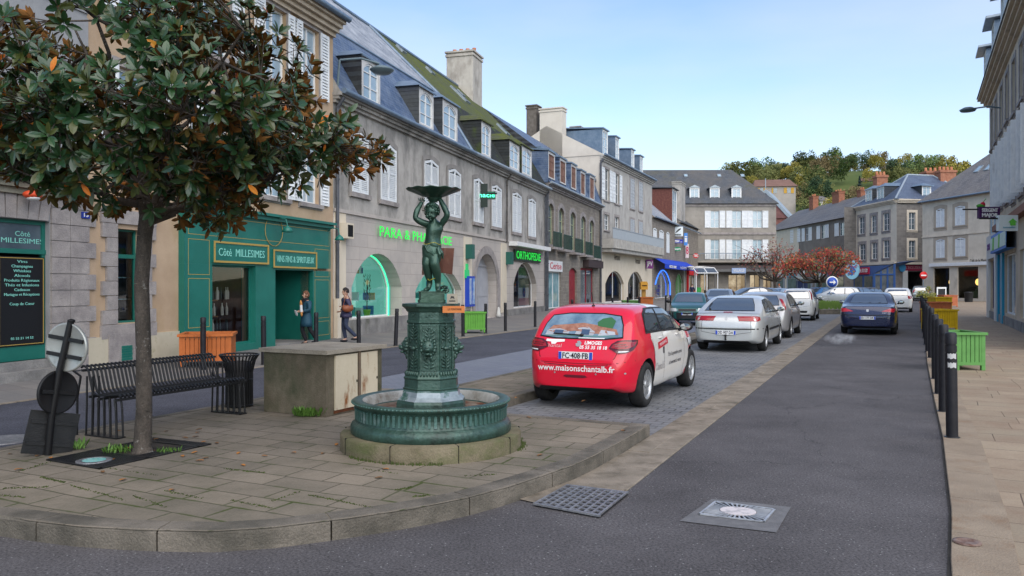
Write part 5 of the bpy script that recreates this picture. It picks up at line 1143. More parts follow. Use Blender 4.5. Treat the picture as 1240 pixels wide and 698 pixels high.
rfj=mb.build('roof',brickmat('slate_grey_far',(.12,.115,.12),(.17,.165,.165),(.06,.06,.065),.3,.22,.012,'xz',0,.65,.5,vary=(.20,.18,.16),vscale=.35,fine=.25,bfine=5),J.root)
for s in (5.5,7):skylight(J,s,[(0,HJ),(-.5,HJ),(6,17.4)],.42,.7,1.0,rfj)
gutterpipe(J,0,sJ,HJ,-.5,.1,M_zinc)
mb=MB();[mb.bb(sJ-.9+i*.1,sJ-.3,-.75,-.1,z,z+.7) for i,z in ((0,9.6),(1,7.4),(2,5.8))];mb.build('air_conditioner',flat('ac_white',(.5,.52,.54),.5),J.root)

# ---------------- right-hand terrace
K=Bld('right_terrace_house',(25.07,41.8),(13.75,19.6),'stone house along the right-hand pavement with shops, shutters and jutting dormers')
sK=K.L;HK=11.4
M_kw=pmat('warm_render',(.44,.36,.26),(.53,.44,.33),scale=.9,rough=.9,fine=.15,bump=.2,stain=(.9,(.24,.20,.16),.52,.75,(1,1,.5)))
ku=[(6.2,7.4,5.2,7.7),(8.7,9.9,5.2,7.7),(11.4,12.6,5.0,7.6),(14,15.2,5,7.6),(17,18.2,5,7.6)]
ku2=[(a,b,c+3.4,d+2.9) for a,b,c,d in ku]+[(1.2,2.2,8.6,10.6),(3.5,4.5,8.6,10.6)]
kbig=(1.0,5.0,4.3,7.2)
ks=[(.8,4.6,.5,2.95),(6.0,7.4,.15,3.1),(8.2,12.5,.5,3.0),(14,18,.5,3)]
wall(K,[(0,0),(sK,0),(sK,HK),(0,HK)],[rect(*w) for w in ku+ku2+[kbig]+ks],M_kw,D=10)
for w in ku+ku2:casement(K,rect(*w));surround(K,rect(*w),.2,M_quoin,.03)
for w in ku:
    for x in (w[0]-.06,w[1]+.03):mb=MB();mb.bb(x,x+.035,-.40,-.01,w[2],w[3]);[mb.bb(x-.008,x+.043,-.36,-.05,w[2]+.1+i*.12,w[2]+.16+i*.12) for i in range(int((w[3]-w[2]-.2)/.12))];mb.build('shutter',M_shut,K.root)
casement(K,rect(*kbig),pm=M_paneb,fm=pmat('pale_blue_frame',(.40,.50,.55),rough=.5),bars=2,y=-.02)
mb=MB();mb.bb(.02,5.5,-.14,-.002,3.02,4.2);mb.bb(.02,.78,-.14,-.002,.0,3.02);mb.bb(4.62,5.5,-.14,-.002,.0,3.02);k1=mb.build('shopfront',flat('front_offwhite',(.52,.52,.50),.5),K.root)
letters(K,'SERGENT MAJOR',1.0,4.6,3.6,.42,flat('purple_letter',(.10,.02,.16),.5),y=-.17,ext=.01,parent=k1,bold=.01)
casement(K,rect(*ks[0]),y=.1,pm=M_clear,fm=flat('purple_frame',(.05,.02,.07),.5),bars=1);room(K,.6,4.8,.4,3.1,2,emis('shop_warm',(.30,.28,.25),.1),mback=pmat('shop_b',(.25,.25,.3),(.45,.3,.3),scale=1,rough=.8))
mb=MB();[mb.bb(1.0+i*.6,1.4+i*.6,.5,.7,.6,1.2+.3*(i % 3),i % 3) for i in range(6)];mb.build('clothes_display',[flat('c_yellow',(.6,.4,.03),.7),flat('c_navy',(.03,.04,.2),.7),flat('c_pink',(.5,.2,.25),.7)],K.root)
M_tealp=pmat('teal_panel',(.01,.22,.35),(.015,.26,.40),scale=1,rough=.35)
mb=MB();mb.bb(5.52,6.0,-.1,-.002,0,3.1);mb.bb(7.4,8.2,-.1,-.002,0,3.1);mb.build('teal_panelling',M_tealp,K.root)
mb=MB();mb.bb(6.0,7.4,.08,.14,.15,3.1);mb.build('door',M_tealp,K.root)
mb=MB();mb.add([(5.6,-.01,4.1),(13,-.01,4.1),(13,-.33,3.95),(5.6,-.33,3.95),(13,-.35,3.15),(5.6,-.35,3.15),(5.6,-.01,3.15),(13,-.01,3.15)],[(0,3,2,1),(3,5,4,2),(0,6,5,3),(5,6,7,4)])
k2=mb.build('shop_fascia',flat('fascia_blue',(.03,.18,.55),.5),K.root)
mb=MB();mb.slab([(5.7,3.25),(12.9,3.25),(12.9,3.8),(5.7,3.8)],-.37,-.353);mb.build('fascia_panel',flat('fascia_palegreen',(.50,.62,.55),.5),k2)
mb=MB();mb.slab([(7.0,3.25),(7.7,3.25),(7.9,3.8),(7.2,3.8)],-.385,-.371);mb.slab([(9.9,3.25),(10.4,3.25),(10.6,3.8),(10.1,3.8)],-.385,-.371);mb.build('fascia_stripe',flat('fascia_green',(.12,.45,.06),.5),k2)
for w in ks[2:]:casement(K,rect(*w),y=.1,pm=M_pane,bars=1)
mb=MB();mb.bb(5.5,19,-.28,-.002,4.15,4.4);mb.build('string_course',pmat('brick_band',(.25,.12,.08),rough=.9),K.root)
mb=MB();mb.bb(0,sK,-.06,-.001,0,.38);mb.build('plinth',M_plinth,K.root)
cornice(K,0,sK,HK+.1,M_kw,.5,.55,steps=4)
roof(K,0,sK,[(-.6,HK+.1),(2.5,HK+2.6),(5,HK+3.4),(10,HK)],M_slateg,mend=M_kw)
for s in (2.2,7.0,11.5):dormer(K,s,1.5,HK+.3,HK+2.0,-.35,2.5,style='flat',facem=M_white,cheek=M_zinc,over=.35,roofm=M_zincw)
c0_=K.px(1197,132);x=1.3;lb=MB();z=10.2
lb.path([(0,0,0),(0,-.5,.12),(0,-1.15,.08)],.035,8);lb.lathe([(0,.12),(.18,.1),(.36,0),(.3,-.08),(0,-.12)],16,c=(0,-1.3,.05))
o=lb.build('street_lamp',pmat('lamp_grey',(.1,.14,.16),rough=.35),None,label='grey saucer street lamp on a bracket of the right-hand terrace',cat='lamp');q=K.s_(1212);o.location=K.world(q,0,K.px(1212,131)[1]);o.rotation_euler=(0,0,math.atan2(K.d.y,K.d.x))
sg=hang_sign(1197,258,25,14,31,(.055,.015,.08),'dark purple hanging sign with white letters on the right-hand terrace',None,name='hanging_sign')
Hs=14/F*31
for k,tx in enumerate(('SERGENT','MAJOR')):text_mb(tx,Hs*.42,.01,w=.62,bold=.006,T=face_T(0,-.1,Hs*(.2-.42*k))).build('lettering',M_white,sg)
mb=MB();mb.ell((-.22,0,.33),(.1,.05,.1),0);mb.ell((-.30,0,.27),(.18,.06,.08),1);mb.tube((-.22,0,.4),(-.1,0,.55),.015,n=5,m=1);mb.build('cherry_emblem',[flat('cherry_red',(.4,.01,.04),.4),flat('cherry_green',(.05,.25,.03),.5)],sg)
sg=hang_sign(1219.5,270.5,23,19,26,(.48,.55,.57),'pale grey hanging sign with a green house emblem on the right-hand terrace',None)
mb=MB();mb.slab([(-.02,.02),(.13,.15),(.28,.02),(.22,.02),(.22,-.08),(.05,-.08),(.05,.02)],-.1,-.081);mb.build('emblem',flat('emblem_green',(.10,.42,.05),.5),sg)
text_mb('immobilier',.08,.006,w=.4,T=face_T(.02,-.09,-.14)).build('lettering',flat('teal_small',(.1,.3,.4),.5),sg)
# ================================================================== STREET FURNITURE
SD=Vector((.4275,.904))      # street direction
PZ=.14;PR=.03
# ---------------- fountain
FC=Vector((-.796,7.87,0))
M_verd=pmat('verdigris_bronze',(.022,.055,.043),(.042,.092,.073),scale=5,rough=.42,metal=.35,spec=.6,bump=.35,bscale=22,detail=8,stain=(3.5,(.012,.022,.018),.5,.7,(1,1,.5)),fine=.35)
M_verdl=pmat('verdigris_pale',(.028,.085,.07),(.075,.15,.135),scale=4,rough=.42,metal=.3,spec=.6,bump=.25,bscale=25,stain=(5,(.26,.32,.33),.56,.72,(1,1,.6)),fine=.2)
M_verdd=pmat('verdigris_statue',(.016,.045,.031),(.034,.082,.058),scale=6,rough=.34,metal=.45,spec=.6,bump=.2,bscale=30,stain=(4,(.05,.11,.09),.58,.78,(1,1,1)))
fo=empty('fountain',(FC.x,FC.y,0),R(0),'green cast iron fountain with a bronze child holding a shell bowl, on the paved island','fountain')
mb=MB();mb.lathe([(.885,.12),(.885,.275),(.87,.29),(.60,.29)],72);mb.build('stone_base',pmat('fountain_stone',(.085,.072,.043),(.16,.135,.09),scale=3,rough=.9,bump=.4,bscale=40,fine=.35,stain=(2.2,(.07,.08,.03),.47,.68,(1,1,1.5))),fo)
mb=MB()
for i in range(9):a=i*2*math.pi/9+.2;mb.bb(.60,.888,-.003,.003,.125,.2915,T=Matrix.Rotation(a,4,'Z'))
mb.build('base_joint',M_dark,fo)
mb=MB();mb.lathe([(.775,.29),(.785,.30),(.785,.36),(.772,.385),(.745,.40),(.735,.41),(.733,.545),(.745,.555),(.765,.572),(.772,.588),(.765,.603),(.735,.61),(.675,.60),(.655,.585),(.640,.555),(.60,.47),(.30,.45)],96,close=True)
basin=mb.build('basin',[M_verd],fo)
mb=MB()
for i in range(84):
    a=2*math.pi*i/84;T=Matrix.Rotation(a,4,'Z')
    mb.box((.739,0,.478),(.012,.026,.10),T=T);mb.tube(T @ Vector((.739,0,.528)),T @ Vector((.739,0,.536)),.018,.006,6)
for i in range(120):
    a=2*math.pi*i/120;T=Matrix.Rotation(a,4,'Z');mb.ell((.768,0,.588),(.013,.010,.010),nu=5,nv=3,T=T)
mb.build('fluting',M_verdl,basin)
mb=MB();mb.lathe([(.62,.50),(.30,.505),(.0,.505)],40,close=True);mb.build('basin_floor',pmat('basin_dirt',(.12,.08,.05),(.20,.16,.12),scale=5,rough=.8,stain=(7,(.10,.03,.01),.5,.6,(1,1,1))),basin)
mb=MB();mb.lathe([(.672,.602),(.652,.5865),(.637,.557),(.618,.51)],96,close=True);mb.build('basin_lining',pmat('lime_scale',(.22,.22,.20),(.38,.38,.36),scale=4,rough=.7,stain=(5,(.12,.09,.06),.5,.7,(1,1,1))),basin)
# octagonal pedestal
def octo(prof,mb,m=0,tw=R(22.5)):mb.lathe(prof,8,m,False,a0=tw,close=True)
k8=1/math.cos(R(22.5))
mb=MB();octo([(.33*k8,.47),(.325*k8,.575),(.315*k8,.60)],mb);octo([(.315*k8,.60),(.275*k8,.635),(.262*k8,.685),(.262*k8,.70)],mb,1)
octo([(.262*k8,.70),(.268*k8,.715),(.255*k8,.725),(.252*k8,.80),(.262*k8,.815),(.240*k8,.845),(.222*k8,.87),(.218*k8,.885),(.218*k8,1.34),(.232*k8,1.352),(.232*k8,1.368),(.220*k8,1.38),(.220*k8,1.452),(.232*k8,1.462),(.245*k8,1.485),(.268*k8,1.505),(.275*k8,1.51),(.275*k8,1.535),(.12,1.545),(.0,1.546)],mb)
ped=mb.build('pedestal',[M_verd,M_verdl],fo)
M_lead=pmat('lead_grey',(.16,.20,.22),(.32,.36,.39),scale=6,rough=.4,metal=.3,stain=(6,(.04,.10,.08),.52,.62,(1,1,1)))
mb=MB();octo([(.318*k8,.602),(.278*k8,.637),(.266*k8,.684)],mb);mb.build('lead_sheet',M_lead,ped)
rl=MB();rnd=random.Random(31)
def leafr(mb,T,x,z,r,sc,rotz):
    """small raised acanthus lobe on a pedestal face"""
    M=T @ Matrix.Translation((r,x,z)) @ Matrix.Rotation(rotz,4,'X');mb.ell((0,0,sc*.5),(sc*.16,sc*.28,sc*.6),nu=6,nv=4,T=M)
for k in range(8):
    T=Matrix.Rotation(R(45*k),4,'Z');r0=.219
    rl.box((r0+.003,0,1.11),(.008,.012,.44),T=T)
    for sx in (-1,1):rl.box((r0+.004,sx*.074,1.11),(.012,.008,.44),T=T)
    for zz in (.895,1.325):rl.box((r0+.004,0,zz),(.012,.15,.010),T=T)
    for zb in (.93,1.20):
        for sx in (-1,1):
            for j in range(4):leafr(rl,T,sx*.012,zb+.028*j-.01,r0+.006,.044-.004*j,-sx*R(70-12*j))
            leafr(rl,T,sx*.045,zb+.06,r0+.006,.03,-sx*R(30));leafr(rl,T,sx*.04,zb-.02,r0+.006,.028,-sx*R(150))
        rl.ell((r0+.008,0,zb+.105),(.012,.014,.014),nu=6,nv=4,T=T);leafr(rl,T,0,zb+.11,r0+.006,.035,0)
    rl.ell((r0+.012,0,1.105),(.022,.040,.020),nu=8,nv=5,T=T)
    for sx in (-1,1):rl.ell((r0+.008,sx*.045,1.115),(.014,.022,.012),nu=6,nv=4,T=T);leafr(rl,T,sx*.035,1.10,r0+.006,.034,-sx*R(115))
    for j in range(6):x=-.078+.031*j;rl.ell((.236,x,.855),(.022,.013,.030),nu=6,nv=4,T=T @ Matrix.Rotation(0,4,'Z'))
    for sx in (-1,1):
        for an in (20,60,100):leafr(rl,T,sx*.006,1.415,.221,.03,-sx*R(an))
rl.build('relief_ornament',M_verd,ped)
for a in (R(-2),R(182),R(90),R(-92)):
    T=Matrix.Rotation(a,4,'Z') @ Matrix.Translation((.245,0,1.12));lm_=MB()
    lm_.ell((.0,0,.0),(.05,.062,.068),nu=12,nv=8,T=T);lm_.ell((.045,0,-.018),(.035,.034,.026),nu=10,nv=6,T=T);lm_.ell((.065,0,-.002),(.016,.02,.012),nu=8,nv=5,T=T)
    lm_.ell((.04,0,-.062),(.026,.028,.014),nu=8,nv=5,T=T)
    for sy in (-1,1):lm_.ell((.042,sy*.026,.024),(.012,.012,.008),nu=6,nv=4,T=T);lm_.ell((.0,sy*.06,.055),(.02,.018,.02),nu=6,nv=4,T=T)
    for j in range(16):b=j/16*6.283;lm_.ell((-.012+.01*math.sin(j*3),.066*math.cos(b),.074*math.sin(b)-.004),(.03,.020,.022),nu=6,nv=4,T=T @ Matrix.Rotation(0,4,'X'))
    for sy in (-1,1):lm_.ell((-.01,sy*.03,-.10),(.02,.016,.035),nu=6,nv=4,T=T)
    lm_.build('lion_head',M_verd,ped)
mb=MB();mb.bb(-.125,.125,-.125,.125,1.545,1.572);mb.bb(-.115,.115,-.115,.115,1.572,1.645);mb.bb(-.12,.12,-.12,.12,1.645,1.655)
mb.build('plinth',M_verdd,fo,rz=R(12))
# bronze child: one skinned body
def skin_fig(name,J,bones,rad,mat,parent=None,lv=2,root=0,loc=(0,0,0),rz=0,**tags):
    me=bpy.data.meshes.new(name);me.from_pydata([Vector(p) for p in J],bones,[]);o=bpy.data.objects.new(name,me);COL.objects.link(o)
    md=o.modifiers.new('Skin','SKIN');md.use_smooth_shade=True
    for i,r in enumerate(rad):
        s=me.skin_vertices[0].data[i];s.radius=(r,r) if not isinstance(r,tuple) else r;s.use_root=(i == root)
    sb=o.modifiers.new('Sub','SUBSURF');sb.levels=lv;sb.render_levels=lv
    m2=eval_mesh(o);bpy.data.objects.remove(o);bpy.data.meshes.remove(me);m2.name=name
    m2.materials.clear();m2.materials.append(mat);m2.polygons.foreach_set('use_smooth',[True]*len(m2.polygons))
    o=bpy.data.objects.new(name,m2);COL.objects.link(o);o.parent=parent;o.location=loc;o.rotation_euler=(0,0,rz);return tag(o,**tags) if tags else o
S_=7.87/F
def sp(u,v,dy=0.0):return Vector(((u-522.5)*S_,dy,CZ+(HY-v)*S_))
J=[sp(523,299,0),sp(524,291,-.01),sp(525.5,280,-.015),sp(526,272.5,-.005),sp(525,267.5,-.01),sp(523.8,262,-.02),
     sp(518,272,-.01),sp(510,269.5,-.04),sp(503.5,265,-.06),sp(505.5,256,-.05),sp(509.8,248,-.03),sp(511.5,244.5,-.02),
     sp(534,271,.0),sp(539.5,266.5,-.02),sp(542.5,260.5,-.04),sp(538.5,252,-.03),sp(534,243.5,-.02),sp(532,240.5,-.01),
     sp(519,306,-.01),sp(516.5,318,-.04),sp(518.5,330,-.02),sp(520.5,343,.02),sp(518.5,350,-.0),sp(514.5,351.8,-.06),
     sp(527.5,306,0),sp(526.5,319,-.07),sp(529.5,331,-.04),sp(530.5,343.5,-.01),sp(530.5,350,-.03),sp(532,351.8,-.10)]
bo=[(0,1),(1,2),(2,3),(3,4),(4,5),(3,6),(6,7),(7,8),(8,9),(9,10),(10,11),(3,12),(12,13),(13,14),(14,15),(15,16),(16,17),(0,18),(18,19),(19,20),(20,21),(21,22),(22,23),(0,24),(24,25),(25,26),(26,27),(27,28),(28,29)]
ra=[(.080,.065),(.078,.068),(.082,.066),(.060,.05),.034,.034,.038,.034,.029,.030,.021,.024,.038,.034,.030,.030,.022,.024,.062,.048,.044,.026,.026,.018,.062,.050,.046,.027,.028,.018]
stt=skin_fig('bronze_child',J,bo,[tuple(q*1.03 for q in r_) if isinstance(r_,tuple) else r_*1.06 for r_ in ra],M_verdd,fo,3)
hd=MB();hc=sp(523.3,257.5,-.035);Th=Matrix.Translation(hc) @ Matrix.Rotation(R(14),4,'X') @ Matrix.Rotation(R(-10),4,'Z')
hd.ell((0,.008,.004),(.066,.072,.076),nu=20,nv=14,T=Th);hd.ell((0,-.03,-.03),(.050,.045,.046),nu=16,nv=10,T=Th)      # skull, jaw and cheeks
hd.ell((0,-.078,-.022),(.011,.014,.012),nu=8,nv=6,T=Th);hd.tube(Th @ Vector((0,-.066,.008)),Th @ Vector((0,-.080,-.018)),.006,.010,8)
for sx in (-1,1):
    hd.ell((sx*.028,-.052,-.034),(.024,.024,.022),nu=10,nv=6,T=Th);hd.ell((sx*.024,-.064,-.002),(.012,.008,.007),nu=8,nv=5,T=Th);hd.ell((sx*.024,-.066,.012),(.016,.008,.004),nu=8,nv=5,T=Th);hd.ell((sx*.068,.005,-.012),(.01,.016,.022),nu=8,nv=6,T=Th)
hd.ell((0,-.071,-.045),(.016,.007,.005),nu=8,nv=5,T=Th);hd.ell((0,-.069,-.053),(.013,.007,.005),nu=8,nv=5,T=Th);hd.ell((0,-.060,-.068),(.016,.014,.012),nu=8,nv=5,T=Th)
hd.build('head',M_verdd,stt)
hr=MB();rnd=random.Random(5)
for i in range(90):
    a=rnd.uniform(0,6.283);b=rnd.uniform(-.15,1.5);p=Vector((.068*math.cos(a)*math.cos(b),.074*math.sin(a)*math.cos(b)+.01,.078*math.sin(b)+.008))
    if p.y < -.035 and p.z < .045:continue
    hr.ell(p,(.016,.016,.014),nu=7,nv=5,T=Th)
hr.build('hair',M_verdd,stt)
# fingers
fg=MB()
for (wu,wv,sx,dy) in ((511,245.5,1,-.025),(532.5,241.5,-1,-.012)):
    w=sp(wu,wv,dy)
    for j in range(4):
        a=R(70-22*j) if sx > 0 else R(110+22*j-66+(-0));dx=(-.018+.012*j);p1=w+Vector((dx,-.012,.012));p2=p1+Vector((dx*.4,-.004,.020-.003*abs(j-1.5)));p3=p2+Vector((dx*.1,.010,.012));fg.tube(p1,p2,.0068,.006,6);fg.tube(p2,p3,.006,.0045,6)
    fg.tube(w+Vector((sx*.018,-.008,0)),w+Vector((sx*.034,-.016,.018)),.0075,.0055,6)
fg.build('fingers',M_verdd,stt)
tt=MB()
for (u,v,dy,sx) in ((514.3,352.2,-.07,-1),(532.3,352.2,-.11,1)):
    for j in range(5):p=sp(u,v,dy)+Vector(((j-2)*.010,-.014+abs(j-2)*.003,.0));tt.ell(p,(.006+(.003 if j == (4 if sx < 0 else 0) else 0),.010,.006),nu=6,nv=4)
tt.build('toes',M_verdd,stt)
# loin cloth: folded wrap round the hips
cl=MB();prof=[];n=48;rows=[(296,.083,.068,0),(299,.092,.078,.004),(303,.096,.082,.006),(308,.094,.080,.010),(313,.088,.074,.013),(316,.080,.066,.014)]
vs=[]
for (v,rx,ry,f) in rows:
    for i in range(n):
        a=6.283*i/n;c_=sp(522.8,v+(2.4*math.cos(a+.5) if v > 297 else -1.5*math.cos(a)),-.008);w=1+f*4*math.sin(a*9+v*.35);vs.append(c_+Vector((rx*w*math.cos(a),ry*w*math.sin(a),0)))
cl.add(vs,[(r*n+i,(r+1)*n+i,(r+1)*n+(i+1) % n,r*n+(i+1) % n) for r in range(len(rows)-1) for i in range(n)],smooth=True)
for k in range(4):cl.path([sp(515+2*k,297,-.075),sp(519+1.5*k,305,-.088),sp(528,310+k,-.080)],[.008,.012,.008],6)
cl.path([sp(531,301,-.07),sp(533.5,309,-.075),sp(532.5,318,-.06)],[.016,.02,.008],8);cl.path([sp(531,300,-.06),sp(536,307,-.06),sp(537,314,-.05)],[.014,.016,.006],8)
cl.build('loin_cloth',M_verdd,stt)
# shell bowl
bw=MB();n=72;rows=[(0.0,-.075),(.05,-.072),(.11,-.055),(.17,-.028),(.225,-.004),(.262,.012),(.268,.02),(.255,.018),(.2,.006),(.0,-.02)]
vs=[];c_=sp(525,231.5,-.005)
for ri,(r,z) in enumerate(rows):
    for i in range(n):
        a=6.283*i/n;sc=1+.02*(r/.26)*abs(math.sin(a*6));vs.append(c_+Vector((r*sc*math.cos(a),r*sc*math.sin(a)*.95,z+(.005*math.cos(a*12)*(r/.26)**2 if ri > 2 else 0))))
bw.add(vs,[(r*n+i,r*n+(i+1) % n,(r+1)*n+(i+1) % n,(r+1)*n+i) for r in range(len(rows)-1) for i in range(n)],smooth=True)
bw.tube(c_+Vector((0,0,-.11)),c_+Vector((0,0,-.06)),.04,.07,12);bw.build('shell_bowl',M_verdd,fo)
sg_=MB();sg_.path([sp(531,350,.06),sp(538,347,.02),sp(542,352,-.02),sp(540,355,-.05)],[.018,.014,.022,.01],8)
for k in range(10):sg_.ell(sp(539+rnd.uniform(-4,4),351+rnd.uniform(-4,3),rnd.uniform(-.05,.05)),(.014,.014,.01),nu=6,nv=4)
sg_.build('bronze_rocaille',M_verdd,fo)
# folded rusty panel wired behind the legs, wires
M_rp=pmat('rusty_panel',(.055,.018,.012),(.13,.055,.035),scale=3,rough=.75,stain=(4,(.20,.14,.11),.52,.75,(1,1,.4)),bump=.2)
mb=MB();a,b,c,d=sp(509,301.5,.20),sp(524,299.5,.13),sp(536,299.8,.13),sp(548.5,299.8,.17)
e,f,g_,h=sp(508,333,.20),sp(523.5,331.5,.13),sp(535,330.5,.13),sp(546,332.5,.17)
t_=Vector((0,.012,0));mb.add([a,b,f,e,a+t_,b+t_,f+t_,e+t_],[(0,3,2,1),(4,5,6,7),(0,1,5,4),(2,3,7,6),(1,2,6,5),(3,0,4,7)]);mb.add([b,c,g_,f,b+t_,c+t_,g_+t_,f+t_],[(0,3,2,1),(4,5,6,7),(0,1,5,4),(2,3,7,6)]);mb.add([c,d,h,g_,c+t_,d+t_,h+t_,g_+t_],[(0,3,2,1),(4,5,6,7),(0,1,5,4),(2,3,7,6),(1,2,6,5)])
mb.v=[tuple(Vector(p)+Vector((FC.x,FC.y,0))) for p in mb.v];mb.build('rusty_panel',M_rp,None,label='rusty folded metal panel wired behind the bronze child\'s legs',cat='panel')
wr=MB()
for (v,rx,ry,u0) in ((295.5,.085,.072,523.5),(338.5,.062,.045,525.5)):
    pts=[sp(u0,v+1.2*math.sin(i*1.1),-.012)+Vector((rx*math.cos(6.283*i/20),ry*math.sin(6.283*i/20),0)) for i in range(21)];wr.path(pts,.0035,5)
wr.v=[tuple(Vector(p)+Vector((FC.x,FC.y,0))) for p in wr.v];wr.build('yellow_wire',flat('wire_yellow',(.30,.26,.03),.6),None,label='thin yellow wire looped round the bronze child\'s waist and ankles',cat='wire')
mb=MB();p0=Vector((FC.x,FC.y,0));pc=p0+Vector(((551.5-522.5)*S_,-.24,CZ+(HY-374)*S_))
mb.bb(-.105,.105,-.015,.015,-.032,.032);ow=mb.build('wooden_plaque',pmat('orange_wood',(.42,.12,.03),(.50,.18,.05),scale=4,rough=.6),None,loc=pc,rz=R(3),label='small orange wooden plaque hung on the rim of the fountain pedestal',cat='sign')
text_mb('LA FONTAINE',.028,.001,w=.13,T=face_T(.01,-.018,.002)).build('lettering',flat('brown_ink',(.06,.02,.01),.7),ow)
mb=MB();mb.bb(-.052,.052,-.012,.012,0,.095);pq=mb.build('photo_plaque',pmat('grey_card',(.22,.20,.16),(.32,.29,.23),scale=8,rough=.7),None,loc=p0+Vector(((549.5-522.5)*S_,-.19,1.538)),label='small grey card with a dark motif standing on the pedestal rim',cat='sign')
mb=MB();mb.slab([(-.02,.045),(0,.055),(.022,.045),(.015,.07),(-.012,.072)],-.014,-.012);mb.bb(-.03,.03,-.014,-.012,.02,.03);mb.build('motif',M_black,pq)

# ---------------- bench of bent bars
b0=at(120,529.5,PZ);b1=at(270,501,PZ);bd=(Vector(b1[:2])-Vector(b0[:2])).normalized();Lb=1.80
be=empty('bench',(b0.x+.0,b0.y,PZ),math.atan2(bd.y,bd.x),'dark metal bench of bent bars between the tree and the street','bench')
# local x along bench, local -y towards the seat front (street side of camera)
pr=[(-.26,.405),(-.27,.425),(-.24,.445),(-.05,.425),(.12,.42),(.17,.46),(.20,.56),(.23,.66),(.27,.71),(.32,.72),(.345,.70)]
ST_=MB();nb=36
for i in range(nb):
    x=.05+(Lb-.10)*i/(nb-1);ST_.path([(x,y,z) for y,z in pr[:5]],.0125,6)
ST_.build('seat',M_black,be)
BK=MB()
for i in range(nb):x=.05+(Lb-.10)*i/(nb-1);BK.path([(x,y,z) for y,z in pr[4:]],.0125,6)
BK.build('backrest',M_black,be)
RL=MB()
for y,z in ((-.262,.41),(.0,.405),(.15,.42),(.262,.69)):RL.bb(0.0,Lb,y-.015,y+.015,z-.025,z)
RL.build('rail',M_black,be)
for x in (0,Lb-.10):
    lg=MB()
    for j in range(6):
        y=-.22+.085*j;top=(.40 if j < 4 else .62);yy=y+.02*(j-3)
        xs=x+.012+.0*j;lg.path([(xs,yy*.9,0),(xs,yy*.85,.3),(xs,y,top)],.011,6);lg.path([(xs+.075,yy*.9,0),(xs+.075,yy*.85,.3),(xs+.075,y,top)],.011,6)
    lg.bb(x-.005,x+.105,-.27,.22,0,.012);lg.build('leg',M_black,be)
hdl=MB();hdl.path([(-.02,.32,.0),(-.03,.30,.4),(-.02,.26,.62),(-.10,.30,.70),(-.22,.33,.73)],.012,6);hdl.path([(.0,.30,.72),(-.20,.30,.735),(-.22,.36,.735),(-.0,.34,.73)],.010,6);hdl.build('armrest',M_black,be)
# ---------------- litter bin
bb_=at(282,494.5,PZ);bn=empty('litter_bin',(bb_.x+.02,bb_.y+.18,PZ),0,'black flared litter bin of vertical bars at the end of the bench','bin')
mb=MB()
for i in range(30):a=6.283*i/30;c,s=math.cos(a),math.sin(a);mb.path([(.165*c,.165*s,0),(.165*c,.165*s,.45),(.20*c,.20*s,.60),(.245*c,.245*s,.67)],.0095,5)
mb.build('bars',M_black,bn);mb=MB()
for r,z in ((.245,.67),(.167,.02),(.167,.35)):
    for i in range(36):a,b=6.283*i/36,6.283*(i+1)/36;mb.tube((r*math.cos(a),r*math.sin(a),z),(r*math.cos(b),r*math.sin(b),z),.011,n=5)
mb.build('hoop',M_black,bn);mb=MB();mb.lathe([(.15,.02),(.15,.58),(.14,.58),(.14,.05)],20);mb.build('liner',flat('liner_dark',(.012,.012,.014),.5),bn)
# ---------------- utility cabinet
c0,c1,c2=Vector((-2.22,9.5)),Vector((-3.04,10.05)),Vector((-1.72,10.5));ex=(c2-c0).normalized();Lx=1.12;Ly=.98
uc=empty('concrete_cabinet',(c0.x,c0.y,PZ),math.atan2(ex.y,ex.x),'weathered concrete cabinet with two rusty cream doors beside the fountain','cabinet')
M_conc=pmat('weathered_concrete',(.085,.07,.048),(.165,.138,.10),scale=2.2,rough=.92,bump=.4,bscale=45,fine=.35,stain=(1.6,(.05,.055,.03),.45,.7,(1,1,.8)))
mb=MB();mb.bb(0,Lx,.0,Ly,0,.745);mb.build('body',M_conc,uc);mb=MB();mb.bb(-.045,Lx+.045,-.05,Ly+.045,.746,.795);mb.build('top_slab',pmat('slab_concrete',(.20,.175,.14),(.28,.25,.20),scale=3,rough=.9,bump=.3,fine=.4),uc)
M_rd=pmat('rusty_cream_door',(.46,.40,.29),(.52,.46,.34),scale=2,rough=.6,stain=(3.2,(.20,.075,.02),.555,.70,(1.4,1,.55)),fine=.06)
for a,b in ((.15,.58),(.65,1.0)):
    mb=MB();mb.bb(a,b,-.022,-.001,.06,.72);d_=mb.build('door',M_rd,uc);mb=MB();mb.bb(b-.025,b-.010,-.028,-.0225,.36,.39);mb.build('lock',M_dark,d_)
mb=MB();[mb.bb(a,b,-.03,-.001,.0,.74) for a,b in ((.595,.64),)];mb.build('post',pmat('rusty_post',(.16,.11,.07),(.10,.08,.06),scale=5,rough=.9),uc)
mb=MB();mb.bb(.14,1.02,-.012,-.0005,.02,.055);mb.build('rust_edge',pmat('rust_dark',(.06,.02,.01),(.12,.04,.015),scale=9,rough=.9),uc)
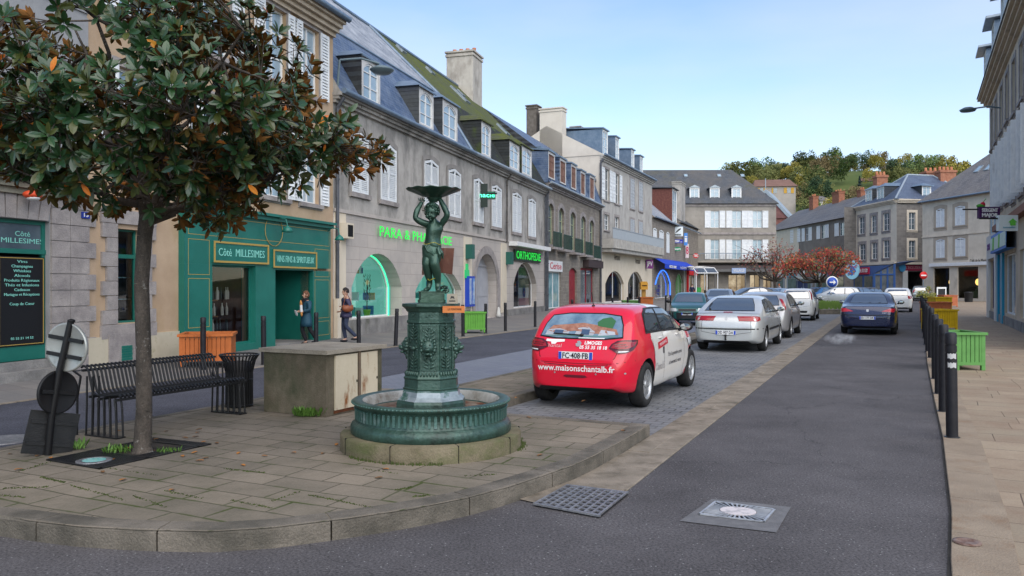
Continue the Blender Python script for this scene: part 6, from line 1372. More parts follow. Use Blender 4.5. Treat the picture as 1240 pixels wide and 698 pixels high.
# ---------------- leaning signs seen from behind
sb=at(57,551,PZ);sn=empty('leaning_sign_post',(sb.x,sb.y,PZ),R(20),'battered leaning road sign post seen from behind, three plates on it','sign')
S7=sb.y/F
def lp(u,v,dy=0):return Vector(((u-57)*S7,dy,(545-v)*S7+.03))
sn.rotation_euler=(0,0,0)
mb=MB();mb.path([lp(58,549),lp(63,500),lp(70,450,.02),lp(83,388,.04)],.030,10);mb.ell(lp(83.5,387,.04),(.035,.035,.02));mb.build('post',pmat('post_dark',(.008,.008,.009),rough=.4),sn)
def disc(c,rx,rz_,yaw,tilt,m,name,rim=None):
    T=Matrix.Translation(c) @ Matrix.Rotation(yaw,4,'Z') @ Matrix.Rotation(tilt,4,'Y') @ Matrix.Rotation(R(90),4,'X');mb=MB()
    mb.lathe([(0,-.012),(rx,-.012),(rx+.006,0),(rx,.022),(rx-.015,.014),(0,.010)],36,0,T=T);o=mb.build(name,m,sn);q=MB()
    for z in ((-.35*rx,.35*rx) if rx > .21 else (0,)):q.add(*(lambda t:(t.v,t.f))(MB().box((0,z,.03),(rx*1.7,.035,.016))),T=T)
    q.build('clamp',M_black,o);return o
disc(lp(77,419,.06),.225,.21,R(-14),R(8),pmat('grey_sign_back',(.30,.31,.29),(.40,.41,.39),scale=3,rough=.35,metal=.4,stain=(4,(.15,.15,.13),.55,.7,(1,1,1))),'round_plate')
disc(lp(66,474,.05),.20,.2,R(66),R(10),pmat('black_sign_back',(.007,.007,.008),(.012,.012,.013),scale=5,rough=.5),'round_plate')
mb=MB();T=Matrix.Translation(lp(58,524,.05)) @ Matrix.Rotation(R(42),4,'Z') @ Matrix.Rotation(R(12),4,'Y');mb.box((0,0,0),(.42,.02,.40),T=T);mb.box((0,-.02,.1),(.38,.02,.03),T=T);mb.box((0,-.02,-.1),(.38,.02,.03),T=T);mb.build('square_plate',M_black,sn)
# ---------------- tree grille and light
gq=[at(u,v,.1365) for u,v in ((55.7,558),(120.5,569),(256,538.7),(187,531))]
def bil(a,b):return (gq[0].lerp(gq[1],a)).lerp(gq[3].lerp(gq[2],a),b)
gr=MB()
def cell(a0,a1,b0_,b1_,z0=.0,z1=.010):p=[bil(a0,b0_),bil(a1,b0_),bil(a1,b1_),bil(a0,b1_)];gr.add([q+Vector((0,0,z0)) for q in p]+[q+Vector((0,0,z1)) for q in p],[(4,7,6,5),(0,4,5,1),(1,5,6,2),(2,6,7,3),(3,7,4,0)])
for i in range(40):
    a=i/40
    b=i/40
    if .2 < a < .78:cell(a,a+.014,0,.40);cell(a,a+.014,.86,1)
    else:cell(a,a+.014,0,1)
for b in (0,.38,.86,.975):cell(0,1,b,b+.025,0,.012)
cell(.0,.03,0,1,0,.012);cell(.97,1,0,1,0,.012);cell(.2,.22,.4,.86,0,.012);cell(.77,.79,.4,.86,0,.012)
gr.build('tree_grille',M_black,None,label='black iron grille set in the paving round the magnolia trunk',cat='grille')
sh_=MB();sh_.add([q+Vector((0,0,.002)) for q in gq],[(0,1,2,3)]);sh_.build('grille_pit',pmat('pit_soil',(.02,.018,.015),(.05,.04,.03),scale=12,rough=1),kind='structure')
pc=at(114,557.5,.15);mb=MB();mb.lathe([(.15,0),(.15,.006),(.10,.008),(.10,.004)],28);o=mb.build('ground_light',M_iron,None,loc=(pc.x,pc.y,.146),label='round ground light with pale turquoise glass in the tree grille',cat='light');mb=MB();mb.lathe([(.098,0.0),(0,.001)],24);mb.build('lens',pmat('lens_cyan',(.12,.38,.36),(.25,.55,.52),scale=9,rough=.15),o,loc=(0,0,.0075))
# ---------------- road drain and manhole
dq=[at(u,v,.0) for u,v in ((646,613),(727,628),(761,600),(686,590.5))]
def bil2(q,a,b):return (q[0].lerp(q[1],a)).lerp(q[3].lerp(q[2],a),b)
mb=MB();mb.add([p+Vector((0,0,.0125)) for p in dq],[(0,1,2,3)],1)
def bar(mb,q,a0,a1,b0_,b1_,z0,z1,m=0):p=[bil2(q,a0,b0_),bil2(q,a1,b0_),bil2(q,a1,b1_),bil2(q,a0,b1_)];mb.add([k+Vector((0,0,z0)) for k in p]+[k+Vector((0,0,z1)) for k in p],[(4,5,6,7),(0,1,5,4),(1,2,6,5),(2,3,7,6),(3,0,4,7)],m)
for i in range(10):a=i/9.0*.955;bar(mb,dq,a,a+.03,0,1,.013,.026)
for r_ in range(9):
    for i in range(9):
        a=i/9.0*.955+.03;b=r_/8.0*.96+(.05 if i % 2 else 0);b=min(b,.965);bar(mb,dq,a,a+.085,b,b+.026,.013,.025)
bar(mb,dq,0,1,-.02,.02,.013,.027);bar(mb,dq,0,1,.98,1.02,.013,.027)
mb.build('drain_grate',[M_iron,M_dark],None,label='rectangular cast iron drain grate at the end of the gutter',cat='drain grate')
pq_=[at(u,v,0) for u,v in ((823,632),(940,646),(958,615),(862,605))];mb=MB();mb.add([p+Vector((0,0,.006)) for p in pq_],[(0,1,2,3)]);mb.build('road_patch',M_patch,kind='structure')
mq=[at(u,v,0) for u,v in ((845.5,625),(926,634.5),(939.5,619),(866,609))]
mb=MB();mb.add([p+Vector((0,0,.009)) for p in mq],[(0,1,2,3)],1);mc=bil2(mq,.5,.5)
ring4=[(0,1,0,.03),(0,1,.97,1),(0,.03,0,1),(.97,1,0,1)]
for a in ring4:bar(mb,mq,*a,.009,.018)
exv=(mq[1]-mq[0]);eyv=(mq[3]-mq[0])
for i in range(36):
    a=6.283*(i+.5)/36;c,s=math.cos(a),math.sin(a);k=.47/max(abs(c),abs(s));i0,i1=.29,k
    p0_,p1_=Vector((.5+c*i0,.5+s*i0)),Vector((.5+c*i1,.5+s*i1));n_=Vector((-s,c))*.014;P=[p0_-n_*.6,p1_-n_*1.05,p1_+n_*1.05,p0_+n_*.6]
    W=[bil2(mq,q.x,q.y) for q in P];mb.add([w+Vector((0,0,.009)) for w in W]+[w+Vector((0,0,.017)) for w in W],[(4,5,6,7),(0,1,5,4),(1,2,6,5),(2,3,7,6),(3,0,4,7)])
mo=mb.build('manhole_cover',[pmat('steel_worn',(.30,.31,.33),(.46,.47,.49),scale=10,rough=.45,metal=.5),M_dark],None,label='square manhole cover with sunburst bars and a worn round centre',cat='manhole cover')
mb=MB();vs=[bil2(mq,.5+.28*math.cos(6.283*i/32),.5+.28*math.sin(6.283*i/32))+Vector((0,0,.019)) for i in range(32)];vb=[v-Vector((0,0,.008)) for v in vs];mb.add(vs+vb,[tuple(range(32))]+[(i,32+i,32+(i+1) % 32,(i+1) % 32) for i in range(32)]);mb.build('centre_disc',pmat('pale_worn',(.50,.46,.46),(.30,.29,.30),scale=9,rough=.6,contrast=(.5,.6)),mo)
vc=at(1171,658,PR);mb=MB();mb.lathe([(.085,0),(.085,.008),(.06,.01),(.05,.003),(0,.006)],24);mb.build('valve_cover',pmat('rusty_valve',(.09,.04,.025),(.20,.15,.13),scale=14,rough=.6),None,loc=(vc.x,vc.y,.035),label='small round rusty valve cover in the right-hand kerb',cat='valve cover')
# side-road worn cover
vc=at(7,534,0);mb=MB();mb.lathe([(.30,0),(.30,.012),(.27,.012),(.26,.006),(0,.008)],28);mb.build('round_cover',M_iron,None,loc=(vc.x,vc.y,.005),label='round iron cover in the side road at the left edge',cat='manhole cover')
# ---------------- bollards
def bollard(h,r=.055):
    e=empty('bollard');mb=MB();mb.lathe([(r,0),(r,h*.80)],16,close=True);mb.lathe([(r*.86,h*.80),(r*.86,h*.815)],16,close=True);mb.lathe([(r,h*.815),(r,h*.875)],16,close=True);mb.lathe([(r*.86,h*.875),(r*.86,h*.89)],16,close=True);mb.lathe([(r,h*.89),(r,h-.015),(r*.8,h),(0,h)],16);mb.build('post',M_bol,e)
    mb=MB();mb.lathe([(r*1.35,-.01),(r*1.35,.006),(r,.012)],16);mb.build('collar',M_black,e);return e
M_bol=pmat('bollard_black',(.007,.007,.010),(.013,.013,.017),scale=8,rough=.5,spec=.3,bump=.08,bscale=50,stain=(7,(.09,.09,.09),.66,.8,(1,1,.5)))
RB=[(1153,529.8),(1142.6,498.5),(1137,477),(1132.7,459),(1127,433.5),(1123.7,425.5),(1121.5,417),(1120,409),(1118.6,402),(1117.4,396),(1116.5,391),(1116,386.5)]
pb=bollard(1.16,.061);first=True
names=['nearest','second','third','fourth','fifth','sixth','seventh','eighth','ninth','tenth','eleventh','twelfth']
for i,(u,v) in enumerate(RB):
    o=pb if first else copy_tree(pb);first=False;p=at(u,v,PR);o.location=p;o.rotation_euler=(rnd.uniform(-.012,.012),rnd.uniform(-.012,.012),i)
    tag(o,('nearest black bollard on the right-hand kerb, with torn white stickers' if i == 0 else '%s black bollard along the right-hand kerb, counted from the nearest' % names[i]),'bollard','bollards along the right-hand kerb')
    if i == 0:
        mb=MB()
        for z,w in ((.90,.7),(.80,.6)):
            vs=[]
            for k in range(7):a=R(-150+k*14);vs += [((.0625)*math.cos(a),(.0625)*math.sin(a),z-.025+.008*math.sin(k*2)),((.0625)*math.cos(a),(.0625)*math.sin(a),z+.03+.006*math.cos(k*3))]
            mb.add(vs,[(2*k,2*k+2,2*k+3,2*k+1) for k in range(6)])
        stick=mb
st_first=stick.build('sticker',flat('torn_sticker',(.42,.42,.42),.7),None);st_first.parent=[o for o in bpy.data.objects if o.get('label','').startswith('nearest black')][0]
LB=[(246,448,0),(319.5,442),(382.7,431.5),(434.5,425),(479,419),(560.7,407.5),(588,404),(612,401),(648,396),(693,391),(712,388.5),(742,385),(760,383),(774,381.5),(806,378),(812,377)]
wh_=['beside the orange planter, near left','in front of the green shopfront','hiding the woman in teal','just right of the walking woman','left of the fountain pedestal, by the neon window','left of the green planter by the grey door','at the right of the green planter','between the grey door and the green lettered shop','behind the red car at the bay edge','in front of the yellow planter','beside the red shop door','in front of the first cream arch','between the two cream arches','in front of the second cream arch','left of the blue neon window','right before the blue neon window']
pb2=bollard(1.04,.055);first=True
for i,q in enumerate(LB):
    u,v=q[0],q[1];p=at(u,v,.03);z=left_z(p.x,p.y);p=at(u,v,z);o=pb2 if first else copy_tree(pb2);first=False;o.location=(p.x,p.y,z);tl=.05 if i == 4 else 0
    o.rotation_euler=(rnd.uniform(-.012,.012),-tl+rnd.uniform(-.012,.012),i);tag(o,'black bollard on the left pavement %s' % wh_[i],'bollard','bollards along the left-hand pavement')
# ---------------- slatted planters
def planter(u0,u1,vb,vt,z,col,label,depth=None,rz=None,plants=0):
    """box of vertical boards standing where its foot shows"""
    a,b=at(u0,vb,z),at(u1,vb,z);W=(b-a).length;Y=a.y;H=(vb-vt)/F*Y;D=depth or W*.75
    e=empty('planter',((a.x+b.x)/2,Y+.05,z),rz if rz is not None else 0,label,'planter','coloured slatted planters');m=pmat('planter_%d_%d_%d' % tuple(int(q*99) for q in col),tuple(q*.85 for q in col),tuple(min(1,q*1.1) for q in col),scale=4,rough=.55,stain=(3,tuple(q*.5 for q in col),.62,.8,(1,1,.4)))
    n=max(6,int(W/.085));nd=max(5,int(D/.085));mb=MB()
    for i in range(n):x=-W/2+.03+(W-.06)*(i+.5)/n;w=(W-.06)/n*.84;[mb.bb(x-w/2,x+w/2,y,y+.022,.10,H-.04) for y in (0,D-.022)]
    for i in range(nd):y=.03+(D-.06)*(i+.5)/nd;w=(D-.06)/nd*.84;[mb.bb(x,x+.022,y-w/2,y+w/2,.10,H-.04) for x in (-W/2,W/2-.022)]
    mb.bb(-W/2+.023,W/2-.023,.023,D-.023,.11,H-.12);mb.build('boards',m,e)
    for x in (-W/2+.03,W/2-.03):
        for y in (.03,D-.03):mb=MB();mb.bb(x-.035,x+.035,y-.035,y+.035,0,H-.04);mb.build('corner_post',m,e)
    mb=MB();mb.bb(-W/2,W/2,-.01,.02,.10,.16);mb.build('bottom_rail',m,e)
    mb=MB();t=.05;mb.bb(-W/2-.04,W/2+.04,-.04,.04,H-.05,H);mb.bb(-W/2-.04,W/2+.04,D-.04,D+.04,H-.05,H);mb.bb(-W/2-.04,-W/2+.04,.04,D-.04,H-.05,H);mb.bb(W/2-.04,W/2+.04,.04,D-.04,H-.05,H);mb.build('rim',m,e)
    mb=MB();mb.bb(-W/2+.03,W/2-.03,.03,D-.03,H-.14,H-.10);mb.build('soil',pmat('soil',(.03,.022,.015),(.05,.04,.03),scale=12,rough=1),e)
    if plants:
        f=MB()
        for i in range(plants):
            x,y=rnd.uniform(-W/2+.1,W/2-.1),rnd.uniform(.1,D-.1);h=rnd.uniform(.1,.35);a=rnd.uniform(0,6.3);d=Vector((math.cos(a)*.12,math.sin(a)*.12,h));q=Vector((x,y,H-.1));s_=Vector((-d.y,d.x,0))*.25;f.add([q,q+d*.6+s_,q+d,q+d*.6-s_],[(0,1,2,3)])
        f.build('foliage',pmat('planter_leaf',(.05,.10,.02),(.09,.15,.04),scale=5,rough=.7),e)
    return e
OR,YE,GR,DG=(.40,.11,.025),(.58,.38,.012),(.09,.24,.06),(.05,.18,.04)
planter(218,277,444,405,.08,OR,'large orange slatted planter in front of the green shopfront',depth=.95,rz=R(14))
planter(563,588,403,378,.06,(.09,.28,.035),'bright green planter by the grey arched door',depth=.7,rz=R(12))
planter(694,719,381,368.5,.08,YE,'yellow planter in front of the dark red shop',depth=.8)
planter(755,773,378,364,.08,GR,'green planter in front of the cream arched shop',depth=.8)
planter(776.5,791,380,360,.08,OR,'orange planter under the yellow letter box post',depth=1)
planter(824,846,366.5,356,.1,YE,'yellow planter near the red shop on the far left side',depth=.9)
planter(1160,1194,449,403,PR,GR,'nearest planter on the right pavement, green with vertical slats',depth=.95,rz=R(-4))
planter(1133,1160,400.5,375,PR,YE,'larger yellow planter behind the nearest green one on the right pavement',depth=1.1,rz=R(-4))
planter(1127,1152.5,390,366,PR,(.50,.15,.06),'low orange planter behind the larger yellow one on the right pavement',depth=1,rz=R(-4))
planter(1134,1153,381,360,PR,YE,'farther yellow planter beyond the low orange one on the right pavement',depth=1,rz=R(-4))
planter(1144,1160,372,357.5,PR,(.46,.14,.06),'small orange planter farthest up the right pavement',depth=1)
planter(1161,1176,363.6,354,PR,GR,'far green planter left of the black bin',depth=1,plants=20)
planter(1176.5,1190,363.6,354,PR,(.16,.45,.09),'far light green planter right of the black bin',depth=1)
# yellow letter box on a post behind the orange planter
p=at(784,379,.1);e=empty('letter_box',(p.x,p.y+1.3,.1),0,'yellow ochre letter box standing behind the orange planter','letter box');k=(p.y+1.3)/F
mb=MB();mb.bb(-4.2*k,4.2*k,-.25,.25,27*k,35*k);mb.slab([(-4.2*k,35*k),(4.2*k,35*k),(3*k,37*k),(-3*k,37*k)],-.25,.25);mb.build('box',flat('post_yellow',(.50,.25,.03),.5),e)
mb=MB();mb.bb(-2.2*k,2.2*k,-.12,.12,0,27*k);mb.build('post',flat('post_ochre',(.38,.2,.04),.5),e);mb=MB();mb.bb(-3*k,3*k,-.27,-.25,31.5*k,32.5*k);mb.build('slot',M_dark,e)
# pink cafe chairs and black litter bin far right
for i,(u,lb) in enumerate(((1152,'leftmost'),(1158,'middle'),(1164,'rightmost'))):
    p=at(u,362.3,PR);c=empty('cafe_chair',p,R(20*i),'%s of the three pink café chairs in front of the pale house' % lb,'chair','pink café chairs');m=flat('chair_pink',(.62,.05,.32),.4)
    mb=MB();mb.bb(-.22,.22,-.22,.22,.44,.48);mb.build('seat',m,c);mb=MB();mb.bb(-.22,.22,.2,.24,.5,.92);mb.build('backrest',m,c)
    for sx in (-1,1):
        for sy in (-1,1):mb=MB();mb.tube((sx*.2,sy*.2,0),(sx*.2,sy*.2,.45),.02,n=6);mb.build('leg',m,c)
p=at(1173,366,PR);e=empty('litter_bin',p,0,'small black litter bin between the far green planters','bin');mb=MB();mb.lathe([(.35,0),(.40,.9),(.42,.95),(.3,.97)],16);mb.build('body',M_black,e);mb=MB();mb.lathe([(.3,.97),(.24,1.0),(0,1.02)],16);mb.build('lid',M_black,e)
p=at(1140,369,PR);e=empty('menu_board',p,R(15),'white framed black menu board standing on the far right pavement','sign');mb=MB();ring(mb,[(-.38,.15),(.38,.15),(.38,1.35),(-.38,1.35)],[(-.48,.0),(.48,.0),(.48,1.48),(-.48,1.48)],-.03,.03);mb.build('frame',M_white,e);mb=MB();mb.bb(-.4,.4,-.01,.01,.12,1.38);mb.build('board',M_black,e)
# no-entry sign
p=atY(1118.3,333.7,84);e=empty('no_entry_sign',(p.x,p.y,.1),0,'round red no entry sign beside the grey corner','sign');zc_=p.z-.1
mb=MB();mb.tube((0,.05,0),(0,.05,zc_+.3),.04,n=8);mb.build('post',M_zinc,e)
T=Matrix.Translation((0,0,zc_)) @ Matrix.Rotation(R(90),4,'X');mb=MB();mb.lathe([(0,0),(.40,0),(.40,.03),(0,.03)],24,T=T);mb.build('plate',flat('sign_redx',(.55,.02,.02),.4),e);mb=MB();mb.bb(-.28,.28,-.05,-.031,zc_-.07,zc_+.07);mb.build('bar',M_white,e)
# blue round sign and white panel in the square
p=at(1007.5,366,0);Yb=66.0;e=empty('direction_sign',((1007.5-CX)/F*Yb,Yb,0),0,'round blue sign with a white rim standing behind the cars','sign');zc_=CZ+(HY-342)/F*Yb
T=Matrix.Translation((0,0,zc_)) @ Matrix.Rotation(R(90),4,'X');mb=MB();mb.lathe([(0,0),(.50,0),(.50,.04),(0,.04)],28,T=T);mb.build('rim',M_white,e);mb=MB();mb.lathe([(0,.041),(.42,.041),(.42,.05),(0,.05)],28,T=T);mb.build('plate',flat('sign_blue',(.02,.07,.35),.4),e);mb=MB();mb.tube((0,.08,0),(0,.08,zc_),.04,n=8);mb.build('post',M_zinc,e)
mb=MB();mb.slab([(-.22,zc_-.05),(.1,zc_-.05),(.1,zc_-.2),(.3,zc_+.0),(.1,zc_+.2),(.1,zc_+.05),(-.22,zc_+.05)],-.07,-.055);mb.build('arrow',M_white,e)
Yb=78.0;e=empty('information_panel',((969-CX)/F*Yb,Yb,0),0,'white rectangular information panel on posts left of the red-leaved tree','sign');z1_,z0_=CZ+(HY-325)/F*Yb,CZ+(HY-337.5)/F*Yb
mb=MB();mb.bb(-.42,.42,-.05,.05,z0_,z1_);mb.build('panel',pmat('panel_white',(.55,.62,.66),rough=.5),e);mb=MB();[mb.bb(-.3,.1+.2*(i % 2),-.06,-.051,z1_-.2-i*.12,z1_-.17-i*.12) for i in range(6)];mb.build('print',flat('print_blue',(.1,.25,.4),.6),e)
mb=MB();[mb.tube((x,0,0),(x,0,z0_),.04,n=6) for x in (-.3,.3)];mb.build('post',M_zinc,e)
# dark ticket machine with a pale heart emblem
p=atY(971,352,80);e=empty('ticket_machine',(p.x,80,0),0,'dark blue column with a pale heart emblem among the far cars','street furniture');mb=MB();mb.bb(-.5,.5,-.2,.2,0,2.1);mb.build('body',flat('navy_box',(.02,.04,.12),.5),e);mb=MB();mb.slab([(0,1.0),(.22,1.3),(.12,1.42),(0,1.33),(-.12,1.42),(-.22,1.3)],-.22,-.2);mb.build('emblem',flat('pale_blue',(.5,.65,.75),.5),e)
# glass terrace canopy by the red shop
Yc=88.0;xa,xb=(843-CX)/F*Yc,(869-CX)/F*Yc;e=empty('glass_canopy',(xa,Yc,.1),0,'white framed glass terrace canopy in front of the far shops','canopy');W_=xb-xa;mb=MB()
for x in (0,W_*.5,W_):mb.tube((x,0,0),(x,0,2.9),.06,n=6);mb.tube((x,6,0),(x,6,3.6),.06,n=6);mb.path([(x,-.2,2.9),(x,1.5,3.5),(x,6,3.75)],.06,6)
for y,z in ((-.2,2.9),(1.5,3.5),(6,3.75)):mb.tube((0,y,z),(W_,y,z),.06,n=6)
mb.build('frame',M_white,e);mb=MB();mb.add([(0,-.2,2.92),(W_,-.2,2.92),(W_,1.5,3.52),(0,1.5,3.52),(W_,6,3.77),(0,6,3.77)],[(0,1,2,3),(3,2,4,5)]);mb.build('roof_pane',glassmat('canopy_glass',(.5,.55,.55),1.5),e)
mb=MB();[mb.bb(.1+i*.8,.7+i*.8,3.0+(i % 2),3.4+(i % 2),.0,1.0+.3*(i % 2),i % 3) for i in range(3)];mb.build('stall_goods',[flat('goods_orange',(.6,.12,.02),.7),flat('goods_green',(.05,.4,.1),.7),flat('goods_dark',(.05,.04,.04),.7)],e)
# exhaust puff
# ================================================================== TREES AND PLANTS
rnd=random.Random(77)
M_bark=pmat('magnolia_bark',(.035,.030,.025),(.085,.07,.058),scale=9,rough=.95,bump=.7,bscale=40,fine=.5,stretch=(1,1,.4),stain=(16,(.20,.19,.17),.60,.68,(1,1,1)))
M_leafs=[pmat('leaf_gloss_green',(.010,.036,.012),(.022,.060,.018),scale=4,rough=.28,spec=.5),pmat('leaf_olive',(.035,.050,.010),(.06,.068,.016),scale=4,rough=.32,spec=.45),
           pmat('leaf_rust_under',(.10,.042,.010),(.19,.085,.02),scale=5,rough=.8,spec=.2),pmat('leaf_olive_under',(.06,.050,.012),(.10,.07,.018),scale=5,rough=.8,spec=.2),pmat('leaf_orange',(.50,.10,.015),(.45,.20,.02),scale=5,rough=.5)]
TB=Vector((-3.49,7.52,.13))
mt=empty('magnolia_tree',TB,0,'magnolia tree with glossy green and rust-coloured leaves in the foreground, growing through an iron grille','tree')
tr=MB();tp=[(0,0,0),(.0,0,.06),(.015,0,.4),(.01,0,1.0),(-.01,.0,1.6),(.02,0,2.05),(.045,0,2.25)]
tr.path([Vector(p) for p in tp],[.105,.082,.072,.068,.066,.067,.070],16);trunk=tr.build('trunk',M_bark,mt)
br=MB();nodes_=[]
CC=Vector((.06,0,3.08));RX,RZU,RZD=1.80,1.40,.80
def inside(p,k=1.0):
    d=p-CC;rz=RZU if d.z > 0 else RZD;return (d.x/RX)**2+(d.y/RX)**2+(d.z/rz)**2 < k*k
def limb(p0,p1,r0,r1,n=7,wob=.10,sag=0.0):
    pts=[]
    for i in range(n+1):
        t=i/n;p=p0.lerp(p1,t);p=p+Vector((rnd.uniform(-wob,wob),rnd.uniform(-wob,wob),rnd.uniform(-wob,wob)*.6+.28*math.sin(t*math.pi)*sag))*(1 if 0 < i < n else 0);pts.append(p)
    br.path(pts,[r0+(r1-r0)*i/n for i in range(n+1)],7)
    for i,p in enumerate(pts):
        if i > 1:nodes_.append((p,r0+(r1-r0)*i/n))
    return pts
fork=Vector((.045,0,2.2));mains=[]
for i in range(11):
    a=6.283*i/11+rnd.uniform(-.2,.2);el=[.18,.55,1.0][i % 3];d=Vector((math.cos(a)*math.cos(el)*RX*.92,math.sin(a)*math.cos(el)*RX*.92,0))
    e=CC+d+Vector((0,0,(math.sin(el)*RZU*.9) if el > .3 else -.15));mains.append(limb(fork+Vector((0,0,rnd.uniform(-.05,.25))),e,.038,.010,8,.09,-.4))
mains.append(limb(fork,CC+Vector((.05,0,RZU*.95)),.065,.015,8,.06))
for i in range(85):
    m_=rnd.choice(mains);k=rnd.randrange(2,8);p=m_[k];
    for _ in range(30):
        q=p+Vector((rnd.gauss(0,1),rnd.gauss(0,1),rnd.gauss(0,.7))).normalized()*rnd.uniform(.4,.95)
        if inside(q,1.0):break
    limb(p,q,.016,.006,4,.05)
lf=MB()
def leaf(mb,base,d,up,L_,W_,mt_,mu):
    d=d.normalized();s=d.cross(up).normalized();n=s.cross(d).normalized();b=base
    def P(t,w,z):return b+d*L_*t+s*W_*w+n*z*L_
    dr=-.10-.12*rnd.random()
    pts=[P(0,0,0),P(.22,-.34,.03),P(.22,.34,.03),P(.55,-.50,.03+dr*.3),P(.55,.50,.03+dr*.3),P(1,0,dr),P(.24,0,-.02),P(.55,0,-.02+dr*.3),P(.82,-.33,.01+dr*.66),P(.82,.33,.01+dr*.66),P(.82,0,-.01+dr*.66)]
    fs=[(0,6,1),(0,2,6),(1,6,7,3),(6,2,4,7),(3,7,10,8),(7,4,9,10),(8,10,5),(10,9,5)]
    mb.add(pts,[f[::-1] for f in fs],mt_);mb.add([p-n*.0015 for p in pts],fs,mu)
def rosette(c,ax,nl):
    t1=ax.orthogonal().normalized();t2=ax.cross(t1);a0=rnd.uniform(0,6.28);rust=rnd.random() < .48
    for i in range(nl):
        a=a0+6.283*i/nl+rnd.uniform(-.3,.3);op=rnd.uniform(.3,1.25);d=ax*math.cos(op)+(t1*math.cos(a)+t2*math.sin(a))*math.sin(op)
        L_=rnd.uniform(.075,.145);o=rnd.random();up_m=0 if o < .72 else 1;un=2 if rust or rnd.random() < .4 else 3
        if rnd.random() < .012:up_m=un=4
        leaf(lf,c+d*.012,d,ax if abs(ax.dot(d)) < .98 else t1,L_,L_*rnd.uniform(.34,.43),up_m,un)
pts_n=[p for p,r in nodes_];cnt=0;tries=0
while cnt < 1400 and tries < 20000:
    tries += 1;v=Vector((rnd.gauss(0,1),rnd.gauss(0,1),rnd.gauss(0,1))).normalized();k=rnd.uniform(.45,1.03)**.6
    lump=1+.10*math.sin(v.x*5+1)+.09*math.sin(v.y*6)+.08*math.sin(v.z*7+2)
    p=CC+Vector((v.x*RX,v.y*RX,v.z*(RZU if v.z > 0 else RZD)))*k*lump
    if v.x > .55 and v.z < .2 and rnd.random() < .5:p += Vector((.28,0,-.12))
    if p.z < 2.02 or (p.x*p.x+p.y*p.y < .3 and p.z < 2.75):continue
    if p.x < -.25 and p.z > 3.85+.25*math.sin(p.x*4):continue
    g_=math.sin(p.x*3.1+1.2)*math.sin(p.y*2.7)*math.sin(p.z*3.9+.5)
    if g_ > .31:continue
    q=min(pts_n,key=lambda a:(a-p).length_squared)
    if (q-p).length > .75:continue
    br.tube(q,p,.006,.0035,4,caps=False);ax=(p-q).normalized()*.6+(p-CC).normalized()*.4+Vector((0,0,.35+rnd.uniform(-.5,.3)));ax.normalize();rosette(p,ax,rnd.choice([7,8,9,10]));cnt += 1
    if rnd.random() < .55:rosette(q.lerp(p,.5),ax,5)
br.build('limb',M_bark,trunk);lf.build('crown',M_leafs,mt)
# weeds
def weeds(c,r,n,h,label,m,ry=None):
    mb=MB()
    for i in range(n):
        a=rnd.uniform(0,6.28);k=math.sqrt(rnd.random())*r;p=Vector((c[0]+k*math.cos(a),c[1]+(ry or r)/r*k*math.sin(a),c[2]));hh=h*rnd.uniform(.4,1);b=rnd.uniform(0,6.28);d=Vector((math.cos(b)*hh*.6,math.sin(b)*hh*.6,hh));s=Vector((-d.y,d.x,0)).normalized()*hh*.14
        mb.add([p,p+d*.55+s,p+d,p+d*.55-s],[(0,1,2,3)])
    return mb.build('weeds',m,None,label=label,cat='plant')
M_weed=pmat('weed_green',(.06,.13,.02),(.10,.20,.035),scale=9,rough=.6)
M_moss=pmat('moss_green',(.04,.055,.015),(.06,.08,.02),scale=12,rough=.9)
q=at(375,505,PZ);weeds((q.x,q.y+.05,PZ),.20,220,.13,'clump of green weeds at the foot of the concrete cabinet',M_weed,.08)
q=at(60,545,PZ);weeds((q.x+.12,q.y+.05,PZ),.20,130,.11,'clump of weeds round the foot of the leaning sign post',M_weed,.12)
weeds((TB.x-.22,TB.y-.02,PZ),.16,70,.09,'small green weeds growing in the tree grille left of the trunk',M_weed,.08);weeds((TB.x+.25,TB.y,PZ),.12,50,.06,'small green weeds growing in the tree grille right of the trunk',M_weed,.08)
mo=MB()
def tuft_line(a,b,n,w=.008,h=.012):
    for i in range(n):
        t=rnd.random();p=a.lerp(b,t)+Vector((rnd.gauss(0,w),rnd.gauss(0,w),0));s=rnd.uniform(.004,.011);k=rnd.uniform(0,6.28);u=Vector((math.cos(k)*s,math.sin(k)*s,0));mo.add([p-u,p+u,p+Vector((0,0,h*rnd.uniform(.4,1)))],[(0,1,2)])
for (p,q,n) in (((8,530),(60,515),0),((5,592),(60,590),120),((50,578),(78,585),200),((85,588),(150,606),150),((160,600),(200,615),90),((215,618),(300,632),0),((270,568),(320,573),160),((200,595),(245,604),100),((280,606),(330,616),110),((330,607),(365,595),60),((375,600),(450,615),220),((480,594),(500,590),140),((500,602),(520,600),80),((560,577),(600,575),80),((120,566),(190,576),60),((440,568),(480,574),60),((20,572),(60,560),80),((0,600),(30,603),60)):
    if n:tuft_line(at(*p,.137),at(*q,.137),int(n*.6))
for i in range(900):
    a=rnd.uniform(0,6.283);r=.887+abs(rnd.gauss(0,.02));
    if math.sin(a*3+1) < -.1:continue
    p=Vector((FC.x+r*math.cos(a),FC.y+r*math.sin(a),.137));mo.add([p,p+Vector((.012,.004,0)),p+Vector((.004,0,rnd.uniform(.01,.035)))],[(0,1,2)])
mo.build('joint_moss',M_moss,kind='stuff')
lv=MB()
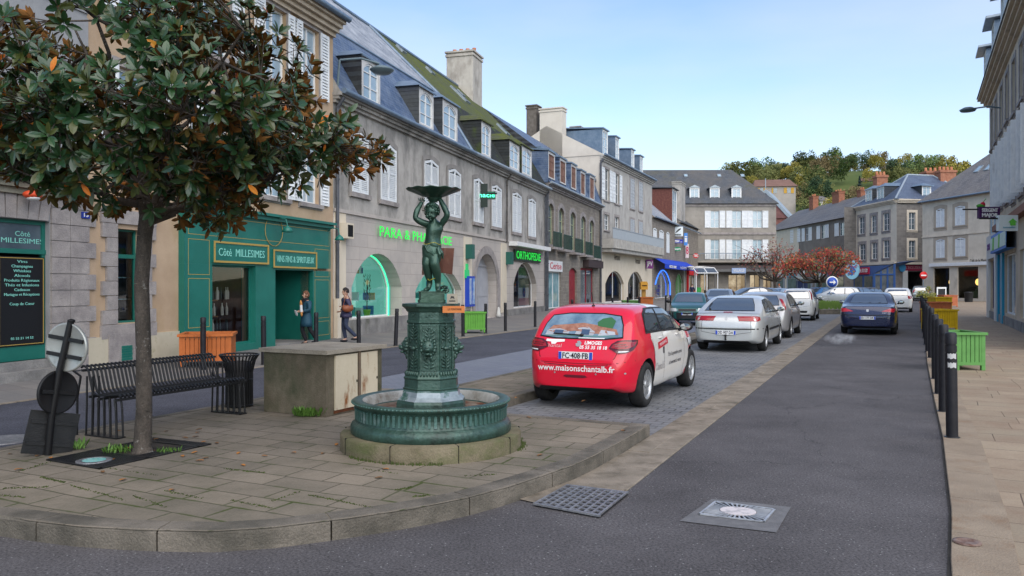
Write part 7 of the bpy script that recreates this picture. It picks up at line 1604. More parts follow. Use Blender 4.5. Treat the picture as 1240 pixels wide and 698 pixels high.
for i in range(60):
    x,y=rnd.uniform(-6,2),rnd.uniform(5.6,11.5)
    if i < 34:x,y=-3.2+rnd.gauss(0,1.0),7.6+rnd.gauss(0,1.0)
    inside_isl=y > 5.9+.25*abs(x+3) and x < 1.2 and x > -5
    if not inside_isl:continue
    a=rnd.uniform(0,6.28);d=Vector((math.cos(a),math.sin(a),.1));leaf(lv,Vector((x,y,.148)),d,Vector((0,0,1)),rnd.uniform(.05,.09),.035,rnd.choice([0,1]),rnd.choice([0,1]))
lv.build('fallen_leaves',[pmat('dry_leaf',(.16,.08,.03),rough=.8),pmat('dry_leaf_orange',(.32,.13,.03),rough=.8)],kind='stuff')

# ---- mid-distance trees
def blob_tree(name,loc,label,mleaf,H,W,trunk_h,seed,n=1500,size=.35,flatk=.55,group=None,sparse=0,cat='tree',lobes=9):
    r_=random.Random(seed);e=empty(name,loc,0,label,cat,group);t=MB();top=Vector((0,0,trunk_h));t.path([Vector((0,0,0)),Vector((.08,0,trunk_h*.5)),top],[W*.035,W*.028,W*.024],8);c=MB();ends=[]
    for i in range(lobes):
        a=6.283*i/lobes+r_.uniform(-.3,.3);k=r_.uniform(.45,.95) if i else .1;p=Vector((math.cos(a)*W/2*k,math.sin(a)*W/2*k,trunk_h+(H-trunk_h)*r_.uniform(.35,.85)*(1.15-.5*k)));ends.append((p,W*r_.uniform(.15,.24)));mid_=top.lerp(p,.5)+Vector((0,0,-.1*H));t.path([top,mid_,p],[W*.018,W*.012,W*.005],6)
        for j in range(4):q=p+Vector((r_.gauss(0,1),r_.gauss(0,1),r_.gauss(0,.7)))*W*.1;t.tube(p.lerp(mid_,r_.random()*.6),q,W*.005,W*.002,4)
    t.build('trunk',pmat('bark_grey',(.05,.042,.035),(.09,.075,.06),scale=5,rough=.95),e)
    for i in range(n):
        p,rr=r_.choice(ends);v=Vector((r_.gauss(0,1),r_.gauss(0,1),r_.gauss(0,1))).normalized()*rr*(r_.random()**.4);v.z *= flatk*1.3;q=p+v;a=Vector((r_.gauss(0,1),r_.gauss(0,1),r_.gauss(0,1))).normalized();b=a.orthogonal().normalized();s=size*r_.uniform(.5,1.2);c.add([q-a*s*.5,q+b*s*.35,q+a*s*.5,q-b*s*.35],[(0,1,2,3)],r_.randrange(len(mleaf)))
    c.build('crown',mleaf,e);return e
M_red=[pmat('leaf_red_a',(.24,.03,.02),rough=.8),pmat('leaf_red_b',(.17,.03,.022),rough=.8),pmat('leaf_red_c',(.28,.08,.03),rough=.8),pmat('leaf_green_d',(.08,.09,.03),rough=.8)]
M_pur=[pmat('leaf_pur_a',(.20,.05,.05),rough=.8),pmat('leaf_pur_b',(.13,.06,.05),rough=.8),pmat('leaf_brn_c',(.17,.10,.05),rough=.8)]
blob_tree('red_leaved_tree',((993-CX)/F*76,76,0),'spreading tree with rust red autumn leaves in the middle of the square',M_red,5.9,7.6,2.0,3,3400,.27,.38,lobes=14)
blob_tree('thin_leaved_tree',((938-CX)/F*86,86,0),'nearly bare tree with sparse purple brown leaves in front of the large grey house',M_pur,6.8,6.6,2.1,5,750,.27,.6,lobes=12)
blob_tree('golden_shrub',((1123-CX)/F*72,72,.1),'golden green rounded shrub beside the no entry sign',[pmat('leaf_gold_a',(.22,.20,.04),rough=.8),pmat('leaf_gold_b',(.13,.15,.03),rough=.8)],1.35,1.7,.15,8,900,.16,.7,cat='shrub')
# ---- hill
def hz(X,Y):
    t=max(0,min(1,(Y-140)/170));t=t*t*(3-2*t);return 45*t*math.exp(-((X-128)/92)**2)*(1 if Y < 320 else max(.5,1-(Y-320)/400))
hb=MB();nx,ny=60,40;X0,X1,Y0_,Y1_=-60,420,138,640
vs=[(X0+(X1-X0)*i/nx,Y0_+(Y1_-Y0_)*j/ny,hz(X0+(X1-X0)*i/nx,Y0_+(Y1_-Y0_)*j/ny)-.02) for j in range(ny+1) for i in range(nx+1)]
hb.add(vs,[(j*(nx+1)+i,j*(nx+1)+i+1,(j+1)*(nx+1)+i+1,(j+1)*(nx+1)+i) for j in range(ny) for i in range(nx)],smooth=True);hb.build('hill',pmat('hill_grass',(.05,.08,.02),(.09,.11,.03),scale=.05,rough=1),kind='structure')
HT={}
def hillmesh(kind,seed):
    r_=random.Random(seed);c=MB();H=12;ends=[]
    if kind == 'cone':
        for i in range(1500):
            t=r_.random()**.75;a=r_.uniform(0,6.28);z=1.5+(H-1.5)*t;rr=3.2*(1-t)*(.75+.3*math.sin(z*3.2))*r_.uniform(.5,1.05)+.1;q=Vector((rr*math.cos(a),rr*math.sin(a),z-.2*rr));s=.75;d=Vector((math.cos(a),math.sin(a),-.35));b=Vector((-math.sin(a),math.cos(a),0));c.add([q-d*s*.5,q+b*s*.3,q+d*s*.5,q-b*s*.3],[(0,1,2,3)],r_.randrange(2))
        return c
    for i in range(13):
        v=Vector((r_.gauss(0,1),r_.gauss(0,1),r_.gauss(0,1))).normalized();ends.append((Vector((0,0,7))+Vector((v.x*3.0,v.y*3.0,v.z*3.2)),r_.uniform(1.2,2.3),r_.random()))
    for i in range(2300):
        p,rr,sh_=r_.choice(ends);v=Vector((r_.gauss(0,1),r_.gauss(0,1),r_.gauss(0,1))).normalized()*rr*(r_.random()**.33);q=p+v;a=Vector((r_.gauss(0,1),r_.gauss(0,1),r_.gauss(0,1))).normalized();b=a.orthogonal().normalized();s=r_.uniform(.35,.8);c.add([q-a*s*.5,q+b*s*.4,q+a*s*.5,q-b*s*.4],[(0,1,2,3)],0 if r_.random() < sh_ else 1)
    return c
PALS={'olive':((.11,.125,.04),(.16,.165,.055)),'green':((.06,.10,.03),(.10,.14,.045)),'yellow':((.19,.17,.03),(.26,.22,.05)),'rust':((.13,.10,.045),(.16,.125,.055)),'darkgreen':((.02,.045,.02),(.035,.06,.03)),'bluegreen':((.035,.075,.07),(.06,.11,.105))}
PM={k:[pmat('crown_%s_%d' % (k,i),c,tuple(x*1.15 for x in c),scale=.6,rough=.95) for i,c in enumerate(v)] for k,v in PALS.items()}
for i in range(4):HT[i]=hillmesh('round',50+i)
HT['cone']=hillmesh('cone',60);tk=MB();tk.path([Vector((0,0,-1)),Vector((.1,0,3)),Vector((0,.1,7))],[.35,.28,.12],6)
for k in range(5):a=k*1.26;tk.path([Vector((0,0,3+k*.5)),Vector((math.cos(a)*2.4,math.sin(a)*2.4,6.5+k*.5))],[.15,.04],5)
meshes={}
def hilltree(u,vtop,Y,kind,pal,label,cat='tree',H=None):
    X=(u-CX)/F*Y;z=hz(X,Y)-.5;zt=CZ+(HY-vtop)/F*Y;s=max(4,(zt-z))/12
    if H:s=H/12;z=zt-H
    e=empty('conifer' if kind == 'cone' else 'hillside_tree',(X,Y,z),0,label,cat,'trees on the hill');e.rotation_euler=(0,0,rnd.uniform(0,6));e.scale=(s*rnd.uniform(.9,1.15),s*rnd.uniform(.9,1.15),s)
    for nm,key,mats in (('crown',(kind,pal),PM[pal]),('trunk',('t',),[MATS['bark_grey']])):
        if key not in meshes:o=(HT[kind] if nm == 'crown' else tk).build(nm,mats,e);meshes[key]=o.data
        else:o=bpy.data.objects.new(nm,meshes[key]);COL.objects.link(o);o.parent=e
    return e
for (u,vt_,Y,k,pal,lb) in ((884,195,330,0,'olive','olive tree at the left end of the hilltop above the slate ridge'),(902,191,325,1,'olive','tall olive tree on the hilltop above the brown-roofed hill house'),(921,189,330,2,'green','tall green tree on the hilltop right behind the hill house'),(940,194,325,3,'rust','brownish tree on the hilltop at the right end of the hill house'),(967,189,320,0,'yellow','yellowing tree on the hilltop just right of the hill house'),(957,206,290,1,'darkgreen','small dark green tree beside the yellowing one'),(985,210,280,2,'yellow','bright yellow green tree low on the hill slope'),
        (1010,189,315,3,'olive','broad olive tree at the middle of the hilltop'),(1030,192,320,0,'yellow','large yellow tree left of the brick chimney on the hilltop'),(1049,200,300,1,'rust','rust coloured tree above the pale corner house roof'),(1078,193,320,2,'olive','olive tree above the blue slate roof'),(1100,196,315,3,'green','green tree above the large brick chimney'),(1120,197,320,0,'rust','russet tree on the hilltop above the brick chimneys'),(1146,200,325,1,'olive','low olive tree at the right end of the hilltop'),(1165,206,330,2,'green','last small green tree on the hilltop beside the grey roof'),
        (1041,213,250,'cone','bluegreen','blue green conifer standing on the slope left of the corner house')):hilltree(u,vt_,Y,k,pal,lb)
wd=MB();rr_=random.Random(99)
wdk={}
for i in range(150):
    Y=rr_.uniform(215,335);u=rr_.uniform(865,1200);X=(u-CX)/F*Y;z=hz(X,Y);vb=HY-(z-CZ)/F**0 if 0 else None
    if 905 < u < 965 and Y < 262:continue
    p_=rr_.choice(['olive','olive','green','yellow','rust','darkgreen']);s=rr_.uniform(.55,.95);k=rr_.randrange(4);src=HT[k];T=Matrix.Translation((X,Y,z-1)) @ Matrix.Rotation(rr_.uniform(0,6),4,'Z') @ Matrix.Scale(s,4);pi=list(PALS).index(p_)
    sel=range(0,len(src.f),2)
    for j in sel:f=src.f[j];wd.add([T @ Vector(src.v[q]) for q in f],[(0,1,2,3)],pi*2+src.m[j])
wd.build('woodland',[m for k in PALS for m in PM[k]],kind='stuff')
def hillhouse(u0,u1,vt_,ve,vb,Y,mw,mr,label,shut=None):
    x0,x1=(u0-CX)/F*Y,(u1-CX)/F*Y;zt,ze,zb=[CZ+(HY-v)/F*Y for v in (vt_,ve,vb)];e=empty('hillside_house',(x0,Y,zb),R(-6),label,'house','houses on the hill');W=x1-x0;mb=MB();mb.bb(0,W,0,8,-8,ze-zb);mb.slab([(0,0),(1,0),(.5,.1)],0,.01);mb.build('wall',mw,e)
    mb=MB();h=ze-zb;t=zt-zb;mb.add([(-.5,-.5,h-.1),(W+.5,-.5,h-.1),(W+.5,8.5,h-.1),(-.5,8.5,h-.1),(.8,4,t),(W-.8,4,t)],[(0,1,5,4),(1,2,5),(2,3,4,5),(3,0,4)]);mb.build('roof',mr,e)
    n=max(2,int(W/3.2))
    for i in range(n):
        x=W*(i+.5)/n;mb=MB();mb.bb(x-.5,x+.5,-.06,-.001,h-2.0,h-.6);w=mb.build('window',M_pane,e)
        if shut:mb=MB();[mb.bb(x+s*1.0-.4,x+s*1.0+.4,-.1,-.001,h-2.1,h-.5) for s in (-1,1)] if i % 2 == 0 else mb.bb(x-1,x-.6,-.1,-.001,h-2.1,h-.5);mb.build('shutter',shut,w)
    return e
M_hr=pmat('hill_roof',(.13,.075,.06),(.17,.10,.08),scale=.5,rough=.9);M_hw=pmat('hill_wall',(.28,.26,.24),(.34,.31,.28),scale=.5,rough=.9)
hillhouse(914,962,216,226,246,232,M_hw,M_hr,'grey hill house with a long brown roof and orange shutters',flat('shutter_orange',(.45,.25,.03),.6))
hillhouse(1044,1060,214,219,226,262,pmat('hill_pale',(.55,.52,.48),rough=.9),M_hr,'small pale house half hidden among the trees on the right of the hill')
hillhouse(988,1004,236,243,256,235,pmat('hill_pale',(.55,.52,.48),rough=.9),pmat('hill_roof_g',(.14,.13,.13),rough=.9),'small pale house with a grey roof low on the wooded slope')

# ================================================================== PEOPLE
M_skin=pmat('skin',(.42,.25,.18),(.48,.29,.21),scale=6,rough=.55)
M_jean=pmat('jeans',(.02,.028,.055),(.035,.045,.08),scale=20,rough=.85);M_blk=pmat('black_cloth',(.012,.012,.016),(.02,.02,.024),scale=15,rough=.9)
def person(name,foot,H,yaw,legs,armsR,armsL,coat_m,coat_hem,trous_m,hair_m,label,hairlen=.10,scarf=None,shoe=M_blk,headturn=0):
    """faces local -y; k scales a 1.62 m figure"""
    k=H/1.62;e=empty('person',foot,yaw,label,'person');V=lambda x,y,z:Vector((x,y,z))*k
    (kR,aR,kL,aL)=legs
    J=[V(0,0,.88),V(0,-.01,1.02),V(0,-.015,1.18),V(0,-.005,1.33),V(0,-.01,1.40),V(0,-.02,1.46),
         V(-.17,0,1.31),V(*armsR[0]),V(*armsR[1]),V(*armsR[2]),V(.17,0,1.31),V(*armsL[0]),V(*armsL[1]),V(*armsL[2]),
         V(-.09,0,.82),V(*kR),V(*aR),V(aR[0],aR[1]-.13,aR[2]-.045),V(.09,0,.82),V(*kL),V(*aL),V(aL[0],aL[1]-.13,aL[2]-.045)]
    bo=[(0,1),(1,2),(2,3),(3,4),(4,5),(3,6),(6,7),(7,8),(8,9),(3,10),(10,11),(11,12),(12,13),(0,14),(14,15),(15,16),(16,17),(0,18),(18,19),(19,20),(20,21)]
    ra=[q*k for q in (.115,.10,.115,.085,.052,.05,.055,.045,.030,.026,.055,.045,.030,.026,.085,.058,.038,.03,.085,.058,.038,.03)]
    body=skin_fig('body',J,bo,ra,M_skin,e,2)
    hd=MB();Th=Matrix.Translation(V(0,-.025,1.52)) @ Matrix.Rotation(headturn,4,'Z') @ Matrix.Scale(k,4)
    hd.ell((0,.005,.01),(.072,.088,.10),nu=18,nv=14,T=Th);hd.ell((0,-.03,-.045),(.052,.052,.055),nu=14,nv=10,T=Th);hd.ell((0,-.092,-.005),(.012,.018,.018),nu=8,nv=6,T=Th)
    for s in (-1,1):hd.ell((s*.072,.01,0),(.01,.018,.028),nu=8,nv=6,T=Th)
    hd.build('head',M_skin,body);fc=MB()
    for s in (-1,1):fc.ell((s*.028,-.078,.018),(.012,.008,.006),nu=8,nv=5,T=Th);fc.ell((s*.028,-.080,.036),(.016,.006,.004),nu=8,nv=5,T=Th)
    fc.ell((0,-.080,-.048),(.022,.006,.006),nu=8,nv=5,T=Th);fc.build('face',flat('face_dark',(.10,.035,.03),.6),body)
    hr=MB();r_=random.Random(3)
    for i in range(170):
        a=r_.uniform(0,6.28);b=r_.uniform(-.9 if hairlen > .12 else -.35,1.57);p=Vector((.076*math.cos(a)*math.cos(b),.094*math.sin(a)*math.cos(b)+.012,.10*math.sin(b)+.025))
        if p.y < -.045 and p.z < .075:continue
        hr.ell(p,(.020,.020,.026),nu=6,nv=5,T=Th)
    hr.build('hair',hair_m,body)
    # trousers
    Jt=[V(0,.005,.90),V(-.09,0,.80)]+[V(*kR),V(aR[0],aR[1],aR[2]+.02)]+[V(.09,0,.80),V(*kL),V(aL[0],aL[1],aL[2]+.02)]
    skin_fig('trousers',Jt,[(0,1),(1,2),(2,3),(0,4),(4,5),(5,6)],[q*k for q in (.12,.098,.072,.056,.098,.072,.056)],trous_m,body,2)
    sh_=MB()
    for a_ in (aR,aL):sh_.ell(V(a_[0],a_[1]-.06,a_[2]-.045),(.045*k,.125*k,.042*k),nu=12,nv=8)
    sh_.build('shoes',shoe,body)
    # coat: torso and sleeves, then hem
    Jc=[V(0,0,.90),V(0,-.01,1.05),V(0,-.012,1.20),V(0,0,1.335),V(-.175,0,1.305),V(*armsR[0]),V(*(Vector(armsR[0]).lerp(Vector(armsR[1]),.88))),V(.175,0,1.305),V(*armsL[0]),V(*(Vector(armsL[0]).lerp(Vector(armsL[1]),.88)))]
    ct=skin_fig('coat',Jc,[(0,1),(1,2),(2,3),(3,4),(4,5),(5,6),(3,7),(7,8),(8,9)],[q*k for q in (.155,.145,.150,.105,.085,.066,.052,.085,.066,.052)],coat_m,body,2)
    hm=MB();n=30;rows=[(.98,.160,.125),(.86,.185,.150),(coat_hem+.12,.205,.17),(coat_hem,.215,.18),(coat_hem,.19,.155)]
    vs=[V(rx*math.cos(6.283*i/n)*(1+.03*math.sin(i*1.7)),ry*math.sin(6.283*i/n)*(1+.04*math.sin(i*2.3)),z) for z,rx,ry in rows for i in range(n)]
    hm.add(vs,[(r*n+(i+1) % n,r*n+i,(r+1)*n+i,(r+1)*n+(i+1) % n) for r in range(len(rows)-1) for i in range(n)],smooth=True)
    for zz in ((1.22,1.12,1.02,.92) if coat_hem < .7 else ()):
        for i in range(n):a,b=6.283*i/n,6.283*(i+1)/n;hm.tube(V(.15*math.cos(a),.128*math.sin(a),zz),V(.15*math.cos(b),.128*math.sin(b),zz),.008*k,n=5)
    hm.build('coat_hem',coat_m,ct)
    if scarf:
        s_=MB()
        for t in range(3):
            for i in range(20):a,b=6.283*i/20,6.283*(i+1)/20;s_.tube(V(.085*math.cos(a),.08*math.sin(a)-.03,1.345+.028*t+.012*math.sin(a*2+t)),V(.085*math.cos(b),.08*math.sin(b)-.03,1.345+.028*t+.012*math.sin(b*2+t)),.030*k,n=7)
        s_.ell(V(-.02,-.12,1.28),(.07*k,.04*k,.11*k),nu=10,nv=7);s_.build('scarf',scarf,body)
    fgm=MB()
    for arm,sx in ((armsR,-1),(armsL,1)):
        w,h=Vector(arm[1]),Vector(arm[2]);d=(h-w).normalized();sd_=d.orthogonal().normalized()
        for j in range(4):b0_=h+sd_*(.014*(j-1.5))+d*.01;b1_=b0_+d*(.035-.004*abs(j-1.5));b2_=b1_+d*.018+Vector((0,-.014,-.012));fgm.tube(b0_*k,b1_*k,.009*k,.008*k,6);fgm.tube(b1_*k,b2_*k,.008*k,.006*k,6)
        fgm.tube((h-d*.02+sd_*.025)*k,(h+d*.01+sd_*.045)*k,.010*k,.007*k,6)
    fgm.build('fingers',M_skin,body)
    return e,k
p=at(371,417.5,.07);z=.075
w1,k=person('person',(p.x,p.y,z),1.44,R(-48),((-.10,-.10,.47),(-.11,.06,.07),(.10,.08,.46),(.10,.30,.12)),((-.25,-.02,1.06),(-.10,-.22,1.03),(-.03,-.27,1.03)),((.25,-.02,1.07),(.12,-.22,1.02),(.05,-.27,1.03)),
    pmat('teal_coat',(.010,.045,.075),(.015,.06,.095),scale=8,rough=.6),.56,M_blk,pmat('hair_auburn',(.10,.045,.025),(.16,.075,.04),scale=14,rough=.6),'woman in a long teal quilted coat and black scarf walking past the green shop entrance',.2,M_blk)
# baguette and paper she carries (held things stay their own)
def held(root,k,name,lbl,cat,mbf,mats,x,y,z,rot=(0,0,0)):
    mb=MB();mbf(mb);o=mb.build(name,mats,None,label=lbl,cat=cat);M=Matrix.Translation(root.location) @ Matrix.Rotation(root.rotation_euler.z,4,'Z') @ Matrix.Translation(Vector((x,y,z))*k);o.matrix_world=M @ Matrix.Rotation(rot[0],4,'X') @ Matrix.Rotation(rot[1],4,'Y');return o
def bag_(mb):mb.path([Vector((0,0,-.22)),Vector((0,0,-.18)),Vector((0,0,.16)),Vector((0,0,.22))],[.015,.032,.034,.012],10);mb.tube((0,0,-.10),(0,0,.09),.038,n=10,m=1)
held(w1,k,'baguette','baguette in a white paper sleeve held by the woman in teal','bread',bag_,[flat('crust',(.45,.20,.06),.7),flat('bread_paper',(.6,.6,.6),.7)],.12,-.235,1.13,(R(6),R(4)))
def pap(mb):mb.box((0,0,0),(.13,.012,.10));mb.box((.02,-.012,-.04),(.09,.01,.10))
held(w1,k,'paper_packet','crumpled white paper packet in the hands of the woman in teal','packet',pap,flat('white_packet',(.6,.6,.62),.7),-.07,-.31,1.00,(R(20),R(15)))
p=at(419,413.7,.1)
w2,k=person('person',(p.x,p.y,.10),1.50,R(-62),((-.10,-.06,.47),(-.10,.02,.06),(.10,-.05,.48),(.10,.30,.12)),((-.25,.03,1.05),(-.20,-.12,.92),(-.16,-.19,.92)),((.25,.05,1.07),(.20,-.13,1.06),(.15,-.19,1.08)),
    pmat('plum_jacket',(.030,.028,.065),(.045,.042,.085),scale=8,rough=.55),.74,M_jean,pmat('hair_dark',(.012,.010,.012),(.02,.016,.016),scale=14,rough=.5),'woman with short dark hair in a plum blue jacket walking by the pharmacy',.08)
def hbag(mb):
    mb.ell((0,0,0),(.07,.17,.105));mb.box((0,0,.06),(.085,.30,.07));mb.path([Vector((0,-.13,.08)),Vector((-.02,-.08,.25)),Vector((-.06,0,.42)),Vector((-.02,.08,.25)),Vector((0,.13,.08))],.009,6)
held(w2,k,'shoulder_bag','chestnut brown leather shoulder bag hanging from the arm of the woman in plum','bag',hbag,pmat('bag_brown',(.16,.045,.02),(.22,.07,.03),scale=9,rough=.4),.25,-.02,1.02)
Yp=84.0
person('person',((838-CX)/F*Yp,Yp,.08),1.68,R(10),((-.10,-.02,.47),(-.10,.0,.07),(.10,.0,.46),(.10,.02,.07)),((-.25,-.02,1.06),(-.26,-.05,.85),(-.26,-.06,.78)),((.25,-.02,1.07),(.26,-.05,.85),(.26,-.06,.78)),flat('coat_navy',(.015,.02,.05),.8),.7,M_blk,flat('hair_b',(.02,.015,.01),.7),'distant person in dark clothes standing by the red shop')
Yp=90.0
person('person',((943.5-CX)/F*Yp,Yp,.08),1.68,R(-60),((-.10,-.02,.47),(-.10,.0,.07),(.10,.0,.46),(.10,.02,.07)),((-.25,-.02,1.06),(-.26,-.05,.85),(-.26,-.06,.78)),((.25,-.02,1.07),(.26,-.05,.85),(.26,-.06,.78)),flat('coat_pale',(.3,.3,.36),.8),.7,M_blk,flat('hat_orange',(.5,.10,.02),.7),'distant person with an orange hat under the thin-leaved tree')
# ================================================================== CARS
def lerp_pts(P,x):
    if x <= P[0][0]:return P[0][1]
    for (a,b),(c,d) in zip(P,P[1:]):
        if x <= c:return b+(d-b)*(x-a)/max(1e-6,c-a)
    return P[-1][1]
M_tyre=pmat('tyre',(.012,.012,.013),(.022,.022,.022),scale=12,rough=.85,bump=.15,bscale=40);M_trim=flat('black_trim',(.014,.014,.016),.5)
M_cglass=pmat('car_glass',(.018,.024,.028),(.03,.04,.045),scale=1.5,rough=.03,spec=.9);M_cglass.node_tree.nodes['Principled BSDF'].inputs['IOR'].default_value=2.4;M_gap=flat('panel_gap',(.006,.006,.007),.8)
M_lred=pmat('tail_red',(.30,.006,.012),(.20,.004,.01),scale=5,rough=.12,spec=.7);M_lredd=pmat('tail_dark',(.06,.004,.008),rough=.12,spec=.7);M_lclear=pmat('lamp_clear',(.45,.48,.5),(.6,.62,.64),scale=8,rough=.1,spec=.8)
M_plate=flat('plate_white',(.62,.63,.64),.4);M_pblue=flat('plate_blue',(.02,.06,.40),.4);M_ink=flat('plate_ink',(.01,.01,.012),.5);M_hub=pmat('hub_silver',(.32,.33,.34),(.42,.43,.44),scale=5,rough=.35,metal=.6)
def paint(name,c,metal=.0,rough=.28,coat=.8,dirt=.12):return pmat(name,c,tuple(q*.93 for q in c),scale=1.5,rough=rough,metal=metal,coat=coat,stain=(2.2,tuple(q*.7+.015 for q in c),.55,.9,(1,1,2)))
def car(label,axle,yaw,L,W,H,ro,wb,top,belt,paintm,plan=None,group=None,wr=.31,zb=.20,name='car',roofm=None,tum=.76,lv=2,rim_spokes=7):
    """local x runs from the rear bumper (0) to the nose (L); origin on the ground under the rear axle centre"""
    plan=plan or [(0,.70),(.05,.83),(.15,.92),(.35,.97),(.7,.995),(L*.45,1),(L-.9,.985),(L-.4,.91),(L-.12,.76),(L,.55)]
    hw=W/2;xs=sorted(set([0,.03,.10]+[p[0] for p in top]+[ro,ro+wb*.5,ro+wb,L-.06,L]))
    xs2=[xs[0]]
    for x in xs[1:]:
        if x-xs2[-1] > .02:xs2.append(x)
    rows=[];xs=xs2
    for x in xs:
        zt=lerp_pts(top,x);w=hw*lerp_pts(plan,x);sb=min(lerp_pts(belt,x),zt-.035);b=zb+.10*max(0,1-x/.25)+.08*max(0,1-(L-x)/.35);g_=max(0,min(1,(zt-sb-.03)/(H-sb-.03)));green=zt > sb+.07
        yb=w*.955;yr=yb+(hw*tum-yb)*g_ if green else w*.88
        if green:p7=(yb+(yr-yb)*.55,sb+(zt-sb)*.52);p8=(yr,zt-.045*min(1,g_+.3)-.012);p9=(yr*.82,zt-.012)
        else:p7=(w*.90,sb+(zt-sb)*.6);p8=(w*.80,zt-.010);p9=(w*.6,zt-.004)
        rows.append([(0,b),(w*.6,b),(w*.90,b+.005),(w*.975,b+.06),(w*.995,b+(sb-b)*.45),(w,b+(sb-b)*.68),(w*.985,sb-.06),(yb,sb),p7,p8,p9,(yr*.45 if green else w*.3,zt),(0,zt)])
    bm=bmesh.new();R_=[]
    for x,r in zip(xs,rows):
        vs=[bm.verts.new((x,y,z)) for y,z in r];vl=[vs[0]]+[bm.verts.new((x,-y,z)) for y,z in r[1:-1]]+[vs[-1]];R_.append((vs,vl))
    n=len(rows[0])
    for (a,al),(b,bl) in zip(R_,R_[1:]):
        for i in range(n-1):bm.faces.new((a[i],b[i],b[i+1],a[i+1]));bm.faces.new((al[i+1],bl[i+1],bl[i],al[i]))
    for (a,al),fl in ((R_[0],1),(R_[-1],0)):
        for i in range(n-1):
            vs_=[a[i],a[i+1],al[i+1],al[i]];vs_=[v for j,v in enumerate(vs_) if v not in vs_[:j]]
            if fl == 0:vs_=vs_[::-1]
            bm.faces.new(vs_)
    bmesh.ops.recalc_face_normals(bm,faces=bm.faces);me=bpy.data.meshes.new('body');bm.to_mesh(me);bm.free()
    o=bpy.data.objects.new('body',me);COL.objects.link(o);sbm=o.modifiers.new('s','SUBSURF');sbm.levels=lv;sbm.render_levels=lv
    full=eval_mesh(o);bv=bmesh.new();bv.from_mesh(full);bvh=BVHTree.FromBMesh(bv)
    # wheel arches are cut out
    cu=MB()
    for xw in (ro,ro+wb):
        for s in (-1,1):y0_,y1_=s*(hw-.26),s*(hw+.2);cu.tube((xw,min(y0_,y1_),wr+.0),(xw,max(y0_,y1_),wr+.0),wr+.055,n=28)
    mer=cu.build('cut',[M_gap]);bo_=o.modifiers.new('b','BOOLEAN');bo_.operation='DIFFERENCE';bo_.object=mer;bo_.solver='EXACT'
    me2=eval_mesh(o);bpy.data.objects.remove(o);bpy.data.objects.remove(mer)
    me2.name='body';me2.materials.clear();[me2.materials.append(m) for m in (paintm,M_trim)]
    for p in me2.polygons:
        c=p.center;p.use_smooth=True;p.material_index=0
        for xw in (ro,ro+wb):
            if math.hypot(c.x-xw,c.z-wr) < wr+.058 and abs(c.y) < hw-.005 and (abs(abs(math.hypot(c.x-xw,c.z-wr)-(wr+.055))) < .012 or abs(c.y) < hw-.24):p.material_index=1;p.use_smooth=False
        if c.z < zb+.03 and abs(p.normal.z) > .7:p.material_index=1
    me2.set_sharp_from_angle(angle=R(50)) if hasattr(me2,'set_sharp_from_angle') else None
    e=empty(name,(axle[0],axle[1],.01),yaw,label,'car',group);off=Vector((-ro,0,0))
    body=bpy.data.objects.new('body',me2);COL.objects.link(body);body.parent=e;body.location=off
    class K:pass
    c_=K();c_.e=e;c_.body=body;c_.bvh=bvh;c_.L=L;c_.W=W;c_.H=H;c_.ro=ro;c_.wb=wb;c_.off=off;c_.hw=hw;c_.bm=bv;c_.top=top
    for i,(xw,s) in enumerate(((ro,1),(ro,-1),(ro+wb,1),(ro+wb,-1))):
        tw=.20;yo=s*(hw-.02);T=Matrix.Translation((xw,yo,wr)) @ Matrix.Rotation(R(-90) if s > 0 else R(90),4,'X');mb=MB()
        mb.lathe([(wr*.66,-tw+.01),(wr-.02,-tw),(wr,-tw+.03),(wr,-.035),(wr-.022,-.004),(wr*.68,.0),(wr*.66,-.02)],36,T=T,close=True);wh=mb.build('wheel',M_tyre,e,loc=off)
        mb=MB();rr=wr*.665;mb.lathe([(rr,-.005),(rr-.018,-.008),(rr-.03,-.05),(rr*.9,-.09),(0,-.09)],36,T=T,close=True)
        for j in range(rim_spokes):
            a=6.283*j/rim_spokes;A=Matrix.Rotation(a,4,'Z');mb.add([A @ Vector(q) for q in ((.03,-.022,-.03),(rr-.02,-.042,-.028),(rr-.02,.012,-.028),(.03,.022,-.03),(.03,-.022,-.07),(rr-.02,-.042,-.07),(rr-.02,.012,-.07),(.03,.022,-.07))],[(0,1,2,3),(0,4,5,1),(2,6,7,3),(3,7,4,0)],0,T=T)
        mb.lathe([(.055,-.05),(.055,-.022),(.04,-.015),(0,-.013)],16,T=T,close=True);mb.build('rim',M_hub,wh);
        mb=MB();mb.lathe([(rr*.93,-.091),(0,-.0905)],20,T=T,close=True);mb.build('brake',M_trim,wh)
    return c_
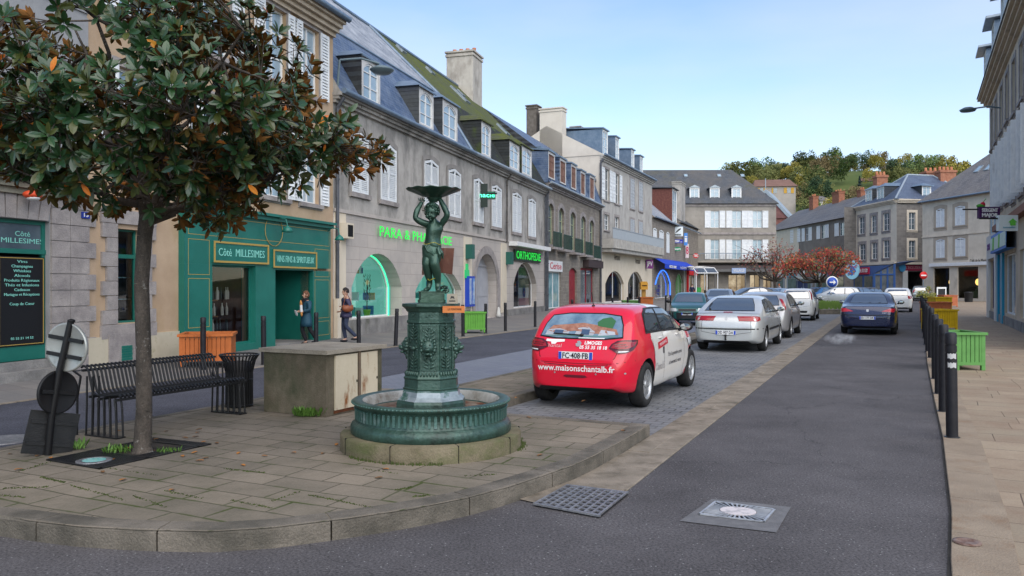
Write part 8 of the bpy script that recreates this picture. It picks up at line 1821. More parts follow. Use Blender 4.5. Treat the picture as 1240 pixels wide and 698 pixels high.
def proj(c,poly,side,off,m,name='panel',cuts=2,parent=None,thick=0,quads=None,mi=None):
    """drape a flat outline on the body: side 'rear' (y,z), 'front' (y,z), 'left'/'right' (x,z), 'top' (x,y)"""
    bm=bmesh.new()
    if quads is None:
        for t in tessellate_polygon([[Vector((p[0],p[1],0)) for p in poly]]):bm.faces.new([bm.verts.new((poly[i][0],poly[i][1],0)) for i in t])
    else:
        vv,ff=quads;bv=[bm.verts.new((p[0],p[1],0)) for p in vv]
        for f in ff:
            try:bm.faces.new([bv[i] for i in f])
            except Exception:pass
    bmesh.ops.remove_doubles(bm,verts=bm.verts,dist=1e-5)
    if cuts:bmesh.ops.triangulate(bm,faces=bm.faces)
    for _ in range(cuts):bmesh.ops.subdivide_edges(bm,edges=[e for e in bm.edges if e.calc_length() > .06],cuts=1,use_grid_fill=False);bmesh.ops.triangulate(bm,faces=bm.faces)
    D={'rear':((1,0,0),lambda a,b:(-2,a,b)),'front':((-1,0,0),lambda a,b:(c.L+2,a,b)),'right':((0,1,0),lambda a,b:(a,-3,b)),'left':((0,-1,0),lambda a,b:(a,3,b)),'top':((0,0,-1),lambda a,b:(a,b,4))}
    q7=.70711;D['dL']=((q7,-q7,0),lambda a,b:(a*q7-2*q7,a*q7+2*q7,b));D['dR']=((q7,q7,0),lambda a,b:(a*q7-2*q7,-a*q7-2*q7,b))
    if side not in D:side='rear'
    d=Vector(D[side][0]);miss=[]
    for v in bm.verts:
        o_=Vector(D[side][1](v.co.x,v.co.y));h=c.bvh.ray_cast(o_,d)
        if h[0] is None:miss.append(v);continue
        v.co=h[0]+h[1]*off
    bmesh.ops.delete(bm,geom=miss,context='VERTS')
    for f in bm.faces:
        f.normal_update()
        if f.normal.dot(d) > 0:f.normal_flip()
        f.smooth=True
    me=bpy.data.meshes.new(name);bm.to_mesh(me);bm.free();me.materials.append(m);o=bpy.data.objects.new(name,me);COL.objects.link(o)
    o.parent=parent or c.e;o.location=c.off if parent is None else (0,0,0);return o
def strip2(pts,w):
    """ribbon along a 2-D line"""
    vv=[];ff=[]
    for i,p in enumerate(pts):
        a=Vector(pts[max(0,i-1)]);b=Vector(pts[min(len(pts)-1,i+1)]);d=(b-a).normalized();n=Vector((-d.y,d.x))*w/2;q=Vector(p);vv += [q-n,q+n]
    ff=[(2*i,2*i+2,2*i+3,2*i+1) for i in range(len(pts)-1)];return vv,ff
def dense(pts,st=.08):
    out_=[]
    for a,b in zip(pts,pts[1:]):
        n=max(1,int((Vector(b)-Vector(a)).length/st))
        for i in range(n):out_.append(tuple(Vector(a).lerp(Vector(b),i/n)))
    return out_+[pts[-1]]
def gap(c,pts,side,w=.008,m=None,name='panel_gap',parent=None,off=.0025):return proj(c,None,side,off,m or M_gap,name,0,parent=parent,quads=strip2(dense(pts),w))
def ptext(c,txt,side,y,z,size,w,m,mirror=False,off=.006,bold=0,name='lettering',rot=0,parent=None):
    mb=text_mb(txt,size,0,w=w,bold=bold);s=-1 if side in ('rear',) else 1
    if side == 'left':s=-1
    ca,sa=math.cos(rot),math.sin(rot);best=[(y+s*(v[0]*ca-v[1]*sa),z+v[0]*sa+v[1]*ca) for v in mb.v];return proj(c,None,side,off,m,name,0,parent=parent,quads=(best,mb.f))
def rpoly(y0,y1,z0,z1,r=.02,n=3):
    out_=[]
    for cx,cz,a0 in ((y1-r,z0+r,-90),(y1-r,z1-r,0),(y0+r,z1-r,90),(y0+r,z0+r,180)):
        for i in range(n+1):a=R(a0+90*i/n);out_.append((cx+r*math.cos(a),cz+r*math.sin(a)))
    return out_
def plate(c,side,z,txt,w=.50,h=.105,y=0,x=None):
    fr=-1 if side == 'rear' else 1
    hit=c.bvh.ray_cast(Vector((-2 if fr < 0 else c.L+2,y,z)),Vector((1 if fr < 0 else -1,0,0)));px_=hit[0].x+fr*.012
    T=Matrix.Translation((px_,y,z)) @ Matrix.Rotation(R(-90) if fr < 0 else R(90),4,'Z') @ Matrix.Rotation(R(-4),4,'X');mb=MB();mb.box((0,0,0),(w,.010,h),T=T);p_=mb.build('number_plate',M_plate,c.e,loc=c.off)
    mb=MB();[mb.box((s*(w/2-.024),-.006,0),(.044,.004,h-.008),T=T) for s in (-1,1)];mb.build('plate_band',M_pblue,p_)
    mb=text_mb(txt,h*.98,.001,w=w*.76,bold=.002,T=T @ Matrix.Translation((0,-.0075,-.002)) @ Matrix.Rotation(R(90),4,'X'));mb.build('lettering',M_ink,p_)
def mirror_(c,x,z,s,m):
    mb=MB();y=s*(c.hw-.02);mb.ell((x,y+s*.11,z+.03),(.065,.11,.075),nu=14,nv=10);mb.tube((x+.03,y-.02*s,z-.03),(x+.02,y+s*.06,z),.025,n=8,m=1);o=mb.build('wing_mirror',[m,M_trim],c.e,loc=c.off);g_=MB();g_.slab([(x-.0,0),(x+.01,0),(x+.01,.01)],0,.001);T=Matrix.Translation((x-.064,y+s*.115,z+.03)) @ Matrix.Rotation(R(-90),4,'Y');q=MB();q.lathe([(.062,0),(0,.004)],16,T=T @ Matrix.Diagonal((.8,1.3,1,1)));q.build('mirror_glass',M_cglass,o)
def handles(c,xs,z,m,s):
    for x in xs:
        hit=c.bvh.ray_cast(Vector((x,s*3,z)),Vector((0,-s,0)))
        if hit[0] is not None:mb=MB();mb.ell(hit[0]+Vector((0,s*.012,0)),(.085,.018,.016),nu=12,nv=6);mb.build('door_handle',m,c.e,loc=c.off)
def wiper(c,pts,side='rear'):
    vs=[]
    for y,z in pts:
        h=c.bvh.ray_cast(Vector((-2 if side == 'rear' else c.L+2,y,z)),Vector((1 if side == 'rear' else -1,0,0)))
        if h[0] is not None:vs.append(h[0]+h[1]*.022)
    mb=MB();mb.path(vs,.009,6);mb.ell(vs[0],(.022,.03,.022),nu=8,nv=6);mb.build('wiper',M_trim,c.e,loc=c.off)
def mirrorpoly(P):return [(-y,z) for y,z in P]

HD=math.atan2(.903,.4275)
# ---------------------------------------------------------------- red hatchback with white doors
top208=[(0,.60),(.04,.74),(.12,.84),(.20,.98),(.38,1.22),(.60,1.385),(.95,1.432),(1.5,1.44),(2.05,1.41),(2.55,1.23),(3.02,1.01),(3.4,.94),(3.75,.80),(3.92,.66),(3.97,.50)]
belt208=[(0,.93),(.3,1.00),(1.2,.985),(2.4,.94),(3.0,.93),(4,.8)]
M_rp_=paint('car_red',(.56,.006,.028));M_wp=paint('car_white',(.62,.60,.56))
c=car('red hatchback with white door panels and company lettering parked nearest, behind the fountain',(1.17,11.50),HD-R(1.0),3.88,1.67,1.44,.70,2.54,top208,belt208,M_rp_,plan=[(0,.64),(.05,.77),(.14,.875),(.32,.95),(.65,.99),(1.8,1),(2.9,.985),(3.4,.92),(3.75,.78),(3.9,.55)],wr=.315,zb=.21,rim_spokes=9,lv=3)
hw=c.hw
# rear window with a printed picture of a house: sky, roof, walls
rw=[(-.60,.995),(-.36,.970),(.36,.970),(.60,.995),(.565,1.15),(.50,1.262),(.25,1.292),(-.25,1.292),(-.50,1.262),(-.565,1.15)]
proj(c,grow(rw,.018),'rear',.003,M_gap,'window_seal',3);rwo=proj(c,rw,'rear',.006,pmat('print_sky',(.07,.13,.20),(.17,.25,.32),scale=5,rough=.08,spec=.8),'rear_window',3)
for P,mm,nm in (([(.52,1.06),(.40,1.03),(.10,1.06),(-.20,1.03),(-.54,1.02),(-.50,1.09),(-.30,1.13),(0,1.17),(.20,1.15),(.45,1.13)],pmat('print_roof',(.22,.085,.05),(.34,.17,.11),scale=12,rough=.1,spec=.7),'printed_roof'),
                  ([(.54,1.0),(.20,.99),(.18,1.05),(.34,1.09),(.52,1.07)],pmat('print_wall',(.36,.38,.41),(.28,.30,.34),scale=6,rough=.1),'printed_wall'),
                  ([(.10,1.0),(-.18,1.0),(-.20,1.05),(-.08,1.12),(.06,1.10)],pmat('print_wall',(.6,.62,.64),rough=.1),'printed_wall'),([(-.25,1.0),(-.50,1.02),(-.48,1.06),(-.28,1.08)],pmat('print_wall2',(.35,.38,.42),rough=.1),'printed_wall'),
                  ([(.42,1.01),(.28,1.005),(.27,1.065),(.40,1.07)],pmat('print_window',(.05,.08,.14),rough=.08),'printed_window'),([(.0,1.01),(-.12,1.01),(-.12,1.08),(0,1.085)],pmat('print_window',(.05,.08,.14),rough=.08),'printed_window'),([(.52,.985),(-.5,.985),(-.5,1.005),(.52,1.0)],pmat('print_green',(.10,.20,.20),rough=.1),'printed_garden'),
                  ([(-.22,1.13),(-.44,1.10),(-.46,1.20),(-.38,1.25),(-.26,1.23),(-.20,1.18)],pmat('print_tree',(.04,.12,.05),rough=.1),'printed_tree')):proj(c,P,'rear',.0075+.0006*len(nm) % .003 + (.0015 if 'window' in nm or 'tree' in nm else 0),mm,nm,2,parent=rwo)
# lamps
tl=[(.40,.845),(.475,.775),(.585,.79),(.70,.83),(.79,.90),(.81,.955),(.735,.96),(.60,.955),(.52,.945),(.445,.90)]
for s in (1,-1):
    dd_='dL' if s > 0 else 'dR';o=proj(c,tl,dd_,.010,M_lredd,'tail_light',3);q=[(.42,.845),(.49,.835),(.60,.845),(.72,.885),(.77,.935),(.70,.93),(.60,.935),(.53,.925),(.46,.89)];proj(c,q,dd_,.015,M_lred,'red_lens',2,parent=o);q=[(.48,.790),(.57,.800),(.62,.815),(.57,.814),(.49,.806)];proj(c,q,dd_,.016,M_lclear,'reverse_lens',1,parent=o);[proj(c,None,dd_,.019,M_lredd,'lens_bar',0,parent=o,quads=strip2(dense([(.47,z_),(.58,z_+.005),(.70,z_+.035)]),.009)) for z_ in (.862,.888)]
proj(c,[(-.52,.315),(.52,.315),(.62,.245),(-.62,.245)],'rear',.010,M_trim,'lower_bumper',3)
gap(c,[(-.58,.93),(-.60,.86),(-.55,.72),(-.45,.62),(0,.60),(.45,.62),(.55,.72),(.60,.86),(.58,.93)],'rear');gap(c,[(-.86,.69),(-.5,.645),(0,.635),(.5,.645),(.86,.69)],'rear',.006)
plate(c,'rear',.735,'FC·408·FB',.50,.11,.01)
M_wt=flat('white_vinyl',(.68,.66,.66),.4)
ptext(c,'www.maisonschantalb.fr','rear',.0,.565,.115,1.12,M_wt,bold=.002);ptext(c,'LIMOGES','rear',-.21,.905,.062,.25,M_wt,bold=.002);ptext(c,'05 55 35 18 18','rear',-.22,.845,.062,.40,M_wt,bold=.0015)
proj(c,[(.50,.945),(.22,.945),(.22,.915),(.33,.905),(.35,.88),(.41,.88),(.42,.91),(.50,.915)],'rear',.005,M_wt,'vinyl_emblem',1);ptext(c,'Chantal','rear',.38,.858,.07,.26,flat('pink_vinyl',(.55,.3,.32),.4));proj(c,[(.035,.86),(.0,.85),(-.03,.865),(-.04,.90),(-.01,.93),(.03,.925),(.02,.90),(.045,.895)],'rear',.010,M_hub,'emblem',1)
proj(c,[(-.14,.478),(.14,.478),(.18,.455),(.12,.44),(-.12,.44),(-.18,.455)],'rear',.004,flat('shadow_slot',(.10,.006,.015),.5),'bumper_slot',1)
for y,z in ((-.68,.52),(-.3,.50),(.3,.50),(.68,.52)):proj(c,rpoly(y-.012,y+.012,z-.012,z+.012,.011),'rear',.004,M_hub,'parking_sensor',0)
proj(c,[(-.36,.962),(.02,.962),(.02,.972),(-.36,.972)][::1],'rear',.012,M_wt,'window_strip',2)
wiper(c,[(-.02,1.0),(.12,1.005),(.40,1.015)])
mb=MB();h=c.bvh.ray_cast(Vector((.72,0,3)),Vector((0,0,-1)))[0];mb.ell(h,(.035,.025,.022),nu=10,nv=6);mb.path([h,h+Vector((-.03,0,.08)),h+Vector((-.07,0,.20))],.006,6);mb.build('aerial',M_trim,c.e,loc=c.off)
# right side: white vinyl doors, windows, lettering
for sd in ('right','left'):
    Wd=[(1.02,.30),(2.72,.30),(3.02,.42),(3.05,.72),(2.90,.965),(2.45,1.02),(1.55,1.035),(.95,1.03),(.88,.95),(.98,.80),(1.05,.60)];proj(c,Wd,sd,.002,M_wp,'white_door_panel',4)
    rf_=[(.66,1.385),(1.0,1.43),(1.6,1.44),(2.1,1.40),(2.3,1.34),(2.1,1.37),(1.5,1.40),(.9,1.38)]
    g1=[(.76,1.045),(1.44,1.045),(1.46,1.345),(1.15,1.345),(.92,1.27),(.78,1.13)];g2=[(1.53,1.04),(2.20,1.03),(2.20,1.28),(2.05,1.335),(1.54,1.35)];g3=[(2.24,1.025),(2.62,1.01),(2.24,1.25)]
    proj(c,[(.70,1.02),(1.5,1.015),(2.72,.985),(2.25,1.30),(2.06,1.365),(1.5,1.378),(1.1,1.37),(.86,1.29)],sd,.005,M_trim,'window_surround',4)
    for P in (g1,g2,g3):proj(c,P,sd,.010,M_cglass,'side_window',3)
    gap(c,[(1.50,.27),(1.50,1.04)],sd,off=.005);gap(c,[(2.60,.30),(2.72,.55),(2.70,.98)],sd,off=.005);gap(c,[(.98,.60),(1.02,.72),(.90,.98)],sd,off=.005);gap(c,[(1.0,.27),(2.62,.27)],sd,off=.005)
    proj(c,[(1.0,.215),(2.78,.215),(2.78,.31),(1.0,.31)],sd,.008,M_wp,'sill',3)
sx=1
ptext(c,'Chantal B.','right',1.30,.52,.16,.46,flat('grey_vinyl',(.30,.28,.28),.5),off=.006);ptext(c,'Et si la première porte','right',2.12,.66,.085,.82,flat('dark_vinyl',(.05,.05,.06),.5),off=.006,bold=.001);ptext(c,"s'ouvrait à vous",'right',2.12,.53,.085,.72,flat('dark_vinyl',(.05,.05,.06),.5),off=.006,bold=.001)
proj(c,[(1.18,.77),(1.70,.83),(1.70,.93),(1.18,.87)],'right',.006,M_rp_,'red_band',2);ptext(c,'MAISONS','right',1.44,.85,.06,.36,M_wt,off=.008,rot=.11);proj(c,[(1.42,.70),(1.50,.70),(1.50,.80),(1.42,.79)],'right',.006,flat('dark_vinyl',(.05,.05,.06),.5),'vinyl_door',1)
handles(c,(1.32,2.30),.935,M_wp,-1);mirror_(c,2.42,1.02,-1,M_trim);mirror_(c,2.42,1.02,1,M_trim)
proj(c,[(1.35,-.62),(2.05,-.60),(2.05,.60),(1.35,.62),(1.0,.3),(1.0,-.3)],'top',.003,M_wp,'white_roof_panel',4)
proj(c,[(-.55,1.06),(.55,1.06),(.48,1.36),(-.48,1.36)],'front',.006,M_cglass,'windscreen',3)
for s in (1,-1):proj(c,[(s*.5,.66),(s*.8,.70),(s*.8,.84),(s*.6,.80)],'front',.012,M_lclear,'headlight',2)
proj(c,[(-.45,.42),(.45,.42),(.4,.56),(-.4,.56)],'front',.008,M_trim,'grille',2)

def hull(P):
    P=sorted(set(P));H_=[]
    for Q in (P,P[::-1]):
        h=[]
        for p in Q:
            while len(h) > 1 and (h[-1][0]-h[-2][0])*(p[1]-h[-2][1])-(h[-1][1]-h[-2][1])*(p[0]-h[-2][0]) <= 0:h.pop()
            h.append(p)
        H_ += h[:-1]
    return H_
def generic(c,belt_z,roof_z,rear_glass,rear_lamps,front=False,win_x=(.7,2.5),lampm=None,platez=.55,bump=None,rub=None,ptxt='',rub_m=None,hand=True,sides=('left','right'),lampside=None,mirm=None,tailgap=True,bstr=None):
    z0,z1=belt_z,roof_z;xa,xb=win_x
    proj(c,grow(rear_glass,.015),'rear',.003,M_gap,'window_seal',3);proj(c,rear_glass,'rear',.006,M_cglass,'rear_window',3)
    for L_ in rear_lamps:
        for dd_ in ('dL','dR'):proj(c,[((y+.05)*.707,z) for y,z in L_]+([((x+c.hw-.03)*.707,z) for x,z in lampside] if lampside else []) if False else hull([((y+.05)*.707,z) for y,z in L_]+[((x+c.hw-.03)*.707,z) for x,z in (lampside or [])]),dd_,.010,lampm or M_lred,'tail_light',2)
    for sd in sides:
        cl_=lambda Q:[(x,min(z,lerp_pts(c.top,x)-.085)) for x,z in Q];xm=xa+(xb-xa)*.42;P=[(xa,z0+.03),(xb+.30,z0),(xb-.18,z1-.03),(xa+.35,z1-.015),(xa+.12,z1-.14)]
        proj(c,cl_(grow(P,.012)),sd,.004,M_trim,'window_surround',3);proj(c,cl_([(xa+.03,z0+.045),(xm-.03,z0+.035),(xm-.03,z1-.04),(xa+.36,z1-.045),(xa+.15,z1-.16)]),sd,.009,M_cglass,'side_window',2);proj(c,cl_([(xm+.03,z0+.035),(xb+.24,z0+.02),(xb-.20,z1-.06),(xm+.03,z1-.04)]),sd,.009,M_cglass,'side_window',2)
        gap(c,[(xm,.28),(xm,z0)],sd,off=.004);gap(c,[(xb+.12,.3),(xb+.22,z0)],sd,off=.004);gap(c,[(xa+.30,.45),(xa+.22,z0)],sd,off=.004)
        if rub:proj(c,[(c.ro+.42,rub-.03),(c.ro+c.wb-.42,rub-.03),(c.ro+c.wb-.42,rub+.03),(c.ro+.42,rub+.03)],sd,.010,rub_m or M_trim,'rub_strip',3)
    if bstr is not None:gap(c,[(-c.hw+.03,bstr),(0,bstr-.01),(c.hw-.03,bstr)],'rear',.028,M_trim,'bumper_strip',off=.008)
    if tailgap:gap(c,[(-.60,z0-.02),(-.62,platez+.02),(0,platez-.08),(.62,platez+.02),(.60,z0-.02)],'rear')
    proj(c,[(-.6,.24),(.6,.24),(.55,.30),(-.55,.30)],'rear',.008,M_trim,'lower_bumper',2)
    fz=z0+.06;proj(c,[(-.60,fz),(.60,fz),(.50,z1-.04),(-.50,z1-.04)],'front',.006,M_cglass,'windscreen',3)
    for s in (1,-1):proj(c,[(s*.42,.60),(s*.78,.60),(s*.80,.74),(s*.45,.72)],'front',.012,M_lclear,'headlight',2)
    proj(c,[(-.36,.60),(.36,.60),(.36,.70),(-.36,.70)],'front',.008,M_trim,'grille',1);proj(c,[(-.6,.30),(.6,.30),(.6,.38),(-.6,.38)],'front',.008,M_trim,'lower_grille',1)
    if hand:handles(c,(xa+.42,xb-.30),z0-.09,mirm or M_trim,-1);handles(c,(xa+.42,xb-.30),z0-.09,mirm or M_trim,1)
    for s in (-1,1):mirror_(c,xb-.02,z0+.05,s,mirm or M_trim)
    if ptxt:plate(c,'rear',platez,ptxt)
# ---------------------------------------------------------------- silver sloping-back saloon
M_sil=paint('car_silver',(.46,.48,.48),metal=.35,rough=.32);M_sil2=paint('car_grey',(.34,.34,.35),metal=.4,rough=.3)
topL=[(0,.62),(.04,.78),(.10,.92),(.30,.985),(.55,1.06),(.95,1.24),(1.35,1.39),(1.9,1.43),(2.4,1.42),(2.85,1.25),(3.35,1.0),(4.0,.90),(4.4,.76),(4.55,.6)]
c=car('silver five-door car with a sloping tailgate parked in front of the red hatchback',(5.80,20.95),HD-R(.5),4.56,1.77,1.43,.92,2.75,topL,[(0,.9),(.6,.96),(2.5,.93),(4.5,.8)],M_sil,wr=.31)
generic(c,.96,1.40,[(-.62,1.045),(.62,1.045),(.56,1.20),(.46,1.335),(-.46,1.335),(-.56,1.20)],[[(.32,.79),(.84,.79),(.86,.91),(.34,.905)]],win_x=(1.0,2.9),platez=.50,ptxt='DD 907 DA',rub=.55,bstr=.60,lampside=[(.02,.81),(.20,.82),(.18,.90),(.03,.90)],mirm=M_sil)
proj(c,[(-.12,.985),(.12,.985),(.11,1.005),(-.11,1.005)],'rear',.014,M_lred,'brake_light',1);gap(c,[(-.78,.965),(0,.995),(.78,.965)],'rear',.012,M_sil2,'spoiler_edge',off=.01);proj(c,[(0,.80),(.035,.85),(0,.90),(-.035,.85)],'rear',.01,M_hub,'emblem',0)
mb=MB();mb.tube((-.02,0,.33),(.2,0,.33),.025,n=8);mb.tube((-.03,0,.33),(-.03,0,.42),.02,n=8);mb.ell((-.03,0,.43),(.03,.03,.03));mb.build('tow_ball',M_trim,c.e,loc=c.off);wiper(c,[(.5,1.06),(.55,1.12),(.52,1.22)])
# ---------------------------------------------------------------- grey hatchback
topF=[(0,.60),(.04,.80),(.10,.95),(.22,1.08),(.42,1.28),(.65,1.40),(1.1,1.47),(1.8,1.49),(2.4,1.44),(2.9,1.20),(3.3,1.02),(3.9,.90),(4.2,.74),(4.34,.58)]
c=car('grey metallic hatchback with upright red and clear tail lights, third in the parked row',(8.22,26.1),HD-R(.5),4.34,1.83,1.49,.80,2.64,topF,[(0,.98),(.6,1.02),(2.5,.97),(4.3,.8)],M_sil2,wr=.325)
generic(c,1.0,1.44,[(-.58,1.06),(.58,1.06),(.54,1.22),(.46,1.345),(-.46,1.345),(-.54,1.22)],[[(.80,.92),(.91,.92),(1.025,1.24),(.94,1.26)]],win_x=(.72,2.6),platez=.72,ptxt='CK 218 PX',mirm=M_sil2,lampside=None)
# ---------------------------------------------------------------- small white upright hatchback
M_wh=paint('car_white_b',(.62,.63,.62));topP=[(0,.6),(.03,.85),(.08,1.02),(.20,1.28),(.34,1.46),(.7,1.53),(1.4,1.54),(2.0,1.50),(2.5,1.26),(2.85,1.08),(3.3,.96),(3.5,.8),(3.6,.6)]
c=car('small white upright hatchback with tall red tail lights at the head of the parked row',(13.75,38.3),HD-R(0),3.6,1.62,1.54,.62,2.30,topP,[(0,1.0),(2.5,.98),(3.6,.85)],M_wh,wr=.285)
generic(c,1.0,1.49,[(-.56,1.06),(.56,1.06),(.52,1.30),(.46,1.40),(-.46,1.40),(-.52,1.30)],[[(.70,1.0),(.80,1.0),(.91,1.42),(.83,1.42)]],win_x=(.45,2.15),platez=.70,ptxt='',mirm=M_wh)
proj(c,[(-.45,.38),(.45,.38),(.5,.48),(-.5,.48)],'rear',.01,M_trim,'bumper_insert',2)
# ---------------------------------------------------------------- dark blue saloon driving away
M_nav=paint('car_navy',(.012,.018,.055),metal=.3,rough=.25,dirt=0);top6=[(0,.60),(.04,.80),(.08,.96),(.20,1.0),(.75,1.04),(1.15,1.22),(1.55,1.38),(2.0,1.45),(2.6,1.45),(3.1,1.30),(3.65,1.02),(4.4,.90),(4.75,.74),(4.87,.6)]
c=car('dark blue saloon with wide red tail lights driving away with exhaust vapour',(12.55,28.0),math.atan2(1,.50),4.87,1.83,1.45,1.06,2.80,top6,[(0,.93),(1,.96),(3,.93),(4.8,.8)],M_nav,wr=.32)
generic(c,.98,1.41,[(-.60,1.07),(.60,1.07),(.52,1.27),(.44,1.365),(-.44,1.365),(-.52,1.27)],[[(.42,.80),(.84,.78),(.88,.90),(.70,.90)]],win_x=(1.15,3.15),lampm=pmat('tail_bright',(.50,.015,.03),rough=.15,spec=.7),platez=.58,ptxt='EN 177 DR',mirm=M_nav,bstr=.68,lampside=[(.02,.79),(.3,.84),(.3,.90),(.02,.90)])
proj(c,[(.04,.80),(.0,.78),(-.04,.80),(-.03,.87),(.03,.87)],'rear',.01,M_hub,'emblem',0);ptext(c,'607','rear',-.52,.745,.05,.14,M_hub,off=.012)
mb=MB();rr_=random.Random(6)
# ---------------------------------------------------------------- white hatchback ahead of it
topS=[(0,.6),(.03,.85),(.08,1.0),(.25,1.22),(.42,1.42),(.8,1.51),(1.5,1.53),(2.2,1.48),(2.75,1.22),(3.15,1.05),(3.7,.94),(4.0,.8),(4.08,.6)]
c=car('white hatchback with squarish red tail lights driving ahead of the dark blue saloon',(24.3,50.2),math.atan2(1,.50),4.08,1.75,1.53,.72,2.59,topS,[(0,1.0),(2.5,.98),(4,.85)],M_wh,wr=.32)
generic(c,1.0,1.48,[(-.60,1.06),(.60,1.06),(.55,1.28),(.48,1.39),(-.48,1.39),(-.55,1.28)],[[(.60,.84),(.83,.84),(.80,1.02),(.62,1.02)]],win_x=(.6,2.4),platez=.75,ptxt='',mirm=M_wh,lampside=[(.04,.84),(.26,.86),(.3,1.02),(.10,1.02)])
# ---------------------------------------------------------------- grey people carrier farther on
c=car('grey people carrier farther up the street beside the no entry sign',(43.4,84.5),math.atan2(1,.50),4.3,1.8,1.62,.75,2.6,[(a,b*1.06 if b > .9 else b) for a,b in topS[:-2]]+[(4.1,.85),(4.3,.6)],[(0,1.02),(2.5,1.0),(4.3,.85)],paint('car_grey_green',(.22,.24,.22),metal=.5),wr=.32)
generic(c,1.04,1.56,[(-.60,1.10),(.60,1.10),(.55,1.34),(.48,1.46),(-.48,1.46),(-.55,1.34)],[[(.64,.9),(.82,.9),(.76,1.2),(.62,1.2)]],win_x=(.6,2.5),hand=False)
# ---------------------------------------------------------------- silver small car seen from the side
c=car('small silver hatchback turning left with its brake lights lit',(26.4,61.5),R(152),3.6,1.62,1.53,.62,2.42,topP,[(0,1.0),(2.5,.98),(3.6,.85)],M_sil,wr=.30)
generic(c,.98,1.49,[(-.56,1.06),(.56,1.06),(.52,1.30),(.46,1.40),(-.46,1.40),(-.52,1.30)],[[(.55,.82),(.74,.84),(.74,1.0),(.58,.98)]],win_x=(.45,2.2),lampm=pmat('tail_lit',(.85,.06,.04),rough=.2,emit=.6),lampside=[(.04,.84),(.26,.88),(.2,1.0),(.08,1.0)],mirm=M_sil)
# ---------------------------------------------------------------- teal green hatchback facing us
M_teal=paint('car_teal',(.012,.085,.085),metal=.3,rough=.3);top3=[(0,.6),(.03,.82),(.10,.98),(.35,1.22),(.55,1.33),(1.0,1.385),(1.7,1.38),(2.1,1.34),(2.55,1.12),(2.85,.95),(3.35,.86),(3.62,.74),(3.70,.58)]
c=car('dark teal hatchback facing us on the side road, with a black bumper',(8.15,36.0),math.atan2(-1,-.30),3.70,1.62,1.385,.62,2.42,top3,[(0,.92),(2.5,.88),(3.7,.75)],M_teal,wr=.285)
generic(c,.91,1.33,[(-.55,1.0),(.55,1.0),(.5,1.2),(.44,1.27),(-.44,1.27),(-.5,1.2)],[[(.6,.75),(.78,.75),(.76,.9),(.6,.9)]],win_x=(.6,2.25),hand=False)
proj(c,[(-.80,.30),(.80,.30),(.80,.545),(-.80,.545)],'front',.02,M_trim,'front_bumper',3)
plate(c,'front',.50,'4821 XS 19',.46,.10);mb=MB()
# ---------------------------------------------------------------- silver blue car behind it, mostly hidden
c=car('silver blue car facing us, half hidden behind the silver saloon',(12.3,46.8),math.atan2(-1,-.33),4.4,1.8,1.47,.85,2.7,topF,[(0,.98),(.6,1.02),(2.5,.97),(4.3,.8)],paint('car_silverblue',(.26,.31,.36),metal=.5),wr=.32)
generic(c,1.0,1.42,[(-.58,1.06),(.58,1.06),(.54,1.22),(.46,1.345),(-.46,1.345),(-.54,1.22)],[[(.66,.90),(.80,.90),(.74,1.25),(.62,1.30)]],win_x=(.72,2.6),hand=False)
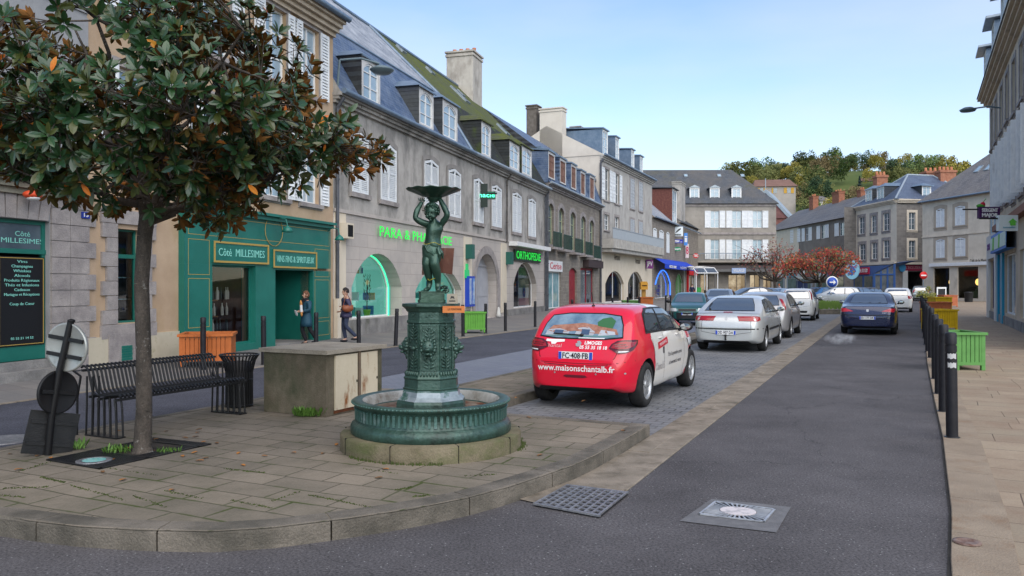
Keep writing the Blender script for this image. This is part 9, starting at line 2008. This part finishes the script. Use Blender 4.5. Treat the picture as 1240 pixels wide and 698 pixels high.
# ---------------------------------------------------------------- cars parked across the square
far=[((907-CX)/F*60,60,R(195),topS,'black hatchback parked sideways below the large grey house',(.012,.014,.016)),((926-CX)/F*62,63,R(215),topF,'blue grey car parked right beside the black hatchback',(.10,.16,.24)),((944-CX)/F*66,66,R(225),topL,'pale blue car parked behind the blue grey one',(.22,.30,.38)),
       ((992-CX)/F*72,72,R(215),topF,'bright blue car behind the small silver hatchback',(.03,.12,.28)),((1040-CX)/F*68,68,R(30),topS,'dark blue estate behind the small silver hatchback',(.02,.035,.08)),((1054-CX)/F*76,76,R(30),topF,'dark car parked at the blue shopfront',(.02,.02,.03))]
for x,y,yw,tp_,lb,colr in far:
    L_=tp_[-1][0];c=car(lb,(x+1.2*math.cos(yw+math.pi),y+1.2*math.sin(yw+math.pi)),yw,L_,1.76,max(p[1] for p in tp_),.75,L_-1.5,tp_,[(0,.98),(2.5,.95),(4.3,.8)],paint('car_far_%d' % int(sum(colr)*1000),colr,metal=.3),wr=.31)
    generic(c,.99,max(p[1] for p in tp_)-.05,[(-.58,1.06),(.58,1.06),(.52,1.24),(.46,1.33),(-.46,1.33),(-.52,1.24)],[[(.62,.86),(.8,.86),(.78,1.0),(.64,1.0)]],win_x=(.75,2.5),hand=False)
# exhaust vapour behind the dark blue saloon
m,t,b=nodes('exhaust_vapour');t.nodes.remove(b);vo=t.nodes.new('ShaderNodeVolumePrincipled');vo.inputs['Color'].default_value=(.9,.92,.95,1)
tc=t.nodes.new('ShaderNodeTexCoord');nz=t.nodes.new('ShaderNodeTexNoise');nz.inputs['Scale'].default_value=5.5;nz.inputs['Detail'].default_value=4;ml=t.nodes.new('ShaderNodeMath');ml.operation='MULTIPLY_ADD';ml.inputs[1].default_value=34;ml.inputs[2].default_value=-15;ml.use_clamp=False;mxm=t.nodes.new('ShaderNodeMath');mxm.operation='MAXIMUM';mxm.inputs[1].default_value=.0
t.links.new(tc.outputs['Object'],nz.inputs['Vector']);t.links.new(nz.outputs['Fac'],ml.inputs[0]);t.links.new(ml.outputs[0],mxm.inputs[0]);gs=t.nodes.new('ShaderNodeTexGradient');gs.gradient_type='SPHERICAL';gm=t.nodes.new('ShaderNodeMapping');gm.inputs['Scale'].default_value=(2,2.85,5.8);t.links.new(tc.outputs['Object'],gm.inputs[0]);t.links.new(gm.outputs[0],gs.inputs[0]);g2_=t.nodes.new('ShaderNodeMath');g2_.operation='MULTIPLY';t.links.new(gs.outputs[1],g2_.inputs[0]);t.links.new(mxm.outputs[0],g2_.inputs[1]);t.links.new(g2_.outputs[0],vo.inputs['Density']);t.links.new(vo.outputs[0],t.nodes['Material Output'].inputs['Volume'])
mb=MB();p=at(1018,411,.2);mb.ell((0,0,0),(.50,.35,.17),nu=16,nv=10);o=mb.build('exhaust_vapour',m,kind='stuff');o.location=(p.x,p.y,.21);tag(o,'small puff of white exhaust vapour behind the dark blue saloon')
